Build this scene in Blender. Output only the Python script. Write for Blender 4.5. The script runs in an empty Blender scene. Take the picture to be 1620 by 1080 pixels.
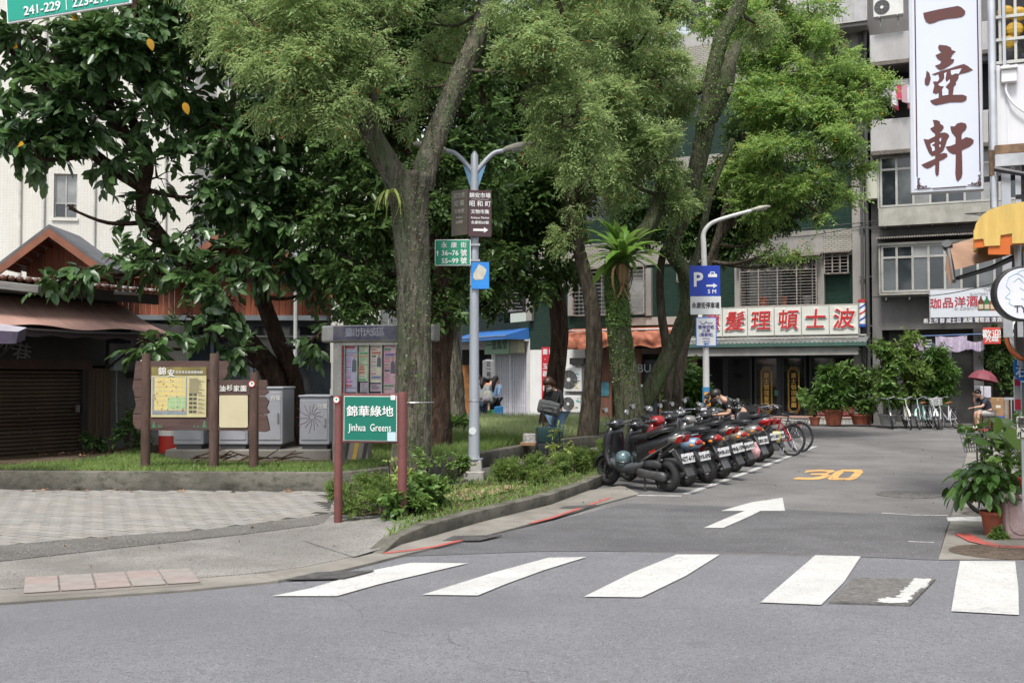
import bpy,bmesh,math,random
import numpy as np
from mathutils import Vector,Matrix,noise as mnoise
R=math.radians
sc=bpy.context.scene
COL=sc.collection
random.seed(7)
# ------------------------------------------------------------------ camera
F=1710.0                       # focal length in pixels of a 1620 wide frame
PITCH=R(1.94)
CAM=Vector((0.0,0.0,1.6))
cd=bpy.data.cameras.new('camera')
cd.sensor_width=36.0
cd.lens=F/1620.0*36.0
cd.clip_start=0.1
cd.clip_end=2000.0
cam=bpy.data.objects.new('camera',cd)
COL.objects.link(cam)
cam.location=CAM
cam.rotation_euler=(R(90)+PITCH,0,0)
sc.camera=cam
# ------------------------------------------------------------------ daylight: bright overcast
SUN_EL,SUN_AZ=R(62),R(200)   # azimuth measured clockwise from +Y (north)
w=bpy.data.worlds.new("World")
sc.world=w
w.use_nodes=True
wt=w.node_tree
bg=wt.nodes['Background']
sky=wt.nodes.new('ShaderNodeTexSky')
sky.sky_type='NISHITA'
sky.sun_disc=False
sky.sun_elevation=SUN_EL
sky.sun_rotation=SUN_AZ
sky.air_density=1.0
sky.dust_density=3.0
hs=wt.nodes.new('ShaderNodeHueSaturation')      # thin even cloud takes the blue out of the sky
hs.inputs['Saturation'].default_value=0.36
hs.inputs['Value'].default_value=1.0
wt.links.new(sky.outputs[0],hs.inputs['Color'])
wt.links.new(hs.outputs[0],bg.inputs['Color'])
bg.inputs['Strength'].default_value=0.135
sl=bpy.data.lights.new('sun','SUN')
sl.energy=2.2
sl.angle=R(11)
sl.color=(1.0,0.965,0.91)
sun=bpy.data.objects.new('sun',sl)
COL.objects.link(sun)
sdir=Vector((math.sin(SUN_AZ)*math.cos(SUN_EL),math.cos(SUN_AZ)*math.cos(SUN_EL),math.sin(SUN_EL)))
sun.rotation_euler=sdir.to_track_quat('Z','Y').to_euler()
sun.location=(0,-10,30)
vs=sc.view_settings
sc.display_settings.display_device='sRGB'
vs.view_transform='Standard'
vs.look='None'
vs.gamma=1.0
vs.use_curve_mapping=False
vs.exposure=0.85
try:
    sc.cycles.max_bounces=8
    sc.cycles.diffuse_bounces=4
    sc.cycles.transparent_max_bounces=8
    sc.cycles.use_denoising=True
    sc.cycles.caustics_reflective=False
    sc.cycles.caustics_refractive=False
except Exception:
    pass
# ------------------------------------------------------------------ measuring helpers (photograph pixels -> metres)
_cp,_sp=math.cos(PITCH),math.sin(PITCH)
def ray(px,py):
    a,b=px -810.0,540.0 -py
    return Vector((a,F*_cp -b*_sp,F*_sp+b*_cp))
def at(px,py,Y):
    d=ray(px,py)
    return CAM+d*(Y/d.y)
def gnd(px,py,z=0.0):
    d=ray(px,py)
    p=CAM+d*((z -CAM.z)/d.z)
    return Vector((p.x,p.y,z))
class Facade:
    """A vertical plane: local x runs to the right along it, -y faces the street, z up."""
    def __init__(s,x,y,deg):
        s.o=Vector((x,y,0)); s.a=R(deg)
        s.u=Vector((math.cos(s.a),math.sin(s.a),0)); s.n=Vector((-s.u.y,s.u.x,0))
    def uv(s,px,py,off=0.0):
        d=ray(px,py); o=s.o+s.n*off
        t=(o -CAM).dot(s.n)/d.dot(s.n)
        p=CAM+d*t
        return (p -s.o).dot(s.u),p.z
    def rect(s,x0,y0,x1,y1,off=0.0):
        ym,xm=(y0+y1)/2,(x0+x1)/2
        return (s.uv(x0,ym,off)[0],s.uv(x1,ym,off)[0],s.uv(xm,y1,off)[1],s.uv(xm,y0,off)[1])
# ------------------------------------------------------------------ materials
MATS={}
def _mat(name):
    m=bpy.data.materials.new(name); m.use_nodes=True
    nt=m.node_tree
    return m,nt,nt.nodes['Principled BSDF']
def C4(c): return (c[0],c[1],c[2],1.0)
def mat(name,col,rough=0.6,metal=0.0,var=0.12,vs_=3.0,bump=0.0,bs=40.0,spec=0.5,col2=None,dirt=0.0,
        dirtcol=(0.05,0.045,0.04),stretch=(1,1,1),coat=0.0,emit=0.0,lo=.35,hi=.65):
    if name in MATS: return MATS[name]
    m,nt,b=_mat(name)
    N,L=nt.nodes.new,nt.links.new
    tc=N('ShaderNodeTexCoord'); mp=N('ShaderNodeMapping'); mp.inputs['Scale'].default_value=stretch
    L(tc.outputs['Object'],mp.inputs['Vector'])
    n=N('ShaderNodeTexNoise'); n.inputs['Scale'].default_value=vs_; n.inputs['Detail'].default_value=6
    n.inputs['Roughness'].default_value=0.62
    L(mp.outputs[0],n.inputs['Vector'])
    rp=N('ShaderNodeValToRGB')
    c2=col2 if col2 else tuple(min(1,c*(1+var)) for c in col)
    c1=col if col2 else tuple(c*(1 -var) for c in col)
    rp.color_ramp.elements[0].color=C4(c1); rp.color_ramp.elements[1].color=C4(c2)
    rp.color_ramp.elements[0].position=lo; rp.color_ramp.elements[1].position=hi
    L(n.outputs['Fac'],rp.inputs['Fac'])
    out=rp.outputs['Color']
    if dirt>0:
        d=N('ShaderNodeTexNoise'); d.inputs['Scale'].default_value=vs_*0.37; d.inputs['Detail'].default_value=9
        d.inputs['Roughness'].default_value=0.7
        L(mp.outputs[0],d.inputs['Vector'])
        r2=N('ShaderNodeValToRGB'); r2.color_ramp.elements[0].position=0.45; r2.color_ramp.elements[1].position=0.72
        L(d.outputs['Fac'],r2.inputs['Fac'])
        ml=N('ShaderNodeMath'); ml.operation='MULTIPLY'; ml.inputs[1].default_value=dirt
        L(r2.outputs['Color'],ml.inputs[0])
        mx=N('ShaderNodeMix'); mx.data_type='RGBA'
        L(ml.outputs[0],mx.inputs['Factor']); L(out,mx.inputs['A']); mx.inputs['B'].default_value=C4(dirtcol)
        out=mx.outputs['Result']
    L(out,b.inputs['Base Color'])
    b.inputs['Roughness'].default_value=rough
    b.inputs['Metallic'].default_value=metal
    b.inputs['Specular IOR Level'].default_value=spec
    if coat: b.inputs['Coat Weight'].default_value=coat; b.inputs['Coat Roughness'].default_value=0.08
    if emit: L(out,b.inputs['Emission Color']); b.inputs['Emission Strength'].default_value=emit
    if bump>0:
        bn=N('ShaderNodeTexNoise'); bn.inputs['Scale'].default_value=bs; bn.inputs['Detail'].default_value=5
        L(mp.outputs[0],bn.inputs['Vector'])
        bp=N('ShaderNodeBump'); bp.inputs['Strength'].default_value=bump; bp.inputs['Distance'].default_value=0.02
        L(bn.outputs['Fac'],bp.inputs['Height']); L(bp.outputs[0],b.inputs['Normal'])
    MATS[name]=m
    return m
def mottle(m,scale,col,amt=.5,lo=.5,hi=.62,stretch=(1,1,1),detail=4):
    nt=m.node_tree; b=nt.nodes['Principled BSDF']; N,L=nt.nodes.new,nt.links.new
    src=b.inputs['Base Color'].links[0].from_socket
    tc=N('ShaderNodeTexCoord'); mp=N('ShaderNodeMapping'); mp.inputs['Scale'].default_value=stretch; mp.inputs['Location'].default_value=(3.1,7.7,1.3); L(tc.outputs['Object'],mp.inputs['Vector'])
    n=N('ShaderNodeTexNoise'); n.inputs['Scale'].default_value=scale; n.inputs['Detail'].default_value=detail; n.inputs['Roughness'].default_value=.65; L(mp.outputs[0],n.inputs['Vector'])
    r=N('ShaderNodeMapRange'); r.inputs['From Min'].default_value=lo; r.inputs['From Max'].default_value=hi; r.inputs['To Max'].default_value=amt; L(n.outputs['Fac'],r.inputs['Value'])
    mx=N('ShaderNodeMix'); mx.data_type='RGBA'; L(r.outputs[0],mx.inputs['Factor']); L(src,mx.inputs['A']); mx.inputs['B'].default_value=C4(col); L(mx.outputs['Result'],b.inputs['Base Color'])
    return m
def plain(name,col,rough=0.5,metal=0.0,**k): return mat(name,col,rough,metal,var=k.pop('var',0.05),**k)
def tiles(name,c1,c2,mortar,w_,h_,ms=0.006,rough=0.4,bump=0.4,off=0.5,dirt=0.3,dirtcol=(.06,.055,.05),swz=True,spec=.5,vs_=.8):
    if name in MATS: return MATS[name]
    m,nt,b=_mat(name)
    N,L=nt.nodes.new,nt.links.new
    tc=N('ShaderNodeTexCoord'); v=tc.outputs['Object']
    if swz:
        sx=N('ShaderNodeSeparateXYZ'); cx=N('ShaderNodeCombineXYZ')
        L(v,sx.inputs[0]); ad=N('ShaderNodeMath'); L(sx.outputs[0],ad.inputs[0]); L(sx.outputs[1],ad.inputs[1])
        L(ad.outputs[0],cx.inputs[0]); L(sx.outputs[2],cx.inputs[1]); v2=cx.outputs[0]
    else: v2=v
    br=N('ShaderNodeTexBrick'); L(v2,br.inputs['Vector'])
    br.inputs['Color1'].default_value=C4(c1); br.inputs['Color2'].default_value=C4(c2); br.inputs['Mortar'].default_value=C4(mortar)
    br.inputs['Scale'].default_value=1.0; br.inputs['Brick Width'].default_value=w_; br.inputs['Row Height'].default_value=h_
    br.inputs['Mortar Size'].default_value=ms; br.inputs['Mortar Smooth'].default_value=.1; br.offset=off
    d=N('ShaderNodeTexNoise'); d.inputs['Scale'].default_value=vs_; d.inputs['Detail'].default_value=9; d.inputs['Roughness'].default_value=.7
    mp=N('ShaderNodeMapping'); mp.inputs['Scale'].default_value=(1,1,.45); L(v,mp.inputs['Vector']); L(mp.outputs[0],d.inputs['Vector'])
    r2=N('ShaderNodeValToRGB'); r2.color_ramp.elements[0].position=0.42; r2.color_ramp.elements[1].position=0.75
    L(d.outputs['Fac'],r2.inputs['Fac'])
    ml=N('ShaderNodeMath'); ml.operation='MULTIPLY'; ml.inputs[1].default_value=dirt; L(r2.outputs['Color'],ml.inputs[0])
    mx=N('ShaderNodeMix'); mx.data_type='RGBA'; L(ml.outputs[0],mx.inputs['Factor']); L(br.outputs['Color'],mx.inputs['A'])
    mx.inputs['B'].default_value=C4(dirtcol); L(mx.outputs['Result'],b.inputs['Base Color'])
    b.inputs['Roughness'].default_value=rough; b.inputs['Specular IOR Level'].default_value=spec
    bp=N('ShaderNodeBump'); bp.inputs['Strength'].default_value=bump; bp.inputs['Distance'].default_value=.01; bp.invert=True
    L(br.outputs['Fac'],bp.inputs['Height']); L(bp.outputs[0],b.inputs['Normal'])
    MATS[name]=m
    return m
def leafmat(name,c1,c2,trans=0.3,rough=0.5,c3=None,spec=0.35):
    """leaf colours differ leaf by leaf (Random Per Island) and clump by clump."""
    if name in MATS: return MATS[name]
    m,nt,b=_mat(name)
    N,L=nt.nodes.new,nt.links.new
    g=N('ShaderNodeNewGeometry'); tc=N('ShaderNodeTexCoord')
    n=N('ShaderNodeTexNoise'); n.inputs['Scale'].default_value=1.3; n.inputs['Detail'].default_value=3
    L(tc.outputs['Object'],n.inputs['Vector'])
    ad=N('ShaderNodeMath'); ad.operation='MULTIPLY_ADD'; ad.inputs[1].default_value=.55
    L(g.outputs['Random Per Island'],ad.inputs[0]); L(n.outputs['Fac'],ad.inputs[2])
    rp=N('ShaderNodeValToRGB'); rp.color_ramp.elements[0].position=.38; rp.color_ramp.elements[1].position=1.0
    rp.color_ramp.elements[0].color=C4(c1); rp.color_ramp.elements[1].color=C4(c2)
    L(ad.outputs[0],rp.inputs['Fac']); out=rp.outputs['Color']
    if c3:
        gt=N('ShaderNodeMath'); gt.operation='GREATER_THAN'; gt.inputs[1].default_value=.988
        L(g.outputs['Random Per Island'],gt.inputs[0])
        mx=N('ShaderNodeMix'); mx.data_type='RGBA'; L(gt.outputs[0],mx.inputs['Factor']); L(out,mx.inputs['A']); mx.inputs['B'].default_value=C4(c3)
        out=mx.outputs['Result']
    L(out,b.inputs['Base Color']); b.inputs['Roughness'].default_value=rough; b.inputs['Specular IOR Level'].default_value=spec
    tr=N('ShaderNodeBsdfTranslucent')
    hv=N('ShaderNodeHueSaturation'); hv.inputs['Value'].default_value=1.5; hv.inputs['Hue'].default_value=.485; L(out,hv.inputs['Color']); L(hv.outputs[0],tr.inputs['Color'])
    ms=N('ShaderNodeMixShader'); ms.inputs[0].default_value=trans
    L(b.outputs[0],ms.inputs[1]); L(tr.outputs[0],ms.inputs[2])
    L(ms.outputs[0],nt.nodes['Material Output'].inputs['Surface'])
    MATS[name]=m
    return m
def glass(name,col=(.02,.025,.03),rough=.06):
    """dark window glass: mirror-like skin over a dim interior"""
    return mat(name,col,rough,0,var=.3,vs_=1.2,spec=.8)
# ------------------------------------------------------------------ mesh collecting
class MB:
    def __init__(s): s.v=[]; s.f=[]; s.mi=[]; s.m=0
    def add(s,vs_,fs,T=None):
        n=len(s.v)
        s.v+=[tuple(T @ Vector(v)) for v in vs_] if T else [tuple(v) for v in vs_]
        s.f+=[tuple(i+n for i in f) for f in fs]; s.mi+=[s.m]*len(fs)
        return s
    def box(s,x0,x1,y0,y1,z0,z1,T=None):
        v=[(x0,y0,z0),(x1,y0,z0),(x1,y1,z0),(x0,y1,z0),(x0,y0,z1),(x1,y0,z1),(x1,y1,z1),(x0,y1,z1)]
        return s.add(v,[(0,3,2,1),(4,5,6,7),(0,1,5,4),(1,2,6,5),(2,3,7,6),(3,0,4,7)],T)
    def cbox(s,c,d,T=None):
        return s.box(c[0] -d[0]/2,c[0]+d[0]/2,c[1] -d[1]/2,c[1]+d[1]/2,c[2] -d[2]/2,c[2]+d[2]/2,T)
    def tube(s,pts,r,n=8,cap=True,T=None,jit=0.0,rng=None,flat=1.0):
        pts=[Vector(p) for p in pts]; rs=r if isinstance(r,(list,tuple)) else [r]*len(pts)
        prev=None; rings=[]; vs_=[]
        for i,p in enumerate(pts):
            t=(pts[min(i+1,len(pts) -1)] -pts[max(i -1,0)])
            if t.length<1e-9: t=Vector((0,0,1))
            t.normalize()
            if prev is None:
                a=Vector((1,0,0)) if abs(t.x)<.8 else Vector((0,1,0))
                nx=(a -t*a.dot(t)).normalized()
            else: nx=(prev -t*prev.dot(t)).normalized()
            prev=nx; ny=t.cross(nx)
            for k in range(n):
                an=2*math.pi*k/n
                rr=rs[i]*(1+(rng.uniform(-jit,jit) if rng else 0))
                vs_.append(p+nx*(rr*math.cos(an))+ny*(rr*math.sin(an)*flat))
        fs=[]
        for i in range(len(pts) -1):
            for k in range(n):
                k2=(k+1)%n
                fs.append((i*n+k,i*n+k2,(i+1)*n+k2,(i+1)*n+k))
        if cap:
            fs.append(tuple(reversed(range(n)))); fs.append(tuple(range((len(pts) -1)*n,len(pts)*n)))
        return s.add(vs_,fs,T)
    def cyl(s,p0,p1,r0,r1=None,n=12,T=None): return s.tube([p0,p1],[r0,r0 if r1 is None else r1],n,True,T)
    def prism(s,poly,y0,y1,T=None,axis='y'):
        """poly of (x, z) extruded along y (or (x, y) along z)"""
        n=len(poly); mk=(lambda a,b,h: (a,h,b)) if axis=='y' else ((lambda a,b,h: (a,b,h)) if axis=='z' else (lambda a,b,h: (h,a,b)))
        vs_=[mk(a,b,y0) for a,b in poly]+[mk(a,b,y1) for a,b in poly]
        fs=[tuple(range(n)),tuple(reversed(range(n,2*n)))]+[(i,i+n,(i+1)%n+n,(i+1)%n) for i in range(n)]
        return s.add(vs_,fs,T)
    def lathe(s,prof,n=16,T=None,c=(0,0,0)):
        vs_=[]; fs=[]
        for r_,z in prof:
            for k in range(n):
                a=2*math.pi*k/n; vs_.append((c[0]+r_*math.cos(a),c[1]+r_*math.sin(a),c[2]+z))
        for i in range(len(prof) -1):
            for k in range(n):
                k2=(k+1)%n; fs.append((i*n+k,i*n+k2,(i+1)*n+k2,(i+1)*n+k))
        fs.append(tuple(reversed(range(n)))); fs.append(tuple(range((len(prof) -1)*n,len(prof)*n)))
        return s.add(vs_,fs,T)
    def loft(s,secs,n=12,T=None,p=2.6,axis='x'):
        """superellipse sections (pos, centre y, centre z, half y, half z)"""
        vs_=[]; fs=[]
        for (x,cy,cz,hy,hz) in secs:
            for k in range(n):
                a=2*math.pi*k/n; c_,s_=math.cos(a),math.sin(a)
                y=cy+hy*math.copysign(abs(c_)**(2/p),c_); z=cz+hz*math.copysign(abs(s_)**(2/p),s_)
                vs_.append((x,y,z) if axis=='x' else ((y,x,z) if axis=='y' else (y,z,x)))
        for i in range(len(secs) -1):
            for k in range(n):
                k2=(k+1)%n; fs.append((i*n+k,i*n+k2,(i+1)*n+k2,(i+1)*n+k))
        fs.append(tuple(reversed(range(n)))); fs.append(tuple(range((len(secs) -1)*n,len(secs)*n)))
        return s.add(vs_,fs,T)
    def ball(s,c,r,nu=12,nv=8,T=None):
        rr=r if isinstance(r,(tuple,list)) else (r,r,r)
        vs_=[(c[0],c[1],c[2] -rr[2])]; fs=[]
        for j in range(1,nv):
            ph=-math.pi/2+math.pi*j/nv
            for i in range(nu):
                th=2*math.pi*i/nu
                vs_.append((c[0]+rr[0]*math.cos(ph)*math.cos(th),c[1]+rr[1]*math.cos(ph)*math.sin(th),c[2]+rr[2]*math.sin(ph)))
        vs_.append((c[0],c[1],c[2]+rr[2])); e=len(vs_) -1
        for i in range(nu):
            i2=(i+1)%nu; fs.append((0,1+i2,1+i))
            for j in range(nv -2): fs.append((1+j*nu+i,1+j*nu+i2,1+(j+1)*nu+i2,1+(j+1)*nu+i))
            fs.append((1+(nv -2)*nu+i,1+(nv -2)*nu+i2,e))
        return s.add(vs_,fs,T)
    def torus(s,c,r,t,n=24,k=8,T=None,axis='y'):
        vs_=[]; fs=[]
        for i in range(n):
            a=2*math.pi*i/n
            for j in range(k):
                b=2*math.pi*j/k; q=r+t*math.cos(b); h=t*math.sin(b)
                x,z=q*math.cos(a),q*math.sin(a)
                vs_.append((c[0]+x,c[1]+h,c[2]+z) if axis=='y' else ((c[0]+x,c[1]+z,c[2]+h) if axis=='z' else (c[0]+h,c[1]+x,c[2]+z)))
        for i in range(n):
            for j in range(k):
                a,b,c_,d=i*k+j,i*k+(j+1)%k,((i+1)%n)*k+(j+1)%k,((i+1)%n)*k+j
                fs.append((a,b,c_,d))
        return s.add(vs_,fs,T)
    def mesh(s,name,mats,bevel=0,smooth=False,seg=1):
        me=bpy.data.meshes.new(name)
        me.from_pydata(s.v,[],s.f)
        for m in (mats if isinstance(mats,(list,tuple)) else [mats]): me.materials.append(m)
        if any(s.mi): me.polygons.foreach_set('material_index',s.mi)
        b=bmesh.new(); b.from_mesh(me)
        bmesh.ops.recalc_face_normals(b,faces=b.faces)
        if bevel:
            es=[e for e in b.edges if len(e.link_faces)==2 and e.calc_face_angle(0)>.5]
            bmesh.ops.bevel(b,geom=es,offset=bevel,segments=seg,profile=.6,affect='EDGES',clamp_overlap=True)
        b.to_mesh(me); b.free()
        if smooth:
            me.polygons.foreach_set('use_smooth',[True]*len(me.polygons))
            if smooth !='all':
                try: me.set_sharp_from_angle(angle=R(42))
                except Exception: pass
        me.update()
        return me
    def build(s,name,mats,parent=None,loc=None,rotz=0.0,bevel=0,smooth=False,M=None,seg=1):
        return link(name,s.mesh(name,mats,bevel,smooth,seg),parent,loc,rotz,M)
def link(name,me,parent=None,loc=None,rotz=0.0,M=None):
    o=bpy.data.objects.new(name,me); COL.objects.link(o)
    if parent: o.parent=parent
    if M is not None: o.matrix_local=M
    else:
        if loc is not None: o.location=loc
        if rotz: o.rotation_euler=(0,0,rotz)
    return o
def tag(o,label=None,cat=None,group=None,kind=None):
    if label: o['label']=label
    if cat: o['category']=cat
    if group: o['group']=group
    if kind: o['kind']=kind
    return o
def thing(name,label,cat,loc=(0,0,0),rotz=0.0,group=None,s=1.0):
    o=bpy.data.objects.new(name,None); COL.objects.link(o)
    o.location=loc; o.rotation_euler=(0,0,rotz); o.empty_display_size=.1
    if s !=1.0: o.scale=(s,s,s)
    return tag(o,label,cat,group)
def copy_tree(o,parent=None):
    c=o.copy(); COL.objects.link(c); c.parent=parent
    for ch in list(o.children): copy_tree(ch,c)
    return c
def stuff(o): o['kind']='stuff'; return o
def struct(o): o['kind']='structure'; return o
FACE_Y=Matrix(((1,0,0,0),(0,0,-1,0),(0,1,0,0),(0,0,0,1)))       # text that faces local -y
def lettering(s,size,m,parent,x=0,y=0,z=0,bold=.012,depth=.003,align='CENTER',sx=1.0,name='lettering',M=None,shear=0.0,spacing=1.0,rot=0.0):
    c=bpy.data.curves.new(name,'FONT'); c.body=s; c.size=size; c.extrude=depth
    c.align_x=align; c.align_y='CENTER'; c.resolution_u=2; c.shear=shear; c.space_character=spacing
    c.materials.append(m)
    o=bpy.data.objects.new(name,c); me=bpy.data.meshes.new_from_object(o)
    bpy.data.objects.remove(o); bpy.data.curves.remove(c)
    if bold>.012:            # heavier strokes: the outline repeated a hair's breadth apart
        q=bold*size*.42; n0=len(me.vertices); V0=np.empty(n0*3); me.vertices.foreach_get('co',V0); V0=V0.reshape(-1,3)
        F0=[tuple(p.vertices) for p in me.polygons]; V=[]; Fs=[]
        for k,(a,b) in enumerate(((q,q),(-q,q),(q,-q),(-q,-q))+(((q,0),(-q,0),(0,q),(0,-q)) if bold>.05 else ())):
            V.append(V0+np.array([a,b,k*depth*.12])); Fs+=[tuple(i+k*n0 for i in f) for f in F0]
        me2=bpy.data.meshes.new(name); me2.from_pydata(np.concatenate(V).tolist(),[],Fs); me2.materials.append(m); bpy.data.meshes.remove(me); me=me2
    me.transform(Matrix.Diagonal((sx,1,1,1))); me.transform(Matrix.Rotation(rot,4,'Z'))
    me.transform(FACE_Y)
    ob=link(name,me,parent)
    ob.matrix_local=(M if M is not None else Matrix.Identity(4)) @ Matrix.Translation((x,y,z))
    return ob
def polymesh(polys,z=0.0,depth=.003):
    """flat outlines in x,z (facing -y) with a little thickness; filled by triangulation"""
    b=bmesh.new()
    for poly in polys:
        vs_=[b.verts.new((p[0],0,p[1])) for p in poly]
        b.faces.new(vs_).normal_update()
    bmesh.ops.triangulate(b,faces=b.faces)
    r=bmesh.ops.extrude_face_region(b,geom=list(b.faces))
    for v in r['geom']:
        if isinstance(v,bmesh.types.BMVert): v.co.y+=depth
    bmesh.ops.recalc_face_normals(b,faces=b.faces)
    me=bpy.data.meshes.new('outline'); b.to_mesh(me); b.free(); return me
def catmull(pts,n=6):
    P=[Vector(p) for p in pts]; out=[]
    Q=[P[0]*2 -P[1]]+P+[P[-1]*2 -P[-2]]
    for i in range(1,len(Q) -2):
        for k in range(n):
            t=k/n; a,b,c,d=Q[i -1],Q[i],Q[i+1],Q[i+2]
            out.append(.5*((2*b)+(c -a)*t+(2*a -5*b+4*c -d)*t*t+(3*b -a -3*c+d)*t**3))
    out.append(P[-1]); return out
def lerpn(vals,n):
    out=[]
    for i in range(len(vals) -1):
        for k in range(n): out.append(vals[i]+(vals[i+1] -vals[i])*k/n)
    out.append(vals[-1]); return out
# ------------------------------------------------------------------ foliage
def np_mesh(name,V,Fc,mats,smooth=False):
    me=bpy.data.meshes.new(name)
    k=Fc.shape[1]
    me.vertices.add(len(V)); me.vertices.foreach_set('co',V.astype(np.float32).ravel())
    me.loops.add(Fc.size); me.loops.foreach_set('vertex_index',Fc.astype(np.int32).ravel())
    me.polygons.add(len(Fc)); me.polygons.foreach_set('loop_start',np.arange(0,Fc.size,k,dtype=np.int32))
    me.polygons.foreach_set('loop_total',np.full(len(Fc),k,dtype=np.int32))
    if smooth: me.polygons.foreach_set('use_smooth',np.ones(len(Fc),dtype=bool))
    for m in (mats if isinstance(mats,(list,tuple)) else [mats]): me.materials.append(m)
    me.update(calc_edges=True)
    return me
def unit(a): return a/np.maximum(np.linalg.norm(a,axis=-1,keepdims=True),1e-9)
def leaves(name,P,D,Nn,L,W,m,oval=False,droop=.15):
    D=unit(D); S=unit(np.cross(D,Nn)); U=np.cross(S,D)
    L=L[:,None]; W=W[:,None]
    if not oval:
        V=np.stack([P,P+D*L*.45+S*W*.5+U*W*.12,P+D*L -U*L*droop,P+D*L*.45 -S*W*.5+U*W*.12],1)
        n=len(P); Fc=(np.arange(n)[:,None]*4+np.arange(4)[None])
    else:
        V=np.stack([P,P+D*L*.22+S*W*.4+U*W*.1,P+D*L*.62+S*W*.46+U*W*.1 -U*L*droop*.4,P+D*L -U*L*droop,
                      P+D*L*.62 -S*W*.46+U*W*.1 -U*L*droop*.4,P+D*L*.22 -S*W*.4+U*W*.1],1)
        n=len(P); b=np.arange(n)[:,None]*6
        Fc=np.concatenate([b+np.array([[0,1,2,3]]),b+np.array([[0,3,4,5]])],0)
    return np_mesh(name,V.reshape(-1,3),Fc,m)
def clumps(rng,blobs,per=9,rs=.42):
    """blobs (centre, (rx,ry,rz)) -> smaller uneven clumps"""
    cs=[]; rr=[]; oc=[]
    for c,r in blobs:
        r=np.array(r if isinstance(r,(tuple,list)) else (r,r,r),float)
        k=max(3,int(per*(r.mean()**1.0)))
        d=unit(rng.normal(size=(k,3))); q=rng.uniform(.25,1.0,(k,1))**.6
        cs.append(np.array(c)[None]+d*q*r*.85); rr.append(np.outer(rng.uniform(.6,1.25,k)*rs,np.ones(3))*r.mean()**.6); oc.append(np.repeat(np.array(c)[None],k,0))
    return np.concatenate(cs),np.concatenate(rr),np.concatenate(oc)
def spray_leaves(rng,blobs,nspray,nleaf,slen,L,W,per=9,rs=.42,hang=.35,flat=.75):
    C_,R_,O_=clumps(rng,blobs,per,rs)
    wgt=(R_.mean(1)**2.2); wgt/=wgt.sum()
    idx=rng.choice(len(C_),nspray,p=wgt)
    d=unit(rng.normal(size=(nspray,3))); q=rng.uniform(0.05,1,(nspray,1))**.5
    R2=R_*np.array([1,1,flat])
    base=C_[idx]+d*q*R2[idx]
    out=unit(unit(C_[idx] -O_[idx]+1e-6)*.6+d+np.array([0,0,-hang]))
    out=unit(out+rng.normal(size=out.shape)*.35)
    t=(np.arange(nleaf)+.3)/nleaf
    sl_=rng.uniform(.6,1.2,(nspray,1,1))*slen
    P=base[:,None]+out[:,None]*t[None,:,None]*sl_+np.array([0,0,-1.0])*(t[None,:,None]**2)*sl_*hang*.5
    up=unit(np.array([0,0,1.0])+rng.normal(size=(nspray,3))*.45)
    side=unit(np.cross(out,up))
    sg=np.where(np.arange(nleaf)%2==0,1.0,-1.0)
    D=out[:,None]*.65+side[:,None]*sg[None,:,None]*.8+rng.normal(size=P.shape)*.22+np.array([0,0,-.12])
    Nn=up[:,None]+rng.normal(size=P.shape)*.28
    n=nspray*nleaf
    return P.reshape(n,3),D.reshape(n,3),unit(Nn.reshape(n,3)),rng.uniform(.7,1.25,n)*L,rng.uniform(.75,1.2,n)*W,base,out
# ================================================================== the ground
asphalt=mat('asphalt_pale',(.182,.184,.196),.9,var=.09,vs_=1.1,bump=.55,bs=190,spec=.25,dirt=.25,dirtcol=(.14,.138,.147))
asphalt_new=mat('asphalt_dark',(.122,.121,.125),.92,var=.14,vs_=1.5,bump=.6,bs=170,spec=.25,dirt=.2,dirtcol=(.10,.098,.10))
asphalt_lane=mat('asphalt_lane',(.168,.163,.16),.92,var=.18,vs_=.9,bump=.5,bs=170,spec=.25,dirt=.5,dirtcol=(.105,.096,.09))
def speckle(m,amt,scale,col):
    nt=m.node_tree; b=nt.nodes['Principled BSDF']; N,L=nt.nodes.new,nt.links.new
    src=b.inputs['Base Color'].links[0].from_socket
    tc=N('ShaderNodeTexCoord'); v=N('ShaderNodeTexVoronoi'); v.inputs['Scale'].default_value=scale; L(tc.outputs['Object'],v.inputs['Vector'])
    sx=N('ShaderNodeSeparateColor'); L(v.outputs['Color'],sx.inputs[0])
    g=N('ShaderNodeMath'); g.operation='GREATER_THAN'; g.inputs[1].default_value=1 -amt; L(sx.outputs[0],g.inputs[0])
    mx=N('ShaderNodeMix'); mx.data_type='RGBA'; L(g.outputs[0],mx.inputs['Factor']); L(src,mx.inputs['A']); mx.inputs['B'].default_value=C4(col)
    L(mx.outputs['Result'],b.inputs['Base Color'])
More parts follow.
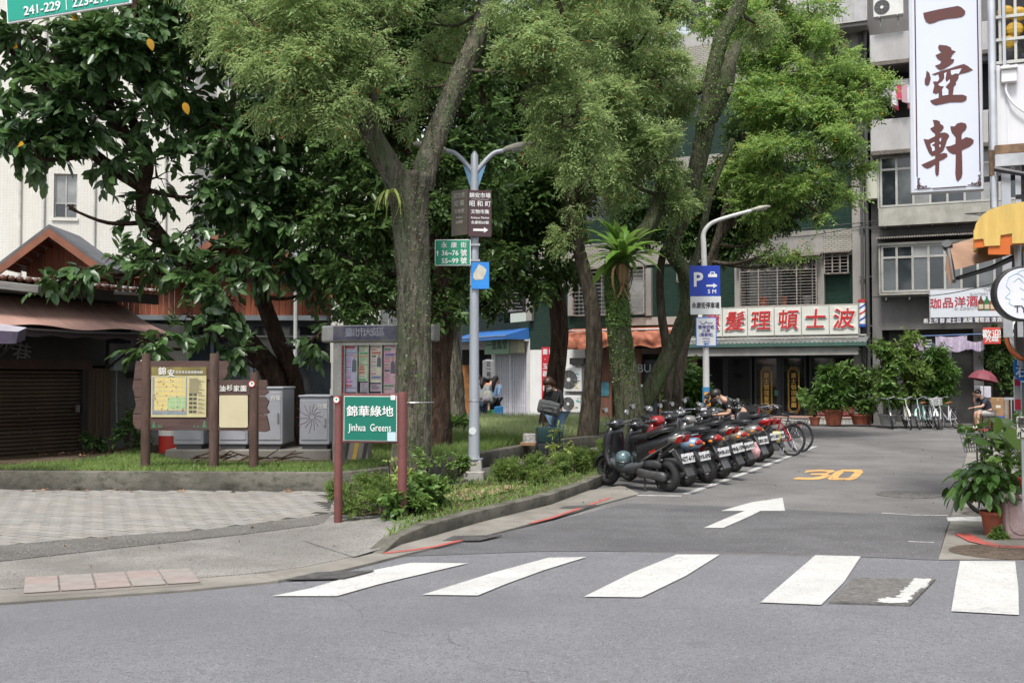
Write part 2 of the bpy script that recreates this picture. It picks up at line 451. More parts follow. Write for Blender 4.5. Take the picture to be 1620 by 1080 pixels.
def cracks(m,scale,width,col,amt=.7):
    nt=m.node_tree; b=nt.nodes['Principled BSDF']; N,L=nt.nodes.new,nt.links.new
    src=b.inputs['Base Color'].links[0].from_socket
    tc=N('ShaderNodeTexCoord'); ns=N('ShaderNodeTexNoise'); ns.inputs['Scale'].default_value=1.7; ns.inputs['Detail'].default_value=5
    L(tc.outputs['Object'],ns.inputs['Vector'])
    va=N('ShaderNodeVectorMath'); va.operation='MULTIPLY_ADD'; va.inputs[1].default_value=(.9,.9,0)
    L(ns.outputs['Color'],va.inputs[0]); L(tc.outputs['Object'],va.inputs[2])
    v=N('ShaderNodeTexVoronoi'); v.feature='DISTANCE_TO_EDGE'; v.inputs['Scale'].default_value=scale; L(va.outputs[0],v.inputs['Vector'])
    lt=N('ShaderNodeMapRange'); lt.inputs['From Min'].default_value=width; lt.inputs['From Max'].default_value=width*.3
    lt.inputs['To Max'].default_value=amt; L(v.outputs['Distance'],lt.inputs['Value'])
    mx=N('ShaderNodeMix'); mx.data_type='RGBA'; L(lt.outputs[0],mx.inputs['Factor']); L(src,mx.inputs['A']); mx.inputs['B'].default_value=C4(col)
    L(mx.outputs['Result'],b.inputs['Base Color'])
for m_ in (asphalt,asphalt_new,asphalt_lane): speckle(m_,.03,100,(.27,.265,.26))
speckle(asphalt,.12,130,(.10,.098,.105)); speckle(asphalt,.1,28,(.155,.152,.162))
cracks(asphalt,.13,.0009,(.05,.05,.052),.5); cracks(asphalt_lane,.16,.0012,(.045,.042,.04),.5)
mottle(asphalt,.35,(.135,.134,.142),.55,.48,.7,(.25,1,1)); mottle(asphalt,2.2,(.13,.128,.134),.6,.62,.72); mottle(asphalt,7,(.235,.232,.24),.5,.62,.75)
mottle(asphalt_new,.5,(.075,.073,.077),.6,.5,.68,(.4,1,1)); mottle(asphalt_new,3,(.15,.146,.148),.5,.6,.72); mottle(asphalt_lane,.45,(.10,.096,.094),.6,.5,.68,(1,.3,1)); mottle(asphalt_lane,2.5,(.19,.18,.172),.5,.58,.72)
concrete_kerb=mat('concrete_kerb',(.165,.155,.13),.92,var=.25,vs_=2.2,bump=.8,bs=90,spec=.2,dirt=.95,dirtcol=(.05,.047,.036))
mottle(concrete_kerb,40,(.24,.23,.2),.5,.6,.7)
concrete=mat('concrete_pale',(.23,.215,.19),.92,var=.2,vs_=1.3,bump=.5,bs=120,spec=.2,dirt=.6,dirtcol=(.12,.11,.095))
aggregate_dark=mat('aggregate_dark',(.16,.152,.14),.95,var=.2,vs_=1.6,bump=.9,bs=160,spec=.2,dirt=.3,dirtcol=(.1,.095,.085))
aggregate_light=mat('aggregate_light',(.29,.275,.255),.95,var=.2,vs_=1.3,bump=.9,bs=150,spec=.2,dirt=.5,dirtcol=(.19,.178,.16))
for m_ in (aggregate_dark,aggregate_light): speckle(m_,.12,100,(.31,.295,.27)); speckle(m_,.12,120,(.11,.105,.095))
white_paint=mat('road_paint_white',(.50,.50,.48),.8,var=.07,vs_=3,bump=.5,bs=140,dirt=.5,dirtcol=(.36,.355,.34))
speckle(white_paint,.05,90,(.3,.3,.29)); cracks(white_paint,.45,.0022,(.3,.3,.3),.7)
white_worn=mat('road_paint_worn',(.5,.5,.48),.8,var=.2,vs_=14,bump=.3,bs=140,dirt=.8,dirtcol=(.12,.115,.11))
yellow_paint=mat('road_paint_yellow',(.62,.36,.12),.8,var=.12,vs_=8,dirt=.75,dirtcol=(.13,.1,.08))
red_paint=mat('road_paint_red',(.42,.075,.06),.8,var=.15,vs_=6,dirt=.6,dirtcol=(.24,.17,.15))
soil=mat('soil',(.085,.062,.042),.95,var=.3,vs_=3,bump=1,bs=60,spec=.1,dirt=.6,dirtcol=(.13,.105,.075))
def sheet(name,pts,z,m,skirt=0,parent=None,zs=None):
    b=bmesh.new()
    vs_=[b.verts.new((p[0],p[1],z if zs is None else zs[i])) for i,p in enumerate(pts)]
    f=b.faces.new(vs_); f.normal_update()
    bmesh.ops.triangulate(b,faces=b.faces)
    bmesh.ops.recalc_face_normals(b,faces=b.faces)
    if sum(f.normal.z for f in b.faces)<0: bmesh.ops.reverse_faces(b,faces=b.faces)
    if skirt:
        lo=[b.verts.new((v.co.x,v.co.y,v.co.z -skirt)) for v in vs_]
        for i in range(len(vs_)): j=(i+1)%len(vs_); b.faces.new((vs_[i],vs_[j],lo[j],lo[i]))
    me=bpy.data.meshes.new(name); b.to_mesh(me); b.free(); me.materials.append(m)
    return link(name,me,parent)
def gp(*a): return [gnd(x,y) for x,y in a]
S=260
struct(sheet('ground',[(-S,-40),(S,-40),(S,420),(-S,420)],-.012,mat('ground_base',(.10,.097,.095),.95,var=.2,vs_=.5,bump=.3)))
# the street in front, pale old asphalt
struct(sheet('road',[(-60,1.0),(60,1.0),gnd(1700,884)]+gp((1484,884),(1300,876),(1000,872),(700,866),(604,868),(540,905))+[gnd(430,921),gnd(300,935),gnd(0,955),(-22,8.6),(-60,9)],0.0,asphalt))
# darker resurfaced band across the mouth of the lane
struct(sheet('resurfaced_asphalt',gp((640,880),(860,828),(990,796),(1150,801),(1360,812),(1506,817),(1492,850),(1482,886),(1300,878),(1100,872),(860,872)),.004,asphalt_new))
# the side lane
lane=gp((700,866),(880,822),(1010,781),(1150,735),(1215,706),(1240,690))+[Vector((7.5,36,0)),Vector((0,40.5,0)),Vector((-6,52,0)),Vector((-4,75,0)),Vector((3,75,0)),Vector((1.5,52,0)),Vector((2,46,0)),Vector((12.8,40,0)),Vector((24,36,0)),Vector((24,31,0))]+gp((1560,682),(1535,700),(1520,745),(1510,790),(1484,884))
struct(sheet('side_lane',lane,.002,asphalt_lane))
# painted markings
def mark(name,label,pts,m,z=.008,cat='road marking',group=None):
    return tag(sheet(name,pts,z,m),label,cat,group)
zeb=[((430,944),(533,944),(600,925),(740,892),(650,891),(580,905),(490,932)),
       ((668,942),(756,943),(800,925),(860,903),(928,882),(868,883),(780,907)),
       ((924,945),(1015,946),(1085,912),(1139,878),(1071,878),(1000,907)),
       ((1203,954),(1299,958),(1335,922),(1362,881),(1290,879),(1245,918)),
       ((1505,968),(1612,974),(1611,930),(1606,889),(1519,888),(1512,925))]
zl=['long slanting white crossing stripe nearest the raised kerb','second white crossing stripe from the kerb side',
      'middle white crossing stripe below the tip of the arrow','white crossing stripe overlapping the square manhole cover',
      'upright white crossing stripe at the right end of the crossing']
for q,l in zip(zeb,zl): mark('crossing_stripe',l,gp(*q),white_paint,.009,'crossing stripe','white stripes of the pedestrian crossing')
mark('lane_arrow','white painted arrow bending to the right on the dark lane asphalt',
     gp((1113,836),(1144,836),(1185,818),(1203,809),(1242,809),(1238,788),(1190,795),(1140,809),(1178,809),(1155,818)),white_paint,.0105)
mark('speed_digit','yellow painted digit 3, left digit of the speed limit',
     gp((1253,758),(1262,755.3),(1284,755.8),(1297,754),(1302,751.8),(1281,751.4),(1284,749),(1306,748.6),(1310,746.8),(1302,746),(1282,746.4),(1272,748.2),(1276,744),(1300,742.8),(1318,743.6),(1321,746),(1309,749.8),(1315,752),(1307,756),(1296,758.6),(1275,759.3)),yellow_paint,.008)
_o=gp((1309,757),(1312,759.6),(1345,759.8),(1356,757),(1366,747),(1363,743),(1334,742.8),(1322,746)); _i=gp((1326,755),(1328,756.4),(1341,756.4),(1344,755.2),(1352,747.6),(1350,746),(1338,745.9),(1334,747.6))
tag(MB().add([(p.x,p.y,.008) for p in _o+_i],[(i,(i+1)%8,(i+1)%8+8,i+8) for i in range(8)]).build('speed_digit',yellow_paint),'yellow painted digit 0, right digit of the speed limit','road marking')
# parking bay line beside the scooters
def stripline(name,label,pl,wid,m,z=.008,group=None):
    P=[gnd(*p) for p in pl]; Lp=[]; Rp=[]
    for i,p in enumerate(P):
        t=(P[min(i+1,len(P) -1)] -P[max(i -1,0)]).normalized(); n=Vector((-t.y,t.x,0))*wid/2
        Lp.append(p+n); Rp.append(p -n)
    return mark(name,label,Lp+Rp[::-1],m,z,'painted line',group)
stripline('parking_line','worn white line along the rear wheels of the parked scooters',[(1085,782),(1130,766),(1180,748),(1235,727),(1290,706)],.11,white_worn)
stripline('parking_line','worn white end line of the scooter bay beside the first scooter',[(995,784),(1040,784.5),(1078,785)],.1,white_worn,.0085)
stripline('kerb_line','red no stopping line along the gutter between the two drain grates',[(838,831),(870,823),(902,812),(965,790)],.055,red_paint,.026)
stripline('kerb_line','curving red no stopping line below the kerb tip',[(605,879),(650,874),(690,868),(738,856)],.055,red_paint,.026)
stripline('kerb_line','red no stopping line curving before the potted plant',[(1522,846),(1545,858),(1580,866),(1640,869)],.16,red_paint,.016)
# gutter of pale concrete along the left kerb, and the apron edge
struct(sheet('gutter',gp((604,866),(633,862),(678,852),(759,828),(870,800),(928,778),(985,770),(1012,783),(930,805),(850,828),(760,852),(700,866),(640,880),(590,893),(540,905),(430,923),(400,915),(500,893),(560,880)),.022,concrete,.02))
struct(sheet('kerbside_gutter',gp((-300,944),(0,934),(300,918),(400,910),(480,900),(560,882),(440,922),(300,936),(0,957),(-300,968)),.018,concrete,.018))
struct(sheet('right_gutter',gp((1484,886),(1506,817),(1522,745),(1535,700),(1552,684),(1575,684),(1580,720),(1640,780),(1800,880),(1640,885)),.006,concrete))
grey_conc=mat('concrete_damp',(.14,.135,.12),.85,var=.25,vs_=2,bump=.4,bs=120,dirt=.6,dirtcol=(.08,.075,.065))
# the forecourt: pavers, aggregate bands and terracotta slabs
struct(sheet('forecourt',gp((-700,778),(0,776),(545,779),(600,800),(640,826),(606,866),(560,884),(480,901),(400,911),(300,919),(0,936),(-700,960)),.026,aggregate_light,.03))
struct(sheet('dark_aggregate_band',gp((-300,884),(0,868),(120,857),(330,842),(520,817),(560,826),(380,850),(200,870),(0,893),(-300,918)),.034,aggregate_dark,.02))
pav_bed=struct(sheet('paved_forecourt',gp((-320,778),(0,776),(532,779),(519,817),(330,841),(120,856),(0,866),(-320,886)),.0265,mat('paver_joint',(.045,.042,.036),.95,var=.2)))
pavm=[mat('paver_%d' %i,c,.9,var=.14,vs_=5,bump=.6,bs=120,spec=.25,dirt=.35,dirtcol=(.17,.163,.148)) for i,c in enumerate([(.27,.26,.24),(.245,.238,.22),(.295,.28,.255),(.26,.245,.22)])]
bl=MB().box(-.140,.140,-.064,.064,0,.005)
pmesh=[bl.mesh('paver',m_,bevel=.002) for m_ in pavm]
def inpoly(x,y,poly):
    c=False; n=len(poly)
    for i in range(n):
        a,b=poly[i],poly[(i+1)%n]
        if (a[1]>y) !=(b[1]>y) and x<(b[0] -a[0])*(y -a[1])/(b[1] -a[1])+a[0]: c=not c
    return c
pp=gp((-40,779),(0,777.5),(530,780),(524,820),(330,845),(120,861),(0,872),(-40,876))
rng_=random.Random(3); pang=R(-24.5); ca,sa=math.cos(pang),math.sin(pang)
slots=[]
for i in range(-70,70):
    for j in range(-70,140):
        u=(i+(.5 if j%2 else 0))*.295; v=j*.145
        x=-5+u*ca -v*sa; y=12.5+u*sa+v*ca
        if all(inpoly(x+dx,y+dy,pp) for dx,dy in ((.1,.05),(-.1,-.05),(.1,-.05),(-.1,.05))): slots.append((x,y))
slots.sort(key=lambda p: p[1])
for x,y in slots[:300]:
    o=link('paver',rng_.choice(pmesh),pav_bed,(x,y,.0265+rng_.uniform(0,.002)),pang+rng_.uniform(-.012,.012))
rest=MB()
for x,y in slots[300:]:
    rest.m=rng_.randrange(4)
    T=Matrix.Translation((x,y,.0265+rng_.uniform(0,.002))) @ Matrix.Rotation(pang+rng_.uniform(-.012,.012),4,'Z')
    rest.box(-.140,.140,-.064,.064,0,.005,T)
stuff(rest.build('far_pavers',pavm,pav_bed))
# terracotta slabs beside the gutter
terr=[mat('terracotta_%d' %i,c,.9,var=.15,vs_=5,bump=.5,bs=120,dirt=.4,dirtcol=(.2,.17,.15)) for i,c in enumerate([(.275,.22,.20),(.262,.22,.203),(.26,.235,.215)])]
tb=struct(sheet('terracotta_bed',gp((36,919),(300,903),(322,928),(150,941),(30,948)),.0205,mat('slab_joint',(.17,.155,.135),.95)))
A0,A1,B0,B1=gnd(38,919),gnd(300,904),gnd(36,944),gnd(318,926)
for r_ in range(2):
    for c_ in range(5):
        q=[]
        for (cu,cv) in ((c_+.025,r_+.03),(c_+.975,r_+.03),(c_+.975,r_+.97),(c_+.025,r_+.97)):
            u,v=cu/5,cv/2; q.append((A0.lerp(A1,u)).lerp(B0.lerp(B1,u),v))
        cx=sum((p for p in q),Vector())/4
        link('terracotta_slab',MB().prism([(p.x -cx.x,p.y -cx.y) for p in q],0,.012,axis='z').mesh('terracotta_slab',terr[(r_*5+c_*2)%3],bevel=.004),tb,(cx.x,cx.y,.0225))
# iron covers and grates
iron=mat('cast_iron',(.13,.125,.12),.75,.3,var=.3,vs_=9,bump=.5,bs=60)
def cover_rect(label,px,name='drain_grate',bars=12,z=.0235,m=iron,group=None):
    P=[gnd(*p) for p in px]; t=thing(name,label,'drain grate',(0,0,z),0,group)
    MB().prism([(p.x,p.y) for p in P],-.004,.0,axis='z').build('frame_plate',mat('grate_pit',(.07,.068,.065),.9),t)
    b=MB()
    for i in range(bars):
        a0,a1=P[0].lerp(P[1],(i+.2)/bars),P[0].lerp(P[1],(i+.8)/bars); b0,b1=P[3].lerp(P[2],(i+.2)/bars),P[3].lerp(P[2],(i+.8)/bars)
        b.prism([(a0.x,a0.y),(a1.x,a1.y),(b1.x,b1.y),(b0.x,b0.y)],.0005,.006,axis='z')
    b.build('bars',m,t)
cover_rect('wide dark drain grate in the gutter below the kerb',[(716,851),(795,850),(760,858),(700,859)])
cover_rect('far drain grate in the gutter near the first scooter',[(892,804),(944,801),(925,806.5),(884,807)])
cover_rect('long drain grate beside the slanting crossing stripe',[(500,909),(592,906),(545,918),(452,920)],bars=16,z=.0195)
def round_cover(label,px,py,r_,m=iron):
    p=gnd(px,py); t=thing('manhole_cover',label,'manhole cover',(p.x,p.y,.012))
    MB().lathe([(r_,-.02),(r_,.0),(r_ -.01,.003)],40).build('disc',m,t)
    b=MB()
    for k in range(5): b.torus((0,0,.003),r_*(.2+.18*k),.006,36,5,axis='z')
    for k in range(12): a=k*math.pi/6; b.box(r_*.25,r_*.9,-.006,.006,.001,.007,Matrix.Rotation(a,4,'Z'))
    b.build('raised_pattern',m,t)
round_cover('pale worn manhole cover in the lane right of the yellow digits',1437,783,.42,mat('worn_iron',(.12,.115,.11),.85,.1,var=.25,vs_=8))
round_cover('rusty round manhole cover in front of the potted peace lily',1575,874,.40,mat('rust_iron',(.10,.075,.055),.85,.2,var=.3,vs_=8))
# square manhole in the crossing
P=[gnd(*p) for p in ((1350,916),(1480,918),(1440,959),(1311,955))]
t=thing('manhole_cover','square manhole cover with worn white paint inside the crossing','manhole cover',(0,0,.011))
MB().prism([(p.x,p.y) for p in P],-.02,.004,axis='z').build('frame',iron,t)
c0=sum(P,Vector())/4
Q=[c0+(p -c0)*.94 for p in P]
MB().prism([(p.x,p.y) for p in Q],-.02,.008,axis='z').build('infill',mat('cover_infill',(.135,.128,.12),.95,var=.35,vs_=22,bump=1,bs=45,dirt=.4),t)
def bil(u,v): return Q[0].lerp(Q[1],u).lerp(Q[3].lerp(Q[2],u),v)
rr=random.Random(5)
wp=MB()
for (u0,v0,u1,v1,n_) in ((.80,.02,.99,.4,130),(.80,.35,.93,.8,80),(.62,.84,.93,.99,110)):
    for k in range(n_):
        u,v=rr.uniform(u0,u1),rr.uniform(v0,v1); p=bil(u,v); s_=rr.uniform(.008,.04)
        wp.prism([(p.x+s_*math.cos(a)*rr.uniform(.5,1.2),p.y+s_*math.sin(a)*rr.uniform(.5,1.3)) for a in (0,1.1,2.2,3.3,4.3,5.4)],.0085,.0085+.001+k*.00002,axis='z')
stuff(wp.build('worn_paint',white_paint,t))
# tide of dust where the patch meets the gutter on the right
stripline('worn_line','faint worn white line across the lane near the right gutter',[(1395,812),(1440,815),(1500,816)],.05,white_worn,.0085)
stripline('worn_line','short worn white dash right of the arrow on the dark asphalt',[(1437,857),(1478,859)],.04,white_worn,.0085)
o=mark('paint_patch','worn white paint patch under the potted plant',gp((1497,819),(1560,818),(1566,826),(1500,825)),white_worn,.0095)
# ------------------------------------------------------------------ kerbs and planter walls
def wall_path(name,label,pl,h,th,m,group=None,back=1,bev=.03,z0=0.0,hs=None):
    P=[gnd(*p) for p in pl]; L_,R_=[],[]
    for i,p in enumerate(P):
        t=(P[min(i+1,len(P) -1)] -P[max(i -1,0)]).normalized(); n=Vector((-t.y,t.x,0))*th*back
        L_.append(p); R_.append(p+n)
    mb=MB(); n=len(P)
    H=hs or [h]*n
    v=[(p.x,p.y,z0) for p in L_]+[(p.x,p.y,z0) for p in R_]+[(p.x,p.y,H[i]) for i,p in enumerate(L_)]+[(p.x,p.y,H[i]) for i,p in enumerate(R_)]
    f=[]
    for i in range(n -1): f+=[(i,i+1,2*n+i+1,2*n+i),(n+i,3*n+i,3*n+i+1,n+i+1),(2*n+i,2*n+i+1,3*n+i+1,3*n+i),(i,n+i,n+i+1,i+1)]
    f+=[(0,2*n,3*n,n),(n -1,2*n -1,4*n -1,3*n -1)]
    mb.add(v,f)
    o=mb.build(name,m,bevel=bev,smooth=True,seg=2)
    return tag(o,label,'kerb',group)
mottle(concrete_kerb,5,(.045,.048,.032),.8,.5,.7,(1,1,2)); mottle(concrete,1.6,(.11,.105,.09),.6,.52,.7); mottle(white_paint,16,(.26,.258,.25),.75,.6,.68,(1,1,1),8); mottle(white_paint,2,(.40,.395,.38),.5,.5,.7); mottle(aggregate_light,1.2,(.17,.16,.145),.6,.5,.7)
wall_path('planter_wall','long low concrete planter wall behind the grey pavers',[(-500,772),(-250,773.5),(0,775),(265,776.5),(540,778)],.27,.2,concrete_kerb)
wall_path('planter_wall','low concrete planter wall running back behind the lamp post to the scooters',
          [(541,778),(575,776),(611,770),(680,759),(755,743),(833,726),(900,714),(965,705.5)],.28,.22,concrete_kerb)
kerb_pl=[(606,879),(633,865),(678,853),(759,829),(870,801),(928,779),(972,757),(1036,730),(1116,704),(1180,686)]
wall_path('kerb','raised concrete kerb sweeping back along the lane beside the scooters',kerb_pl,.15,.17,concrete_kerb,hs=[.03,.10,.15,.15,.15,.15,.15,.15,.15,.15],bev=.02)
# earth in the beds
inner=[gnd(x,y)+Vector((0,.12,0)) for x,y in ((-500,772),(0,775),(540,778),(611,770),(680,759),(755,743),(833,726),(900,714),(965,705.5))]
lawn_poly=[(p.x,p.y) for p in inner]+[(3.0,31),(1.0,36.5),(-2.2,37),(-6.2,24),(-7.8,22.4),(-9.2,19.2),(-12,18)]
struct(sheet('planted_bed',lawn_poly,.2,soil))
strip=[(606,872),(640,858),(680,848),(759,824),(870,797),(927,776),(970,755),(1034,728),(1114,702),(1090,700),(1040,708),(960,722),(870,742),(760,765),(690,778),(560,800),(523,817),(570,822),(640,824),(620,850)]
SP=[gnd(*p) for p in strip]
sheet_z=[.06,.1,.12,.12,.12,.12,.12,.12,.12,.11,.1,.1,.08,.06,.05,.03,.02,.05,.08,.08]
struct(sheet('lamp_post_bed',SP,0,soil,zs=sheet_z))
struct(sheet('footpath',gp((560,796),(690,778),(760,765),(870,742),(960,722),(1040,708),(1130,694),(1200,683),(1150,683),(965,704),(833,727),(680,760),(545,779),(532,790)),.02,concrete))
# sidewalk shoulder rising to the kerb top around the bed tip
sh=[(519,817),(570,824),(640,827),(662,824),(678,832),(640,852),(612,866),(600,876),(560,886),(480,860)]
struct(sheet('ramped_pavement',gp(*sh),0,aggregate_light,zs=[.031,.055,.1,.12,.13,.12,.08,.045,.031,.031]))
# ================================================================== buildings
def wall_holes(mb,u0,u1,z0,z1,holes,rev=.18,y=0.0):
    us=sorted({u0,u1,*[h[0] for h in holes],*[h[1] for h in holes]}); zs=sorted({z0,z1,*[h[2] for h in holes],*[h[3] for h in holes]})
    us=[u for u in us if u0<=u<=u1]; zs=[z for z in zs if z0<=z<=z1]
    for i in range(len(us) -1):
        for j in range(len(zs) -1):
            cu,cz=(us[i]+us[i+1])/2,(zs[j]+zs[j+1])/2
            if any(h[0]<cu<h[1] and h[2]<cz<h[3] for h in holes): continue
            mb.add([(us[i],y,zs[j]),(us[i+1],y,zs[j]),(us[i+1],y,zs[j+1]),(us[i],y,zs[j+1])],[(0,1,2,3)])
    for h in holes:
        a,b,c,d=h[:4]
        for q in (((a,y,c),(a,y+rev,c),(a,y+rev,d),(a,y,d)),((b,y,c),(b,y,d),(b,y+rev,d),(b,y+rev,c)),
                  ((a,y,c),(b,y,c),(b,y+rev,c),(a,y+rev,c)),((a,y,d),(a,y+rev,d),(b,y+rev,d),(b,y,d))):
            mb.add(q,[(0,1,2,3)])
    return mb
alu=plain('aluminium_frame',(.42,.41,.38),.45,.3,var=.1,dirt=.3)
alu_d=plain('old_window_frame',(.20,.19,.18),.5,.3,var=.15,dirt=.3)
rust_bar=mat('grille_paint',(.28,.25,.22),.7,.2,var=.3,vs_=9,dirt=.4,dirtcol=(.12,.06,.03))
gl_d=glass('window_glass_dark'); gl_g=glass('window_glass_grey',(.10,.11,.115),.12); gl_c=glass('window_glass_curtain',(.24,.245,.24),.2)
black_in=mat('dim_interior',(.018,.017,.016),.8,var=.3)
white_tile=tiles('white_wall_tiles',(.66,.645,.59),(.71,.69,.635),(.54,.525,.475),.11,.055,.006,.35,.3,0.0,.3,(.42,.37,.28))
cream_tile=tiles('cream_strip_tiles',(.32,.305,.26),(.37,.355,.30),(.14,.13,.11),.2,.07,.012,.5,.5,0.5,.7,(.2,.18,.15))
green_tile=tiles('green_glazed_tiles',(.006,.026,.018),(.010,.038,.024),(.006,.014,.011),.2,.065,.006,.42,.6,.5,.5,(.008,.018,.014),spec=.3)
render_grey=mat('cement_render',(.27,.255,.235),.9,var=.12,vs_=1.2,bump=.4,bs=50,dirt=.75,dirtcol=(.14,.125,.11),stretch=(1,1,.35))
render_lt=mat('pale_render',(.40,.39,.385),.9,var=.1,vs_=1.5,bump=.4,bs=60,dirt=.6,dirtcol=(.2,.19,.18),stretch=(1,1,.4))
concrete_old=mat('old_concrete_wall',(.17,.165,.16),.9,var=.15,vs_=1.2,bump=.5,bs=40,dirt=.6,dirtcol=(.08,.075,.07),stretch=(1,1,.4))
white_wall=mat('white_washed_wall',(.74,.74,.72),.85,var=.06,vs_=1.4,bump=.25,bs=40,dirt=.5,dirtcol=(.34,.32,.28),stretch=(1,1,.4))
conduit=mat('pipe_grey',(.26,.25,.24),.6,var=.15)
steel=plain('galvanised_steel',(.42,.43,.44),.42,.75,var=.2)
def window(par,fc,x0,y0,x1,y1,cols=2,rows=1,off=0.0,m=None,g=None,name='window',split=None,fw=.05,y=None,gm=None):
    """a window as a part, its panes as sub-parts; frame in local facade coordinates"""
    u0,u1,z0,z1=fc.rect(x0,y0,x1,y1,off); yy=(.10 if y is None else y)
    m=m or alu; mb=MB(); e=.002
    zz=[z0+(z1 -z0)*k/rows for k in range(rows+1)] if not split else [z0,z0+(z1 -z0)*split,z1]
    uu=[u0+(u1 -u0)*k/cols for k in range(cols+1)]
    mb.box(u0,u1,yy,yy+.07,z0,z0+fw); mb.box(u0,u1,yy,yy+.07,z1 -fw,z1)
    for u in uu: mb.box(max(u0,u -fw/2),min(u1,u+fw/2),yy+e,yy+.068,z0+fw,z1 -fw)
    for z in zz[1:-1]: mb.box(u0+fw/2,u1 -fw/2,yy+2*e,yy+.066,z -fw/2,z+fw/2)
    mb.box(u0,u0+fw,yy+.003,yy+.065,z0+fw,z1 -fw); mb.box(u1 -fw,u1,yy+.003,yy+.065,z0+fw,z1 -fw)
    w_=mb.build(name,m,par)
    k=0
    for i in range(cols):
        for j in range(len(zz) -1):
            gg=g[k%len(g)] if isinstance(g,(list,tuple)) else (g or gl_d); k+=1
            MB().box(uu[i]+fw*.4,uu[i+1] -fw*.4,yy+.03,yy+.036,zz[j]+fw*.4,zz[j+1] -fw*.4).build('pane',gg,w_)
    return w_,(u0,u1,z0,z1)
def grille(par,u0,u1,z0,z1,proj=.35,y=0.0,hb=12,vb=3,arches=0,m=None,r_=.012,sides=True,name='window_grille',floor_=True):
    m=m or rust_bar; mb=MB(); yf=y -proj
    top=z1 -(.42 if arches else 0)
    for k in range(vb+1):
        u=u0+(u1 -u0)*k/vb; mb.cbox((u,yf,(z0+z1)/2),(.035,.035,z1 -z0))
    for k in range(hb+1):
        z=z0+(top -z0)*k/hb; s_=r_*(1.6 if k in (0,hb) else 1)
        mb.cbox(((u0+u1)/2,yf+.001*(k%2),z),(u1 -u0,s_*1.4,s_*1.6))
        if sides:
            for u in (u0,u1): mb.cbox((u,yf+proj/2,z),(s_*1.5,proj,s_*1.6))
    mb.cbox(((u0+u1)/2,yf,z1),(u1 -u0+.04,.04,.035))
    if floor_:
        for k in range(7): mb.cbox(((u0+u1)/2,y -proj*(k+.5)/7,z0 -.012),(u1 -u0,.02,.016))
    for a in range(arches):
        c=u0+(u1 -u0)*(a+.5)/arches; rr=(u1 -u0)/arches/2*.94
        for k in range(7):
            an=math.pi*(k+.5)/7*.86+.22
            mb.tube([(c,yf,top),(c+rr*math.cos(an)*.95,yf,top+.38*math.sin(an))],.009,5)
        mb.tube([(c+rr*math.cos(t_*math.pi/10),yf+.004,top+.40*math.sin(t_*math.pi/10)) for t_ in range(11)],.012,5)
    return mb.build(name,m,par)
def ac_unit(par,u,y,z,w_=.8,h=.58,d=.3,label=None,fan_u=-.14,top=True,m=None,stickers=0):
    """a thing of its own: outdoor air conditioner, standing at a facade-frame spot"""
    t=thing('air_conditioner',label,'air conditioner',group=None);
    M0=Matrix.Translation(par.location) @ Matrix.Rotation(par.rotation_euler[2],4,'Z') @ Matrix.Translation((u,y,z))
    t.matrix_world=M0; t.location=M0.translation; t.rotation_euler=M0.to_euler()
    m=m or plain('ac_casing',(.62,.62,.60),.5,var=.06,dirt=.4,dirtcol=(.35,.32,.27))
    MB().box(-w_/2,w_/2,-d/2,d/2,0,h).build('casing',m,t,bevel=.015)
    r_=h*.4; fc_=(fan_u,-d/2 -.004,h*.5)
    MB().cyl((fan_u,-d/2 -.003,h*.5),(fan_u,-d/2+.02,h*.5),r_,r_,24).build('fan_recess',mat('fan_dark',(.05,.05,.05),.6),t)
    g_=MB()
    for k in range(6): g_.torus((fan_u,-d/2 -.008,h*.5),r_*(k+1)/6,.004,24,4)
    for k in range(8): a=k*math.pi/4; g_.tube([(fan_u,-d/2 -.01,h*.5),(fan_u+r_*math.cos(a),-d/2 -.01,h*.5+r_*math.sin(a))],.004,4)
    g_.build('fan_guard',mat('fan_guard',(.3,.3,.3),.5,.3),t)
    fb=MB().cyl((fan_u,-d/2 -.018,h*.5),(fan_u,-d/2 -.006,h*.5),r_*.22,r_*.18,12)
    fb.build('fan_hub',m,t)
    rs_=random.Random(stickers)
    for k in range(stickers):
        c=random.Random(k+5).choice([(.6,.05,.04),(.08,.08,.08),(.1,.3,.5),(.5,.4,.1),(.05,.35,.2)])
        su,sz=rs_.uniform(w_*.18,w_*.44),rs_.uniform(.06,h -.08)
        MB().cbox((su,-d/2 -.003,sz),(rs_.uniform(.05,.13),.003,rs_.uniform(.03,.06))).build('sticker',mat('sticker_%d' %(int(c[0]*100)),c,.5),t)
    br=MB()
    for s_ in (-.3,.3): br.cbox((s_*w_,0,-.02),(.03,d+.05,.035)); br.cbox((s_*w_,d/2+.04,-.12),(.03,.03,.22))
    br.build('bracket',steel,t)
    return t
def facade_root(name,label,cat,fc,group=None):
    return thing(name,label,cat,fc.o,fc.a,group)
def in_frame(fc,u,y,z): return fc.o+fc.u*u+fc.n*y+Vector((0,0,z))
def child_thing(name,label,cat,fc,u,y,z,group=None,rot=0.0):
    return thing(name,label,cat,in_frame(fc,u,y,z),fc.a+rot,group)
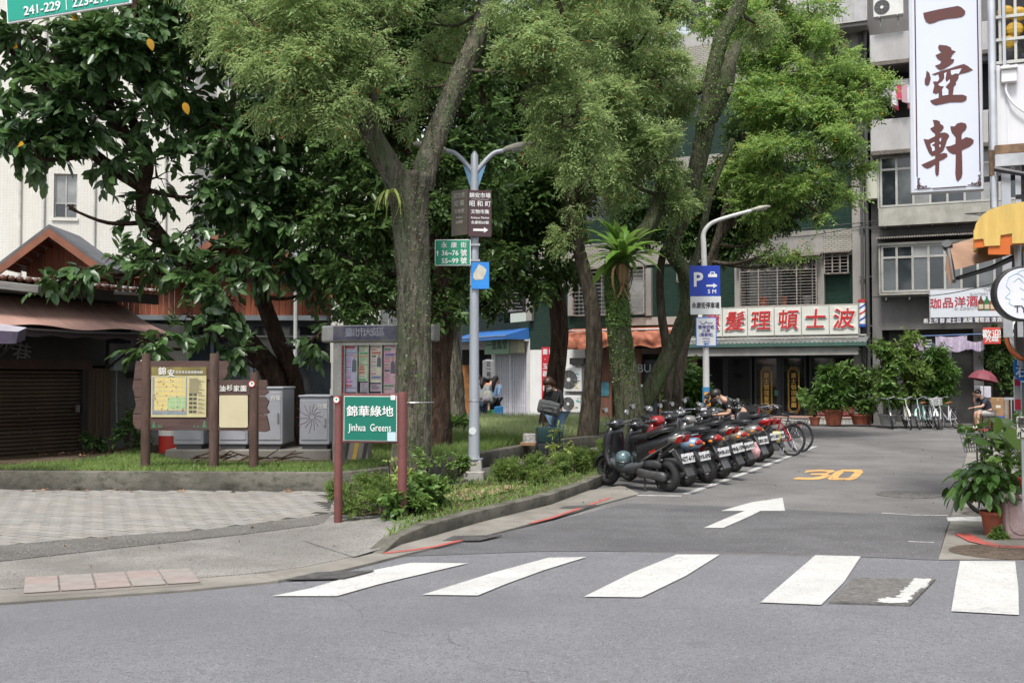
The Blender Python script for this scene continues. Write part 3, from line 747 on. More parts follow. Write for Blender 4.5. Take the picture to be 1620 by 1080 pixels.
# ------------------------------------------------------------------ green tiled apartment block at the end of the lane
GF=Facade(.72,43.4,-27.0); GW=13.0
g=facade_root('apartment_block','dark green tiled apartment block with cream bands behind the parked scooters','building',GF)
holes=[]
def gh(x0,y0,x1,y1): r_=GF.rect(x0,y0,x1,y1); holes.append(r_); return r_
w_big=gh(1175,411,1295,484); w_sm=gh(1307,402,1344,433)
w_a=gh(912,425,1024,498); w_b=gh(858,424,896,455); w_t=gh(1232,270,1292,337); w_c=gh(1075,417,1102,446)
w_u1=gh(1030,268,1130,350); w_u2=gh(880,250,960,350); w_v1=gh(1190,130,1300,195); w_v2=gh(1000,110,1110,190)
zb0,zb1=GF.uv(1250,408)[1],GF.uv(1250,367)[1]          # cement and cream band above the first storey
zc0,zc1=GF.uv(1330,249)[1],GF.uv(1330,225)[1]
ztop=GF.uv(1365,35)[1]; zs0=GF.uv(1250,530)[1]; zshop=GF.uv(1250,548)[1]
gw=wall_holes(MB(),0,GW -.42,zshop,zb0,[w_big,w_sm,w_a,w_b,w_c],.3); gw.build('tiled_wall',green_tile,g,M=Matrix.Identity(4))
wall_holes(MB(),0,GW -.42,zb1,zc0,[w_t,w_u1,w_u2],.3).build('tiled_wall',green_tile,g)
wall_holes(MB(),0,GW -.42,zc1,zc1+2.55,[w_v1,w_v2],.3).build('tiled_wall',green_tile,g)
uS0,uS1=GF.uv(1168,390)[0],GF.uv(1303,390)[0]
def band(z0,z1,y=-.06):
    MB().box(0,uS0 -.004,y,.3,z0,z1).box(uS1+.004,GW -.42,y,.3,z0,z1).build('tiled_band',cream_tile,g)
    MB().box(uS0,uS1,y -.012,.3,z0,z1).build('rendered_band',render_grey,g)
band(zb0,zb1)
MB().box(0,GW -.42,-.06,.3,zc0,zc1).build('tiled_band',cream_tile,g)
MB().box(0,GW -.42,-.06,.3,zc1+2.55,ztop).build('tiled_band',cream_tile,g)
MB().box(0,GW -.42,-.05,.3,ztop,ztop+.5).build('parapet',render_lt,g)
MB().box(GW -.42,GW,-.16,.3,0,ztop+.1).build('pilaster',render_grey,g,bevel=.015)
for (x,y0,y1) in ((1170,412,490),(1300,405,490),(906,425,500),(1028,425,500),(840,430,508),(1293,266,345),(1020,268,350)):
    u,z0=GF.uv(x,y1); z1=GF.uv(x,y0)[1]
    MB().box(u -.13,u+.13,-.2,.3,z0,z1).build('pier',render_grey,g,bevel=.01)
window(g,GF,1175,411,1295,484,4,1,g=[gl_d,gl_g,gl_d,gl_d],m=alu_d,y=.2)
window(g,GF,912,425,1024,498,3,1,g=[gl_d,gl_g,gl_c],m=alu_d,y=.2)
window(g,GF,1307,402,1344,433,2,1,g=gl_d,m=alu_d,y=.2)
window(g,GF,858,424,896,455,2,1,g=[gl_g,gl_d],m=alu_d,y=.2)
window(g,GF,1075,417,1102,446,1,1,g=gl_d,m=alu_d,y=.2)
window(g,GF,1232,270,1292,337,2,1,g=[gl_d,gl_g],m=alu_d,y=.2)
window(g,GF,1030,268,1130,350,3,1,g=[gl_d,gl_g,gl_c],m=alu_d,y=.2)
window(g,GF,880,250,960,350,2,1,g=[gl_d,gl_g],m=alu_d,y=.2)
window(g,GF,1190,130,1300,195,4,1,split=.7,g=[gl_c,gl_g,gl_c],y=.2)
window(g,GF,1000,110,1110,190,3,1,g=[gl_c,gl_g,gl_d],y=.2)
grille(g,*w_big,hb=12,vb=4,arches=4,proj=.4)
grille(g,*w_a,hb=12,vb=4,arches=0,proj=.4)
grille(g,*w_sm,hb=6,vb=3,proj=.3)
grille(g,*w_b,hb=8,vb=3,proj=.35,m=plain('white_bar',(.55,.54,.5),.6))
grille(g,*w_c,hb=7,vb=3,proj=.3)
corr=mat('corrugated_sheet',(.17,.155,.14),.85,var=.25,vs_=4,dirt=.7,dirtcol=(.09,.06,.045))
def corrug(par,u0,u1,y0,y1,z0,z1,m,pitch=.08,amp=.018,name='corrugated_roof',th=.004):
    """corrugated sheet sloping from the wall (y1, z1) down to its outer edge (y0, z0)"""
    n=max(4,int((u1 -u0)/pitch*4)); v=[]; f=[]
    for i in range(n+1):
        u=u0+(u1 -u0)*i/n; a=amp*math.sin(2*math.pi*(u -u0)/pitch)
        v+=[(u,y0,z0+a),(u,y1,z1+a),(u,y0,z0+a -th*3),(u,y1,z1+a -th*3)]
    for i in range(n):
        b=i*4; f+=[(b,b+4,b+5,b+1),(b+2,b+3,b+7,b+6),(b,b+2,b+6,b+4)]
    return MB().add(v,f).build(name,m,par,smooth=True)
corrug(g,w_big[0] -.15,w_big[1]+.15,-.62,.0,w_big[3]+.04,w_big[3]+.22,corr)
corrug(g,w_sm[0] -.1,w_sm[1]+.1,-.45,.0,w_sm[3]+.03,w_sm[3]+.16,corr)
pot_red=mat('terracotta',(.30,.085,.045),.8,var=.2,vs_=6,dirt=.3,dirtcol=(.15,.08,.06))
# flower pots standing in the big grille
for (x,r_,c,l) in ((1210,.17,pot_red,'squat red pot behind the bars of the arched window'),(1243,.11,pot_red,'small red pot in the middle of the arched window'),(1279,.16,plain('pot_grey',(.22,.22,.22),.7),'grey pot with a twiggy plant at the right of the arched window')):
    u,z=GF.uv(x,484); t=child_thing('flower_pot',l,'flower pot',GF,u,-.2,w_big[2]+.0)
    MB().lathe([(r_*.7,0),(r_,.26),(r_*1.08,.27),(r_*1.08,.32),(r_*.9,.32),(r_*.88,.28)],14).build('pot',c,t,smooth=True)
# side wing going away to the left, behind the trees
SFc=Facade(.72 -.5*9,43.4+.866*9,-60.0)
g2w=wall_holes(MB(),0,9,3.2,13.0,[(6.9,8.7,3.9,5.7)],.3)
sw=g2w.build('side_wall',green_tile,g,M=Matrix.Translation(GF.o).inverted() @ Matrix.Identity(4))
sw.matrix_local=(Matrix.Translation(GF.o) @ Matrix.Rotation(GF.a,4,'Z')).inverted() @ (Matrix.Translation(SFc.o) @ Matrix.Rotation(SFc.a,4,'Z'))
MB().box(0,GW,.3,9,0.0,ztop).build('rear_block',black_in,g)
# horizontal cable and rain pipe
cb=MB().tube([(uS0 -6,-.25,zb1 -.12),(uS0,-.22,zb1 -.02),(GW -2,-.22,zb1+.06),(GW+.3,-.3,zb1+.15),(GW+5,-.6,zb1+.2)],.018,6)
cb.build('cable',mat('black_cable',(.02,.02,.02),.6),g)
MB().cyl((GW+.1,-.14,0),(GW+.1,-.14,14),.05,.05,8).build('downpipe',conduit,g)
MB().cyl((uS1 -.35,-.27,zs0),(uS1 -.35,-.27,zb0),.02,.02,6).build('conduit',conduit,g)
# ---- barber shop front in the ground floor
b=facade_root('barber_shop_front','dark glazed barber shop front with gold lettered doors under a green awning rail','shop front',GF)
xa,xb=GF.uv(1085,600)[0],GF.uv(1376,600)[0]
zt=GF.uv(1250,563)[1]
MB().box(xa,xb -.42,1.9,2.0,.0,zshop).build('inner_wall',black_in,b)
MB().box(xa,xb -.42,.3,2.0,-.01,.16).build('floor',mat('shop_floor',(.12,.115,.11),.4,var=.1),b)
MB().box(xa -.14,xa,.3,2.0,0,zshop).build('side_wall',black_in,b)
teal=plain('teal_trim',(.02,.10,.13),.5)
MB().box(xa,xb -.42,-.02,.12,zt,zt+.07).build('head_rail',teal,b)
MB().box(xa,xb -.42,-.01,.3,zt+.07,zshop+.2).build('lintel',mat('lintel_dark',(.05,.05,.05),.6),b)
dk=plain('dark_door_frame',(.03,.03,.033),.4,.4)
for (x0,x1,col_,nm) in ((1100,1146,gl_d,'window'),(1147,1189,gl_d,'window'),(1193,1231,gl_g,'door'),(1236,1275,gl_d,'door'),(1280,1372,gl_d,'window')):
    u0,u1=GF.uv(x0,600)[0],GF.uv(x1,600)[0]
    mb=MB();
    z0_=.18 if nm=='door' or x0<1190 else .72
    mb.box(u0,u0+.07,.05,.12,z0_,zt); mb.box(u1 -.07,u1,.05,.12,z0_,zt); mb.box(u0+.07,u1 -.07,.05,.12,zt -.08,zt); mb.box(u0+.07,u1 -.07,.05,.12,z0_,z0_+.1)
    o=mb.build(nm,dk,b)
    MB().box(u0+.06,u1 -.06,.08,.086,z0_+.08,zt -.06).build('pane',glass('shop_glass',(.012,.012,.012),.04),o)
    if nm=='window': MB().box(u0+.12,u1 -.12,.13,.15,z0_+.12,z0_+(1.15 if x0<1190 else .7)).build('blind',mat('blind_tan',(.16,.12,.08),.8,var=.1),o)
    else:
        uc=GF.uv(1212 if x0<1230 else 1255,620)[0]; zc=GF.uv(1230,617)[1]
        gold=plain('gold_leaf',(.5,.3,.07),.45,.4)
        fr=MB(); W_,H_=.2,.82
        pl=[(-W_,-H_+.14),(-W_+.1,-H_),(W_ -.1,-H_),(W_,-H_+.14),(W_,H_ -.14),(W_ -.1,H_),(-W_+.1,H_),(-W_,H_ -.14),(-W_,-H_+.14)]
        for s_ in (1.0,.84): fr.tube([(uc+p[0]*s_,.07,zc+p[1]*(s_*.5+.5)) for p in pl],.011,4)
        fr.build('gold_border',gold,o)
        for k,ch in enumerate('波士頓理髮廳'): lettering(ch,.2,gold,o,uc,.066,zc+.52 -k*.21,bold=.035)
MB().cbox((GF.uv(1233,600)[0],.1,1.2),(.1,.1,2.3)).build('door_mullion',dk,b)
# red tiled dado, pink step, white plinth
dado=tiles('red_dado_tiles',(.16,.012,.012),(.20,.02,.02),(.30,.28,.25),.22,.07,.006,.3,.4,.5,.2)
u0,u1=GF.uv(1278,650)[0],GF.uv(1374,650)[0]
MB().box(u0,u1 -.3,-.02,.1,.3,.72).build('tiled_dado',dado,b)
u2,u3=GF.uv(1086,600)[0],GF.uv(1102,600)[0]
MB().box(u2,u3,-.04,.12,0.0,zt).build('tiled_pier',tiles('red_pier_tiles',(.16,.012,.012),(.20,.02,.02),(.30,.28,.25),.07,.22,.006,.3,.4,0,.2),b)
MB().box(u3+.02,xb -.45,-.35,.06,.0,.2).build('step',tiles('white_step_tiles',(.52,.51,.48),(.56,.55,.52),(.2,.2,.19),.11,.11,.008,.4,.4,0,.3),b)
MB().box(u3,xb -.43,-.37,.07,.2,.26).build('step_top',mat('pink_sill',(.42,.27,.22),.6,var=.15,vs_=8),b)
MB().cbox((GF.uv(1228,636)[0],.04,GF.uv(1228,617)[1] -.1),(.14,.02,.2)).build('door_notice',mat('notice_green',(.03,.10,.07),.5),b)
# awning rail and fascia over the shop
aw=facade_root('shop_canopy','long flat canopy with corrugated edge and green gutter over the barber shop','canopy',GF)
ua,ub=GF.uv(1057,548,-.9)[0],GF.uv(1372,541,-.9)[0]
ze=GF.uv(1250,543,-.9)[1]
corrug(aw,ua,ub,-1.0,-.02,ze+.03,ze+.34,mat('canopy_sheet',(.15,.155,.15),.6,var=.2,dirt=.6),.16,.02)
MB().box(ua,ub,-1.03,-.96,ze -.12,ze+.02).build('gutter',plain('green_gutter',(.05,.11,.09),.5,dirt=.4),aw,bevel=.01)
MB().box(ua+.2,ub -.3,-.9,-.84,ze -.42,ze -.13).build('fascia',mat('fascia_grey',(.30,.29,.27),.7,var=.1,dirt=.5),aw,bevel=.008)
MB().box(ua+.2,ub -.3,-.84,-.05,ze -.24,ze -.2).build('soffit',mat('fascia_grey',(.3,.3,.3)),aw)
MB().tube([(ua,-.75,ze+.2),(ub -.3,-.75,ze+.2)],.02,6).tube([(ua+1,-.45,ze+.27),(ub -.1,-.45,ze+.27)],.02,6).build('pipe',plain('pale_pipe',(.55,.53,.48),.5),aw)
for k in range(4): MB().cbox((ua+.4+(ub -ua -1.2)*k/3,-.45,ze -.05),(.05,.9,.05)).build('arm',dk,aw)
# ---- the six panel sign
sg=facade_root('barber_sign','white six panel sign with big red characters above the barber shop','sign',GF)
sx=[1115,1143,1183,1225,1268,1312,1358]
sz0,sz1=GF.uv(1250,530,-.5)[1],GF.uv(1250,486,-.5)[1]
su=[GF.uv(x,508,-.5)[0] for x in sx]; su[0]=su[1] -(su[2] -su[1])
sgm=mat('sign_acrylic',(.62,.63,.58),.35,var=.04,vs_=2,dirt=.35,dirtcol=(.5,.47,.36))
red_ch=mat('sign_red',(.48,.018,.02),.4,var=.12,vs_=6,dirt=.25,dirtcol=(.6,.3,.28)); wht_ch=plain('sign_outline',(.72,.70,.66),.5)
MB().box(su[0] -.05,su[-1]+.05,-.5,-.2,sz0 -.06,sz1+.06).build('cabinet',mat('sign_cabinet',(.33,.32,.29),.6,var=.15,dirt=.5),sg,bevel=.01)
for k,ch in enumerate('廳髮理頓士波'):
    o=MB().box(su[k]+.015,su[k+1] -.015,-.53,-.5,sz0,sz1).build('sign_panel',sgm,sg,bevel=.005)
    uc=(su[k]+su[k+1])/2; zc=(sz0+sz1)/2
    lettering(ch,.76,wht_ch,o,uc,-.545,zc,bold=.10,depth=.012,shear=.08,name='character_outline')
    lettering(ch,.74,red_ch,o,uc,-.57,zc,bold=.024,depth=.012,shear=.08,name='character')
for uu in (su[1],su[3],su[5]): MB().cbox((uu,-.1,(sz0+sz1)/2),(.06,.22,.06)).build('bracket',steel,sg)
u,z=GF.uv(1364,515,-.45)
bp=child_thing('barber_pole','striped red white and blue barber pole beside the red character sign','barber pole',GF,u,-.42,0)
z0,z1=GF.uv(1364,517,-.4)[1],GF.uv(1364,474,-.4)[1]
cols=[plain('pole_white',(.7,.7,.7),.3),plain('pole_red',(.5,.03,.03),.3),plain('pole_blue',(.03,.08,.35),.3)]
MB().cyl((0,0,z0+.1),(0,0,z1 -.1),.11,.11,16).build('cylinder',cols[0],bp,smooth=True)
for c_,ph in ((cols[1],0),(cols[2],math.pi)):
    st=MB()
    for k in range(24):
        a0=ph+k*.42; zz=z0+.12+(z1 -z0 -.26)*k/24; zz2=z0+.12+(z1 -z0 -.26)*(k+1)/24
        st.add([(.113*math.cos(a0),.113*math.sin(a0),zz),(.113*math.cos(a0+.42),.113*math.sin(a0+.42),zz2),(.113*math.cos(a0+.42),.113*math.sin(a0+.42),zz2+.07),(.113*math.cos(a0),.113*math.sin(a0),zz+.07)],[(0,1,2,3)])
    st.build('stripe',c_,bp)
for zz,c_ in ((z0,2),(z1 -.09,1)): MB().cyl((0,0,zz),(0,0,zz+.09),.13,.13,16).build('cap',cols[c_],bp)
MB().cbox((0,.2,(z0+z1)/2),(.04,.4,.04)).build('bracket',steel,bp)
# ---- the small eateries left of the barber
e_=facade_root('eatery_front','narrow shop fronts in shade with brown doorways under the rolled red tarpaulin','shop front',GF)
u0,u1=0.1,GF.uv(1082,600)[0]
ua_=GF.uv(1078,600)[0];
MB().box(0.02,GF.uv(926,600)[0],-.03,.1,0,zshop).build('white_wall',white_wall,e_)
brown=mat('brown_boards',(.13,.055,.03),.7,var=.25,vs_=3,stretch=(6,6,.6),dirt=.4)
MB().box(GF.uv(926,600)[0],u1,1.2,1.3,0,zshop).build('back_wall',black_in,e_)
for (x0,x1) in ((945,968),(1004,1015),(1043,1082)): MB().box(GF.uv(x0,600)[0],GF.uv(x1,600)[0],-.03,.1,0,zshop).build('boarded_pier',brown,e_)
MB().box(GF.uv(926,600)[0],u1,-.02,.12,GF.uv(1000,560)[1],zshop).build('fascia',mat('eatery_fascia',(.10,.08,.07),.8,var=.3),e_)
MB().box(GF.uv(951,600)[0],GF.uv(964,600)[0],-.06,-.031,GF.uv(957,626)[1],GF.uv(957,604)[1]).build('menu_board',mat('menu_teal',(.05,.16,.20),.5,var=.5,vs_=14),e_)
MB().box(GF.uv(1010,600)[0],GF.uv(1018,600)[0],-.06,-.031,GF.uv(1010,612)[1],GF.uv(1010,608)[1]).build('poster',plain('poster_white',(.4,.42,.44),.6),e_)
lettering('BU',.45,plain('worn_white_print',(.35,.36,.38),.6),e_,GF.uv(1016,583)[0]+.1,-.05,GF.uv(1016,583)[1])
MB().box(GF.uv(1004,600)[0],GF.uv(1003,600)[0]+.9,.12,.16,.02,2.3).build('door',mat('black_door',(.015,.018,.025),.4,var=.2),e_)
# rolled tarpaulin awning
tp=facade_root('tarpaulin_awning','crumpled red brown tarpaulin awning rolled above the small shop doorways','awning',GF)
tar=mat('tarpaulin',(.40,.135,.075),.7,var=.22,vs_=4,bump=.8,bs=9,dirt=.35,dirtcol=(.17,.06,.04),stretch=(1,1,1))
pa,pb=GF.uv(893,545,-.9)[0],GF.uv(1072,545,-.9)[0]
zt1,zt0=GF.uv(980,522,-.9)[1],GF.uv(980,548,-.9)[1]
rng2=random.Random(8); v=[]; f=[]; nu,nv=150,16
for i in range(nu+1):
    for j in range(nv+1):
        u=pa+(pb -pa)*i/nu; s_=j/nv
        fold=(.13*mnoise.noise(Vector((u*1.3,s_*2.2,0)))+.05*mnoise.noise(Vector((u*5,s_*5,3))))*min(1,s_*3)
        sag=.05*math.sin(i*.17)*s_+(.22 if s_>.5 and (i//19)%3==1 else 0)*(s_ -.5)
        v.append((u,-.1 -.85*min(1,s_/.35)+fold,zt1+.12 -.14*min(1,s_/.35) -max(0,s_ -.35)/.65*(zt1 -zt0) -sag))
for i in range(nu):
    for j in range(nv): a=i*(nv+1)+j; f.append((a,a+nv+1,a+nv+2,a+1))
MB().add(v,f).build('canopy',tar,tp,smooth='all')
MB().tube([(pa,-.92,zt1),(pb,-.92,zt1)],.03,8).tube([(pb,-.1,zt1+.1),(pb,-.92,zt1)],.025,6).build('frame',steel,tp)
MB().prism([(-.1,zt1+.14),(-.95,zt1),(-1.0,zt0+.1),(-.6,zt0),(-.1,zt0+.3)],pb,pb+.02,axis='x').build('side_flap',tar,tp)
MB().box(pa+1.5,pb -.2,-.12,-.02,zt1+.2,zt1+.5).build('back_board',mat('pale_board',(.35,.33,.29),.8,var=.2,dirt=.6),tp)
# air conditioners, stacked beside the wall with the banner
u,z=GF.uv(905,618,-.4)
ac_unit(g,u,-.25,GF.uv(905,619,-.4)[1],.82,.92,.34,'upper outdoor air conditioner covered in stickers behind the woman with the suitcase',-.13,stickers=9)
ac_unit(g,GF.uv(904,640,-.4)[0],-.25,GF.uv(905,652,-.4)[1],.78,.66,.34,'lower outdoor air conditioner with dark fan just above the grass',-.13,stickers=5)
ac_unit(g,GF.uv(912,580,-.4)[0],-.25,GF.uv(912,577,-.4)[1]+.02,.6,.25,.3,'small dusty ventilation unit with orange part above the air conditioners',-.1,m=mat('dusty_metal',(.09,.08,.07),.6,var=.4))
# red banner on the white wall
u,z=GF.uv(862,590,-.1)
rb=child_thing('banner','tall red banner with white characters on the white wall behind the reddish trunk','banner',GF,u,-.06,0)
z0,z1=GF.uv(862,640)[1],GF.uv(862,549)[1]
redb=plain('banner_red',(.46,.015,.03),.6,dirt=.1)
MB().box(-.16,.46,-.012,0,z0,z1).build('cloth',redb,rb,bevel=.003)
wt_=plain('print_white',(.75,.73,.72),.6)
for cxx,s_ in ((0.0,'畫·玉器·書'),(.28,'藝術品·收')):
    for k,ch in enumerate(s_): lettering(ch,.24,wt_,rb,cxx,-.018,z1 -.2 -k*.29,bold=.03)
# ---- white shop on the corner with folding shutter, blue awning, green sign
SF=Facade(.72 -.5*3.0,43.4+.866*3.0 -.0,-60.0)
s_=facade_root('corner_shop','small white corner shop closed by a pale folding gate','shop',SF)
WS=3.0; zs1=3.1
hole=(0.12,2.75,.0,2.85)
wall_holes(MB(),-.2,WS,0,zs1,[hole],.25).build('wall',white_wall,s_)
MB().box(-.2,WS,.25,.4,0,zs1).build('inner_wall',mat('dim_grey',(.42,.42,.46),.8),s_)
gate=MB(); gm_=plain('folding_gate_paint',(.78,.78,.82),.5)
for k in range(34):
    u=.16+(2.55)*k/33; gate.cbox((u,.08+.02*(k%2),1.42),(.02,.02,2.8))
for z in (.5,1.0,1.5,2.0,2.45):
    for k in range(33):
        u=.16+2.55*k/33; gate.tube([(u,.06,z),(u+.077,.06,z+(.07 if k%2 else -.07))],.006,4)
gate.build('folding_gate',gm_,s_)
MB().cbox((1.35,.06,1.42),(.09,.05,2.84)).cbox((2.78,.04,1.42),(.09,.09,2.84)).build('gate_post',plain('gate_post',(.6,.6,.66),.5),s_)
gs=thing('green_shop_sign','pale green shop sign box over the folding gate under the blue awning','sign',in_frame(SF,0,0,0),SF.a)
MB().box(.0,2.1,-.45,-.1,2.6,3.3).build('box',mat('sign_green',(.20,.36,.22),.5,var=.08,dirt=.2),gs,bevel=.01)
MB().box(2.1,2.75,-.42,-.1,2.62,3.28).build('side_panel',mat('sign_olive',(.28,.27,.17),.5,var=.1),gs)
for k,ch in enumerate('一壹馬堂'): lettering(ch,.42,mat('ink_dark',(.03,.05,.04),.6),gs,.4+k*.45,-.46,2.95,bold=.02)
ba=thing('blue_awning','bright blue sloping awning over the white corner shop','awning',in_frame(SF,0,0,0),SF.a)
blue_t=plain('awning_blue',(.03,.14,.42),.5,dirt=.2)
MB().add([(-1.6,-1.1,3.3),(2.95,-1.1,3.3),(2.95,.0,3.62),(-1.6,0,3.62),(-1.6,-1.1,3.15),(2.95,-1.1,3.15)],[(0,1,2,3),(4,5,1,0)]).add([(2.95,-1.1,3.15),(2.95,0,3.15),(2.95,0,3.62),(2.95,-1.1,3.3)],[(0,1,2,3)]).build('cloth',blue_t,ba)
MB().tube([(-1.6,-1.1,3.29),(2.95,-1.1,3.29)],.02,6).tube([(2.9,-1.1,3.27),(2.9,0,3.58)],.02,6).tube([(-1.5,-1.1,3.27),(-1.5,0,3.58)],.02,6).build('frame',steel,ba)
# upper floor bay with white parapet and full height grille
by=thing('caged_balcony','caged corner balcony with red curtain and white parapet above the blue awning','balcony',in_frame(SF,0,0,0),SF.a)
MB().box(-.9,2.5,-.6,-.45,6.4,8.3).build('parapet',render_lt,by,bevel=.02)
MB().box(-.9,2.5,-.45,.3,6.3,6.42).build('slab',render_grey,by)
MB().box(-.9,2.4,.25,.3,4.3,6.3).build('interior',black_in,by)
cur=MB()
for k in range(20): cur.box(.1+k*.05,.145+k*.05,.02*(k%2),.03+.02*(k%2),4.5,6.2)
cur.build('curtain',mat('curtain_red',(.34,.06,.03),.8,var=.2),by)
MB().box(1.35,1.9,-.1,-.08,5.4,5.75).box(.2,.6,-.2,-.18,4.5,4.75).build('laundry',mat('pale_cloth',(.35,.45,.36),.8,var=.4,vs_=9),by)
grille(by,-.8,2.4,4.35,6.3,hb=14,vb=8,arches=0,proj=.5,y=.0,m=plain('balcony_bar',(.40,.37,.34),.6))
# ------------------------------------------------------------------ grey building with ribbon windows, right of the lane's end
BF=Facade(12.45,37.3,-24.0)
q=facade_root('grey_apartment_building','grey concrete apartment building with ribbon windows and balconies on the right','building',BF)
def bz(y,x=1450): return BF.uv(x,y)[1]
BW=11.0
hb_=[BF.rect(1394,384,1640,462),BF.rect(1392,240,1640,321),BF.rect(1389,100,1640,180),BF.rect(1396,520,1640,670)]
hb_=[(a,BW -.3,c,d) for a,b_,c,d in hb_]
wall_holes(MB(),0,BW,0,bz(-80),hb_,.5).build('wall',concrete_old,q)
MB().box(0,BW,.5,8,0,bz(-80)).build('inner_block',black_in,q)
# projecting window bays
def bay(x0,y0,x1,y1,yb,cols,gl_,split=.74):
    u0,u1,z0,z1=BF.rect(x0,y0,x1,y1,-.55); zb_=BF.uv((x0+x1)/2,yb,-.55)[1]
    bm_=plain('bay_panel',(.33,.32,.28),.7,var=.12,dirt=.5)
    bb=MB().box(u0 -.06,u1+.06,-.55,.1,zb_,z0 -.02); bb.box(u0 -.1,u1+.1,-.62,.1,z1,z1+.08)
    for k in range(cols//2+1): u=u0+(u1 -u0)*k/(cols//2); bb.box(u -.03,u+.03,-.57,-.545,zb_,z0 -.02)
    bb.box(u0 -.08,u0 -.02,-.55,.1,z0 -.02,z1)
    bb.build('bay_apron',bm_,q)
    window(q,BF,x0,y0,x1,y1,cols,1,off=-.55,split=split,g=gl_,y=-.55,fw=.07)
bay(1394,384,1600,460,464,8,[gl_g,gl_d,gl_d,gl_d,gl_g,gl_c,gl_d,gl_g])
bay(1392,240,1610,322,352,8,[gl_d,gl_d,gl_g,gl_d,gl_c,gl_g,gl_d,gl_d])
sh_=MB()
for k in range(9): sh_.cbox((.5+k*.75,-.25,bz(470) -.05),(.05,.5,.12))
sh_.build('bay_brackets',plain('bracket_iron',(.1,.1,.1),.6),q)
sh_=MB()
for k in range(9): sh_.cbox((.5+k*.75,-.25,bz(356) -.05),(.05,.5,.12))
sh_.build('bay_brackets',plain('bracket_iron',(.1,.1,.1),.6),q)
corrug(q,.2,6.5,-.75,0,bz(384)+.12,bz(384)+.28,corr)
# balconies
for (y0,y1,xl) in ((135,228 -138+5,1377),(228+6,190,1380)):
    pass
def balcony(x0,ytop,ybot):
    u0=BF.uv(x0,ytop,-.9)[0]; z0,z1=BF.uv(1420,ybot,-.9)[1],BF.uv(1420,ytop,-.9)[1]
    MB().box(u0,BW -.3,-.9,-.75,z0,z1).box(u0,u0+.15,-.75,0,z0,z1).build('balcony_parapet',render_lt,q,bevel=.015)
    MB().box(u0,BW -.3,-.93,0,z0 -.14,z0+.02).build('balcony_slab',mat('broken_concrete',(.13,.115,.10),.95,var=.3,vs_=4,bump=1,bs=14),q,bevel=.02)
balcony(1377,187,237); balcony(1376,51,95)
# slender duct and drain between the buildings
MB().cyl((-.12,-.2,0),(-.12,-.2,16),.06,.06,8).cyl((-.3,-.1,0),(-.3,-.1,16),.05,.05,8).build('drainpipe',plain('pipe_dark',(.07,.07,.07),.6),q)
for z in range(1,9): MB().cbox((-.2,-.12,z*1.7),(.4,.05,.05)).build('pipe_clip',plain('pipe_dark',(.07,.07,.07),.6),q)
# things on the upper balconies
u,z=BF.uv(1407,31,-.85)
ac_unit(q,u,-1.1,z,.95,.62,.34,'white outdoor air conditioner with red sticker high on the topmost balcony',-.2,stickers=0)
cage=child_thing('balcony_cage','whitish plastic clad balcony enclosure at the top edge above the tiled corner','balcony',BF,0,0,0)
u0,z0=BF.uv(1290,33,-.6); u1,z1=BF.uv(1372,-40,-.6)
u1=BF.uv(1372,0,-.6)[0]; z0=BF.uv(1372,36,-.6)[1]
MB().box(u0 -.6,u1,-.9,-.86,z0,z0+2.4).box(u1 -.04,u1,-.86,.4,z0,z0+2.4).build('plastic_panel',mat('plastic_sheet',(.42,.41,.42),.5,var=.08,dirt=.3),cage)
fr=MB()
for k in range(6): uu=u0 -.6+(u1 -u0+.6)*k/5; fr.cbox((uu,-.92,z0+1.2),(.05,.04,2.4))
for z in (0,.9,2.38): fr.cbox(((u0 -.6+u1)/2,-.925,z0+z),(u1 -u0+.6,.04,.05))
fr.build('frame',alu,cage)
MB().box(u0 -.6,u1,-.86,.4,z0 -.15,z0).build('slab',render_grey,cage)
u,z=BF.uv(1415,157,-.4)
wa=child_thing('window_air_conditioner','boxy window air conditioner hanging over the middle balcony','air conditioner',BF,u,-.35,z)
MB().box(-.5,.5,-.3,.3,0,.6).build('casing',mat('ac_old',(.20,.21,.21),.5,var=.1),wa,bevel=.015)
lv=MB()
for k in range(9): lv.box(-.44,.44,-.305,-.302,.08+k*.055,.1+k*.055)
lv.build('louvres',alu,wa)
dr=child_thing('drying_laundry','round hanger of red and white laundry over the middle balcony','laundry',BF,*(lambda a: (a[0],-1.0,a[1]))(BF.uv(1428,186,-.9)))
rl=random.Random(2)
lm=[plain('cloth_white',(.55,.55,.58),.8),plain('cloth_red',(.45,.04,.08),.8),plain('cloth_pink',(.4,.25,.28),.8)]
MB().torus((0,0,1.05),.28,.012,20,5,axis='z').cyl((0,0,1.05),(0,0,1.3),.01).build('hanger_ring',alu,dr)
for k in range(10):
    a=k*.63; x,y=.28*math.cos(a),.28*math.sin(a); h_=rl.uniform(.35,.85)
    MB().add([(x -.07,y,1.03),(x+.07,y+.03,1.03),(x+.1,y+.02,1.03 -h_),(x -.08,y -.02,1.03 -h_*.9)],[(0,1,2,3)]).build('garment',lm[k%3],dr)
u,z=BF.uv(1427,318,-.4)
wh=child_thing('water_heater','cream cylindrical water heater behind the glass of the ribbon window','water heater',BF,u -.9,-.3,z+.1)
MB().lathe([(.2,0),(.26,.03),(.26,1.15),(.2,1.2)],20).build('tank',plain('heater_cream',(.45,.45,.36),.5),wh,smooth=True)
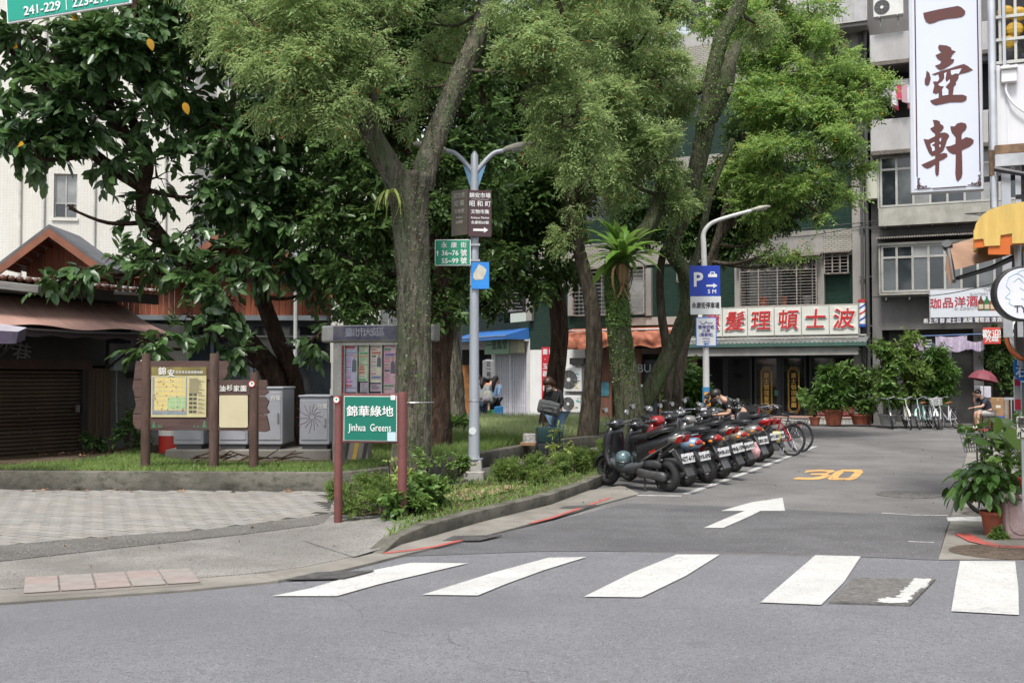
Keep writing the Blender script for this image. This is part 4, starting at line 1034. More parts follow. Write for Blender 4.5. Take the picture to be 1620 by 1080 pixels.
# ground floor of the grey building: dark opening, laundry cloths, concrete inside
z0=bz(520)
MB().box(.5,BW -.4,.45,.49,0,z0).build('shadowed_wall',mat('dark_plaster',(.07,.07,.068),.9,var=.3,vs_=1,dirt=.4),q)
MB().box(3.2,3.5,-.1,.4,0,z0).build('column',concrete_old,q); MB().box(5.6,5.85,-.1,.4,0,z0).build('column',concrete_old,q)
cl=child_thing('purple_cloth','purple patterned cloth hanging on a line under the spirits shop sign','cloth',BF,0,0,0)
def cloth(par,x0,y0,x1,y1,m,off=-1.0,n=30,wav=.04,name='cloth'):
    u0,u1,z0,z1=BF.rect(x0,y0,x1,y1,off); v=[]; f=[]
    for i in range(n+1):
        for j in range(7):
            s=i/n; t_=j/6
            v.append((u0+(u1 -u0)*s,off+wav*math.sin(s*22+t_)*(.4+t_),z1 -(z1 -z0)*t_*(1 -.12*math.sin(s*7)) -.06*math.sin(s*math.pi)*(1 -t_)))
    for i in range(n):
        for j in range(6): a=i*7+j; f.append((a,a+7,a+8,a+1))
    return MB().add(v,f).build(name,m,par,smooth='all')
purp=mat('purple_print',(.36,.28,.42),.85,var=.3,vs_=14,col2=(.5,.44,.52))
cloth(cl,1480,530,1530,554,purp,name='hanging_sheet'); cloth(cl,1530,538,1557,554,purp,name='hanging_sheet')
u0,z=BF.uv(1440,532,-1); u1=BF.uv(1565,530,-1)[0]
MB().tube([(u0,-1,z),(u1,-1,z+.05)],.015,6).build('line_pole',plain('blue_pole',(.05,.15,.4),.5),cl)
for x,mm,l in ((1456,plain('lilac_cloth',(.38,.28,.42),.8),'plain lilac shirt hanging left of the striped shirt'),(1469,plain('stripe_cloth',(.05,.05,.09),.8),'dark blue and white striped shirt hanging beside the purple cloth')):
    o=child_thing('hanging_shirt',l,'shirt',BF,0,0,0)
    u0,u1,z0,z1=BF.rect(x -5.5,537,x+5.5,556,-1.0)
    MB().prism([(u0,z0),(u1,z0),(u1 -.01,z1 -.2),(u1+.08,z1 -.28),(u1+.1,z1 -.14),(u1 -.08,z1),(u0+.08,z1),(u0 -.1,z1 -.14),(u0 -.08,z1 -.28),(u0+.01,z1 -.2)],-1.02,-.99).build('body',mm,o)
    if x>1460:
        for k in range(4): MB().box(u0+.01,u1 -.01,-1.026,-1.022,z0+.05+k*.1,z0+.09+k*.1).build('stripe',plain('cloth_white',(.55,.55,.58),.8),o)
# concrete vent blocks with round pattern
vb_=child_thing('vent_blocks','row of patterned white and purple vent blocks below the hanging cloths','vent blocks',BF,0,0,0)
for x in (1457,1470,1497):
    u,z=BF.uv(x,562,.0); o=MB().box(u -.17,u+.17,-.02,.04,z -.17,z+.17).build('block',mat('vent_block',(.30,.28,.30),.8),vb_)
    r_=MB()
    for k in range(4): a=k*math.pi/2+.785; r_.torus((u+.08*math.cos(a),-.03,z+.08*math.sin(a)),.05,.014,12,5)
    r_.build('ring_pattern',plain('block_white',(.5,.5,.52),.7),o)
# spirits shop sign
ss=child_thing('liquor_shop_sign','wide white shop sign with red characters and three drawn bottles','sign',BF,0,0,0)
u0,u1,z0,z1=BF.rect(1470,456,1586,511,-.95)
# it stands slightly turned towards the lane
ss.rotation_euler=(0,0,BF.a);
MB().box(u0,u1,-.95,-.75,z0,z1).build('cabinet',mat('sign_frame_grey',(.3,.3,.3),.5),ss,bevel=.01)
MB().box(u0+.04,u1 -.04,-.965,-.95,z0+.2,z1 -.04).build('panel',mat('sign_white_blue',(.55,.58,.62),.4,var=.03),ss)
MB().box(u0+.04,u1 -.04,-.968,-.95,z0+.03,z0+.19).build('foot_band',plain('navy_band',(.02,.025,.06),.4),ss)
dkr=plain('sign_maroon',(.38,.02,.04),.5)
for k,ch in enumerate('珈品洋酒'):
    uu,zz=BF.uv(1480.5+k*19.2,481 -k*1.2,-.97); lettering(ch,.36,dkr,ss,uu,-.975,zz,bold=.03)
bk=plain('print_black',(.03,.03,.03),.5)
uu,zz=BF.uv(1530,488,-.97); lettering('GI COGNITO',.13,mat('print_grey',(.3,.28,.3),.5),ss,uu,-.975,zz)
uu,zz=BF.uv(1562,462,-.97); lettering('THE\nSUNTORY WHISKY',.12,mat('print_grey',(.3,.28,.3),.5),ss,uu,-.975,zz)
uu,zz=BF.uv(1522,507,-.97); lettering('新上市 醇 威士忌 高粱 葡萄酒 清酒',.17,wt_,ss,uu,-.975,zz,sx=.9,bold=.015)
for k,(x,c_) in enumerate(((1552,(.10,.03,.01)),(1561.5,(.02,.12,.05)),(1571,(.25,.07,.02)))):
    uu,zz=BF.uv(x,491,-.97)
    MB().prism([(uu -.09,zz),(uu+.09,zz),(uu+.09,zz+.3),(uu+.03,zz+.38),(uu+.03,zz+.46),(uu -.03,zz+.46),(uu -.03,zz+.38),(uu -.09,zz+.3)],-.972,-.966).build('printed_bottle',plain('bottle_%d' %k,c_,.4),ss)
    MB().box(uu -.07,uu+.07,-.975,-.973,zz+.05,zz+.2).build('printed_label',plain('label_cream',(.5,.42,.3),.6),ss)
for uu in (u0+.4,u1 -.5): MB().cbox((uu,-.4,(z0+z1)/2),(.06,.7,.06)).build('bracket',steel,ss)
rs=child_thing('red_shop_sign','square red shop sign with white characters beside the hanging cloth','sign',BF,0,0,0)
u0,u1,z0,z1=BF.rect(1555,518,1583,544,-1.2)
MB().box(u0,u1,-1.2,-1.05,z0,z1).build('box',plain('sign_red_box',(.50,.05,.035),.5),rs,bevel=.01)
lettering('歡迎',.28,wt_,rs,(u0+u1)/2,-1.21,z1 -.22,bold=.03); lettering('光臨',.2,wt_,rs,(u0+u1)/2,-1.21,z0+.15,bold=.03)
MB().cbox(((u0+u1)/2,-.55,z1 -.1),(.05,1.0,.05)).build('bracket',steel,rs)
for (a_,b2_,l_) in (((1372,362,37),(1640,340,35),'thin black cable sagging across the grey building under the projecting windows'),((1150,372,36),(1390,352,36.5),'thin black cable running along the cement band over the arched window'),((1380,470,36),(1640,430,30),'thin cable drooping to the right behind the spirits sign')):
    A_,B_=at(*a_),at(*b2_); t=thing('overhead_cable',l_,'cable',A_); MB().tube(catmull([(0,0,0),tuple((B_ -A_)*.5 -Vector((0,0,.25))),tuple(B_ -A_)],6),.014,5).build('wire',mat('black_cable',(.02,.02,.02)),t)
# ------------------------------------------------------------------ white tiled building far left
WF=Facade(-16.5,38.0,8.0)
wb=facade_root('white_tiled_building','tall white tiled building behind the rubber tree on the left','building',WF)
wh_=WF.rect(85,275,122,345)
xs=[WF.uv(x,300)[0] for x in (-140,56,140,700)]
wall_holes(MB(),xs[0] -6,xs[1],0,26,[],.3,y=.9).build('recessed_wall',white_tile,wb)
wall_holes(MB(),xs[1],xs[3] -9,0,26,[wh_,(wh_[0]+6.5,wh_[1]+6.7,wh_[2],wh_[3]),(wh_[0]+6.5,wh_[1]+6.7,wh_[2]+3.3,wh_[3]+3.3),(wh_[0],wh_[1],wh_[2]+3.3,wh_[3]+3.3)],.3).build('wall',white_tile,wb)
MB().box(xs[1] -.01,xs[1],0,.9,0,26).build('return_wall',white_tile,wb)
MB().box(xs[0] -6,xs[3] -9,.95,6,0,26).build('inner_block',black_in,wb)
MB().box(xs[3] -9,xs[3] -8.96,0,6,0,26).build('return_wall',white_tile,wb)
window(wb,WF,85,275,122,345,2,1,split=.34,g=[gl_d,gl_c,gl_g,gl_c],y=.1)
MB().box(wh_[0] -.05,wh_[1]+.05,-.06,.1,wh_[2] -.1,wh_[2]).build('sill',white_tile,wb)
for (du,dz) in ((6.6,0),(6.6,3.3),(0,3.3)):
    MB().box(wh_[0]+du,wh_[1]+du,.12,.14,wh_[2]+dz,wh_[3]+dz).build('pane',gl_g,wb)
for x in (20,70,150,262): u=WF.uv(x,300)[0]; MB().cyl((u,(-.06 if x>56 else .84),0),(u,(-.06 if x>56 else .84),26),.05,.05,8).build('downpipe',mat('white_pipe',(.55,.54,.5),.5,dirt=.3),wb)
# pale houses seen through the gap beyond the corner shop
def far_block(name,label,x0,x1,ytop,Y,col,rows=5,cols=4,rot=0):
    a,b_=at(x0,600,Y),at(x1,600,Y); top=at((x0+x1)/2,ytop,Y).z; W_=b_.x -a.x
    t=thing(name,label,'building',(a.x,Y,0),R(rot))
    hs_=[]
    for i in range(cols):
        for j in range(rows):
            cw,ch=W_/cols,top/rows; hs_.append((cw*(i+.25),cw*(i+.75),ch*(j+.3),ch*(j+.75)))
    wall_holes(MB(),0,W_,0,top,hs_,.25).build('wall',mat('far_wall_%s' %label[:4],col,.8,var=.08,vs_=.8,dirt=.3,dirtcol=tuple(c*.6 for c in col)),t)
    MB().box(0,W_,.26,5,0,top).build('inner_block',black_in,t)
    for h_ in hs_:
        o=MB().box(h_[0],h_[1],.12,.16,h_[2],h_[2]+.05).box(h_[0],h_[1],.12,.16,h_[3] -.05,h_[3]).box((h_[0]+h_[1])/2 -.03,(h_[0]+h_[1])/2+.03,.121,.159,h_[2],h_[3]).build('window',alu,t)
        MB().box(h_[0],h_[1],.17,.18,h_[2],h_[3]).build('pane',gl_g,o)
    MB().box(-.1,W_+.1,-.12,.3,top,top+.35).build('parapet',mat('far_parapet',(.45,.43,.4),.8),t)
    return t
far_block('distant_building','cream building far behind the blue banded pole',640,728,330,62,(.52,.47,.38),5,3)
far_block('distant_building','pale mint building in the gap left of the caged balcony',728,835,300,66,(.50,.56,.52),5,3)
far_block('distant_building','tall whitish building behind the crowns in the middle',820,1010,-60,78,(.5,.5,.48),7,5)
far_block('distant_building','pinkish tower behind the pale tree at the top',1120,1300,-90,60,(.48,.44,.42),8,4)
far_block('distant_building','wide pale building behind the rubber tree and the wooden gable',330,640,-20,58,(.56,.55,.5),7,6)
# dim storefronts along the alley beyond the corner shop
al=thing('alley_shops','shaded shop interiors along the alley beyond the paper lantern','shop front',(-1.2,49.5,0),R(4))
MB().box(-1.6,1.6,0,.2,0,2.9).build('dark_opening',black_in,al)
MB().box(-1.6,-.7,-.06,0,0,2.2).build('orange_front_panel',mat('orange_board',(.30,.13,.04),.7,var=.3),al)  # plain orange board standing before the left end of the dark opening
MB().box(-1.7,1.7,-.1,.1,2.9,3.4).build('fascia',white_wall,al)
MB().box(-1.7,-1.6,-.1,.1,0,2.9).build('pier',white_wall,al)
# ================================================================== left side: tea shop, wooden gable house, boards, cabinets
# tea shop: its front recedes to the right
ang=math.degrees(math.atan2(21.5 -19.5,1.07))
LF=Facade(-9.25,19.5,ang)
def lu(x,y,off=0.0): return LF.uv(x,y,off)
W2=lu(166,600)[0]
ls=facade_root('tea_shop','dark wooden tea shop with its brown roller shutter down on the left','shop',LF)
dwood=mat('black_stained_wood',(.022,.017,.014),.6,var=.3,vs_=3,dirt=.2)
zroof=lu(100,452)[1]
Ls=-4.2
MB().box(Ls,W2+.5,.25,5,0,zroof -.05).build('rear_body',black_in,ls)
zlin=lu(60,577)[1]
MB().box(Ls,W2,-.02,.25,zlin,zroof -.25).build('sign_board',mat('dark_fascia_board',(.016,.014,.015),.5,var=.3),ls)
MB().box(Ls,W2 -.35,-.05,.0,zlin -.08,zlin+.1).build('shutter_box',mat('rusty_brown',(.045,.02,.014),.6,var=.3),ls)
shm=[mat('shutter_%d' %i,c,.5,.15,var=.2,vs_=3,dirt=.45,dirtcol=(.03,.02,.015),stretch=(.5,1,3)) for i,c in enumerate([(.085,.058,.038),(.06,.035,.024),(.07,.046,.03)])]
ush=W2 -.55; n_=22; hgt=zlin -.1 -.12
sec=MB();
pr=[(0.0,0),(-.03,.2),(-.035,.5),(-.03,.8),(0.0,1.0)]
def slat(m):
    h=hgt/n_; v=[];
    for (y,z) in pr: v+=[(Ls,y,z*h),(ush,y,z*h)]
    return MB().add(v,[(2*i,2*i+1,2*i+3,2*i+2) for i in range(4)]).mesh('shutter_slat',m,smooth=True)
sm=[slat(m) for m in shm]
for k in range(n_): link('shutter_slat',sm[0 if k<7 else (1 if k<10 else (2 if k<12 else 1))] if k<12 else sm[(k//5)%3],ls,(0,.08,.12+hgt*k/n_))
MB().box(Ls,ush,.06,.12,.04,.12).build('bottom_bar',shm[1],ls)
MB().box(ush,ush+.12,-.03,.25,0,zlin).build('door_jamb',dwood,ls,bevel=.005)
bw=mat('weathered_boards',(.085,.055,.035),.8,var=.3,vs_=2,stretch=(9,9,.6),dirt=.3)
for k in range(3): MB().box(ush+.13+k*.19,ush+.31+k*.19,-.02,.1,.0,zlin -.05).build('board',bw,ls,bevel=.006)
MB().cbox((ush -.12,-.02,lu(150,645)[1]),(.07,.05,.14)).build('lock_plate',plain('lock_metal',(.2,.2,.2),.4,.6),ls)
for (x,y) in ((60,646),(49,662),(48,679),(50,685),(63,686),(50,701),(14,688),(46,710),(56,710),(30,656)):
    u,z=lu(x,y,.02); MB().cyl((u,.03,z),(u,.05,z),.014,.014,6).build('rivet',plain('lock_metal',(.2,.2,.2),.4,.6),ls)
chm=mat('carved_characters',(.16,.155,.15),.6)
for ch,x,y,rt in (('茶',11,540,-.1),('巷',35,560,-.15)):
    u,z=lu(x,y,-.04); lettering(ch,.4,chm,ls,u,-.035,z,bold=.005,depth=.012,rot=rt)
# corrugated roof with tiled lip
uR=lu(212,450)[0]
corrug(ls,Ls,W2+.75,-.75,4.5,zroof,zroof+.42,mat('silver_roof',(.30,.32,.32),.5,.2,var=.15,dirt=.3),.22,.03,name='roof_sheet')
tl=MB()
for k in range(44): u=Ls+.1+k*.17; tl.ball((u,-.78,zroof -.03),(.075,.06,.05),6,4)
stuff(tl.build('roof_edge_tiles',mat('red_roof_tile',(.17,.075,.05),.8,var=.3,dirt=.4),ls))
MB().box(Ls,W2+.7,-.72,-.66,zroof -.28,zroof -.08).build('eave_board',dwood,ls)
MB().box(Ls,W2+.6,-.62,.2,zroof -.12,zroof -.08).build('soffit',black_in,ls)
# conduit bracket and white elbow under the eave
u,z=lu(205,463,-.6); MB().tube([(u -.5,-.7,z -.02),(u,-.72,z),(u+.12,-.72,z),(u+.16,-.72,z+.06)],.06,8).build('drain_elbow',mat('elbow_white',(.45,.44,.42),.6,dirt=.5),ls)
# brown awning
an=facade_root('brown_awning','faded reddish brown fabric awning sloping out over the dark tea shop','awning',LF)
brn=mat('awning_brown',(.43,.26,.215),.75,var=.18,vs_=1.5,dirt=.4,dirtcol=(.24,.15,.12),bump=.2,bs=8,stretch=(3,.3,1))
za,zb=lu(100,476)[1] ,lu(100,518,-1.25)[1]
ea,eb=lu(-60,512,-1.25)[0],lu(272,522,-1.25)[0]
v=[]; f=[]; nu,nv=60,8
for i in range(nu+1):
    for j in range(nv+1):
        s,t_=i/nu,j/nv; u0_=Ls+.2+(W2+.35 -Ls -.2)*s; u1_=ea+(eb -ea)*s
        v.append((u0_+(u1_ -u0_)*t_,-.08 -1.17*t_,za -(za -zb)*t_ -.06*math.sin(t_*math.pi) -.03*math.sin(s*15)*t_))
for i in range(nu):
    for j in range(nv): a=i*(nv+1)+j; f.append((a,a+nv+1,a+nv+2,a+1))
MB().add(v,f).build('fabric',brn,an,smooth='all')
MB().tube([(ea,-1.25,zb -.04),((ea+eb)/2,-1.27,zb -.09),(eb,-1.25,zb -.04)],.03,8).build('front_bar',mat('awning_bar',(.04,.035,.035),.5),an)
hem=MB();
for i in range(40):
    s0,s1=ea+(eb -ea)*i/40,ea+(eb -ea)*(i+1)/40
    hem.add([(s0,-1.26,zb -.04),(s1,-1.26,zb -.04),(s1,-1.27,zb -.17+.02*math.sin(i)),(s0,-1.27,zb -.17+.02*math.sin(i -1))],[(0,1,2,3)])
hem.build('hem',mat('awning_hem',(.05,.03,.035),.8),an)
for s in (.15,.55,.93): uu=Ls+(eb -Ls)*s; MB().tube([(min(uu,W2),-.05,zb -.7),(uu,-1.2,zb -.06)],.022,6).build('arm',mat('awning_bar',(.04,.035,.035),.5),an)
# pale purple awning corner at the left edge
pa_=thing('purple_awning_corner','corner of a pale grey and purple awning poking in at the left edge','awning',at(-20,515,15.6),R(20))
MB().add([(-1.6,0,.28),(.52,.0,-.02),(.45,-.5,-.10),(-1.6,-.7,-.02)],[(0,1,2,3)]).build('top',mat('lilac_awning',(.34,.32,.36),.7,var=.15,dirt=.3),pa_)
MB().add([(-1.6,-.7,-.02),(.45,-.5,-.10),(.52,0,-.02),(.5,0,-.2),(.42,-.5,-.27),(-1.6,-.72,-.3)],[(0,1,4,5),(1,2,3,4)]).build('valance',mat('plum_cloth',(.07,.055,.09),.8,var=.3,vs_=6,dirt=.3),pa_)
MB().tube([(-1.5,.1,.0),(.4,.05,-.1)],.03,6).build('frame',steel,pa_)
gt=thing('old_timber_gutter','weathered grey timber gutter end jutting in under the silver roof','gutter',at(-10,450,16.4),R(12))
MB().box(-1.5,.66,-.1,.1,-.06,.06,Matrix.Rotation(R(6),4,'Y')).build('timber',mat('grey_timber',(.16,.15,.14),.8,var=.3,vs_=3,stretch=(1,8,8)),gt,bevel=.008)
# the plinth of the shop and the grey door right of it
gd=thing('side_wall','weathered grey wall and door right of the tea shop shutter','wall',(LF.o+LF.u*(W2+.1)),LF.a)
MB().box(0,.75,.0,.12,0,2.3).build('door',mat('grey_door',(.10,.105,.10),.6,var=.35,vs_=2,dirt=.5),gd,bevel=.006)
MB().box(.76,.88,-.04,.12,0,2.75).build('white_post',mat('flaked_white',(.4,.42,.42),.7,var=.3,vs_=4,dirt=.5),gd,bevel=.006)
MB().box(.88,2.2,.04,.14,0,2.75).build('wall',mat('grey_wall_left',(.26,.25,.23),.8,var=.2,vs_=1.4,dirt=.6),gd)
MB().box(-.1,.9,-.25,.2,2.72,2.78).build('lintel',dwood,gd)
mt=MB().box(.0,.25,-.16,0,1.75,2.1).build('meter_box',mat('meter_grey',(.25,.3,.28),.5,var=.1),gd,bevel=.01)
MB().tube([(.12,-.08,1.75),(.12,-.08,1.2),(.2,-.04,.3)],.015,6).build('conduit',conduit,gd)
MB().prism([(.3,1.72),(1.0,1.9),(1.05,1.86),(.35,1.6)],-.5,-.1).build('small_hood',dwood,gd)
MB().torus((1.35,.02,1.55),.1,.018,6,6).build('red_hexagon_mark',plain('orange_red',(.6,.08,.03),.5),gd)
# wooden gable house behind the rubber tree
HF=Facade(at(205,600,26.5).x,26.5,3.0)
h=facade_root('wooden_gable_house','red brown timber gable house with glazed ground floor behind the rubber tree','building',HF)
planks=[mat('cedar_plank_%d' %i,c,.7,var=.25,vs_=2,stretch=(8,8,.7),dirt=.3,dirtcol=(.08,.03,.015)) for i,c in enumerate([(.30,.085,.035),(.26,.07,.03),(.22,.06,.028)])]
zg=HF.uv(300,500)[1]; wl,wr=HF.uv(80,600)[0],HF.uv(520,600)[0]
rm=mat('slate_roof',(.10,.105,.115),.7,var=.2,vs_=2,dirt=.3); brg=mat('barge_wood',(.22,.08,.042),.7,var=.2,vs_=3)
def gable(L_,P_,R_,y0,ov=.9,dp=5):
    (hl,zl),(pu,pz),(hr,zr)=HF.uv(*L_),HF.uv(*P_),HF.uv(*R_)
    rz=lambda u: zl+(pz -zl)*(u -hl)/(pu -hl) if u<pu else zr+(pz -zr)*(hr -u)/(hr -pu)
    a,b_=hl+.25,hr -.25; n_=int((b_ -a)/.14)
    for k in range(n_):
        u0,u1=a+(b_ -a)*k/n_,a+(b_ -a)*(k+1)/n_ -.008
        if max(rz(u0),rz(u1)) -.1>zg: MB().prism([(u0,zg),(u1,zg),(u1,max(zg+.01,rz(u1) -.1)),(u0,max(zg+.01,rz(u0) -.1))],y0,y0+.06).build('plank',planks[k%3],h)
    for (q,zq) in ((hl,zl),(hr,zr)):
        v=[(q,y0 -ov,zq+.08),(pu,y0 -ov,pz+.08),(pu,y0+dp,pz+.08),(q,y0+dp,zq+.08),(q,y0 -ov,zq),(pu,y0 -ov,pz),(pu,y0+dp,pz),(q,y0+dp,zq)]
        bx=[(0,1,2,3),(4,7,6,5),(0,4,5,1),(1,5,6,2),(2,6,7,3),(3,7,4,0)]
        MB().add(v,bx).build('roof',rm,h)
        MB().add([(v[i][0],y0 -ov+(0 if i in (0,1,4,5) else .07) -.004,v[i][2] -(.085 if i<4 else .2)) for i in range(8)],bx).build('barge_board',brg,h)
        for k in range(6):
            s=(k+.5)/6; u=q+(pu -q)*s; z=zq+(pz -zq)*s; MB().box(u -.04,u+.04,y0 -ov+.1,y0,z -.15,z -.004).build('rafter',planks[1],h)
gable((56,434),(128,379),(212,440),-1.2,dp=1.1)
gable((262,455),(392,345),(540,470),0)
MB().box(wl,wr,.1,.3,0,zg).build('inner_wall',black_in,h)
n_=int((wr -wl)/.14); zt2=HF.uv(300,441)[1]
for k in range(n_): u0=wl+(wr -wl)*k/n_; MB().box(u0,u0+.13,.07,.1,zg,zt2).build('plank',planks[(k+1)%3],h)
MB().box(wl -.2,wr+.1,-.25,.4,zt2,zt2+.1).build('eave',brg,h)
zgb=zg
MB().box(wl,wr,-.5,.05,zgb -.12,zgb).build('canopy',mat('canopy_grey',(.17,.19,.20),.5,.2,var=.2),h)
for k in range(7):
    u0=wl+(wr -wl)*k/7; u1=wl+(wr -wl)*(k+1)/7
    o=MB().box(u0,u0+.08,-.02,.08,.05,zgb -.12).box(u0+.08,u1,-.018,.078,zgb -.25,zgb -.12).box(u0+.08,u1,-.018,.078,.05,.2).build('window',mat('steel_blue_frame',(.09,.11,.125),.5,.3),h)
    MB().box(u0+.08,u1,.03,.035,.2,zgb -.25).build('pane',gl_d,o)
MB().tube([(wl,-.1,zgb -.5),(wr,-.1,zgb -.5)],.03,6).build('rail',plain('white_rail',(.45,.46,.45),.5),h)
MB().box(*HF.rect(246,673,278,700,-.6)[:2],-.6,-.5,0,HF.uv(260,672,-.6)[1]).build('orange_panel',planks[0],h)
MB().cyl((HF.uv(467,600,-.5)[0],-.5,0),(HF.uv(467,600,-.5)[0],-.5,5),.05,.05,8).build('white_pipe',plain('white_rail',(.45,.46,.45),.5),h)
# red fire barrel
p=gnd(240,722,.2); fb=thing('red_barrel','red barrel with white band standing behind the map board','barrel',(p.x,p.y+1.2,.2))
MB().lathe([(.25,0),(.26,.05),(.26,.9),(.24,.95)],18).build('body',plain('barrel_red',(.42,.03,.02),.5),fb,smooth=True)
MB().lathe([(.265,.32),(.265,.42)],18).build('band',plain('sign_outline',(.72,.7,.66),.5),fb)
# ------------------------------------------------------------------ timber map board
z0g=.2
MBf=Facade(at(231,600,16.7).x,16.7,0.0); MBf=Facade(at(231,600,16.7).x,16.7,-2.0)
bd=facade_root('map_board','brown timber park map board on three round posts with a smaller empty panel','notice board',MBf)
tw=mat('stained_timber',(.075,.042,.03),.8,var=.35,vs_=3,stretch=(3,3,.7),bump=.5,bs=25,dirt=.5,dirtcol=(.13,.10,.085))
twh=mat('stained_timber_board',(.07,.036,.03),.8,var=.25,vs_=3,stretch=(.7,3,3),bump=.4,bs=25,dirt=.45,dirtcol=(.12,.09,.08))
tws=[twh,mat('stained_timber_board_b',(.08,.042,.034),.8,var=.25,vs_=3,stretch=(.7,3,3),bump=.4,bs=25,dirt=.45,dirtcol=(.12,.09,.08))]
for (x,yt,yb,r_) in ((231,559,741,.072),(339,559,746,.076),(402,589,745,.072)):
    u=MBf.uv(x,650)[0]; MB().lathe([(r_,-.08),(r_*1.02,.0),(r_,.5),(r_*.97,MBf.uv(x,yt)[1] -z0g -.02),(r_*.9,MBf.uv(x,yt)[1] -z0g)],16,c=(u,0,z0g)).build('post',tw,bd,smooth=True)
def bq(x,y): return MBf.uv(x,y)
def pl_(pts,m,nm='board'):
    MB().prism([bq(*p) for p in pts],-.02,.03).build(nm,m,bd,bevel=.004)
# wavy right and left ends, four boards high
pl_([(215,575),(226,571),(226,598),(340,598),(340,571),(226,571),(215,575)][:1]+[(216,571),(334,571),(334,600),(212,600)],tws[0])
pl_([(212,601),(238,601),(238,628),(214,628),(210,612)],tws[1])
pl_([(213,629),(238,629),(238,654),(211,654),(216,640)],tws[0])
pl_([(211,655),(238,655),(238,678),(216,678),(211,670)],tws[1])
pl_([(238,660.5),(334,660.5),(334,680),(222,680),(216,678.5),(238,678.5)],tws[0])
MB().box(bq(238,600)[0],bq(334,600)[0],.0,.025,bq(285,661)[1],bq(285,599)[1]).build('backing_board',tws[1],bd)
pl_([(345,571),(361,571),(363,578),(360,582),(361,590),(357,598),(345,600)],tws[1])
pl_([(345,601),(396,601),(396,625),(345,625)],tws[0])
pl_([(345,670),(396,670),(396,681),(345,681)],tws[0])
MB().box(bq(345,600)[0],bq(396,600)[0],.0,.025,bq(370,670)[1],bq(370,624)[1]).build('backing_board',tws[1],bd)
pl_([(409,601),(422,601),(424,609),(420,614),(426,620),(418,626),(409,626)],tws[1])
pl_([(409,627),(419,627),(426,634),(422,645),(427,652),(422,655),(409,655)],tws[0])
pl_([(409,656),(422,656),(425,668),(427,680),(421,683),(409,682)],tws[1])
# the printed map
u0,z1=bq(241,580.5); u1,z0=bq(327,659.5); W_,H_=u1 -u0,z1 -z0
mp_=MB().box(u0,u1,-.035,-.02,z0,z1).build('map_panel',mat('map_cream',(.50,.45,.24),.3,var=.08,vs_=6,dirt=.15),bd)
def mr(a,b,c,d,m,nm,y=-.037,par=None): return MB().box(u0+W_*a,u0+W_*b,y,y+.0015,z0+H_*c,z0+H_*d).build(nm,m,par or mp_)
mr(0,1,.83,1,mat('map_header',(.16,.13,.04),.4,var=.4,vs_=5),'header')
mr(.02,.65,.05,.8,mat('map_blue',(.20,.24,.26),.5,var=.2,vs_=9),'map_ground')
mx_=mr(.06,.63,.13,.79,mat('map_yellow',(.58,.47,.17),.5,var=.06),'map_blocks',-.0385)
mr(.3,.63,.16,.4,mat('map_green',(.28,.42,.20),.5,var=.06),'map_park',-.04)
rl=random.Random(9)
rd=MB()
for k in range(7): z=.15+k*.092; rd.box(u0+W_*.06,u0+W_*.63,-.0412,-.0405,z0+H_*z,z0+H_*(z+.008))
for k in range(5): x=.12+k*.11; rd.box(u0+W_*x,u0+W_*(x+.006),-.042,-.0413,z0+H_*.13,z0+H_*.79)
rd.build('map_roads',mat('map_road',(.55,.52,.42),.5),mp_)
dt=MB()
for k in range(26): x,z=rl.uniform(.05,.63),rl.uniform(.08,.79); dt.box(u0+W_*x,u0+W_*(x+.02),-.044,-.043,z0+H_*z,z0+H_*(z+.018))
dt.build('map_symbols',mat('map_symbol',(.3,.1,.04),.5,var=.6,vs_=30),mp_)
tx=MB()
for k in range(15): z=.77 -k*.021; tx.box(u0+W_*.69,u0+W_*rl.uniform(.85,.97),-.039,-.038,z0+H_*z,z0+H_*(z+.008))
for k in range(5):
    z=.42 -k*.085; tx.box(u0+W_*.85,u0+W_*.97,-.039,-.038,z0+H_*z,z0+H_*(z+.01)); tx.box(u0+W_*.85,u0+W_*.93,-.039,-.038,z0+H_*(z+.03),z0+H_*(z+.04))
    mr(.69,.755,z,z+.06,mat('map_photo_a',(.07,.07,.05),.5,var=.7,vs_=25),'photo'); mr(.765,.83,z,z+.06,mat('map_photo_b',(.10,.09,.07),.5,var=.8,vs_=30),'photo')
tx.build('print_lines',mat('map_ink',(.22,.19,.12),.6),mp_)
wl_=plain('white_lettering',(.72,.71,.66),.5)
lettering('錦',.13,wl_,bd,u0+W_*.2,-.042,z0+H_*.905,bold=.02); lettering('安',.12,wl_,bd,u0+W_*.36,-.042,z0+H_*.87,bold=.02)
lettering('文化及生態導覽地圖',.05,wl_,bd,u0+W_*.69,-.042,z0+H_*.89,bold=.01,sx=.95)
for k,ch in enumerate('油杉家園'): u,z=bq(353+k*11,615 -(1 if k==1 else 0)); lettering(ch,.1,wl_,bd,u,-.026,z,bold=.025)
MB().prism([bq(*p) for p in ((349,625),(392,625),(393,627),(393,674),(391,676),(350,676),(348,674),(348,627))],-.035,-.022).build('blank_panel',mat('blank_cream',(.52,.46,.30),.4,var=.05,dirt=.12,dirtcol=(.2,.18,.12)),bd)
gr_=mat('print_green',(.06,.17,.09),.7)
for (x,s) in ((244,1),(252,.5),(256,.5),(324,1.1),(308,.4),(314,.4)):
    u,z=bq(x,676); tt=MB()
    for k in range(3): tt.prism([(u -.04*s*(1 -k*.25),z+k*.03*s),(u+.04*s*(1 -k*.25),z+k*.03*s),(u,z+(k*.03+.045)*s)],-.024,-.021)
    tt.build('printed_tree',gr_,bd)
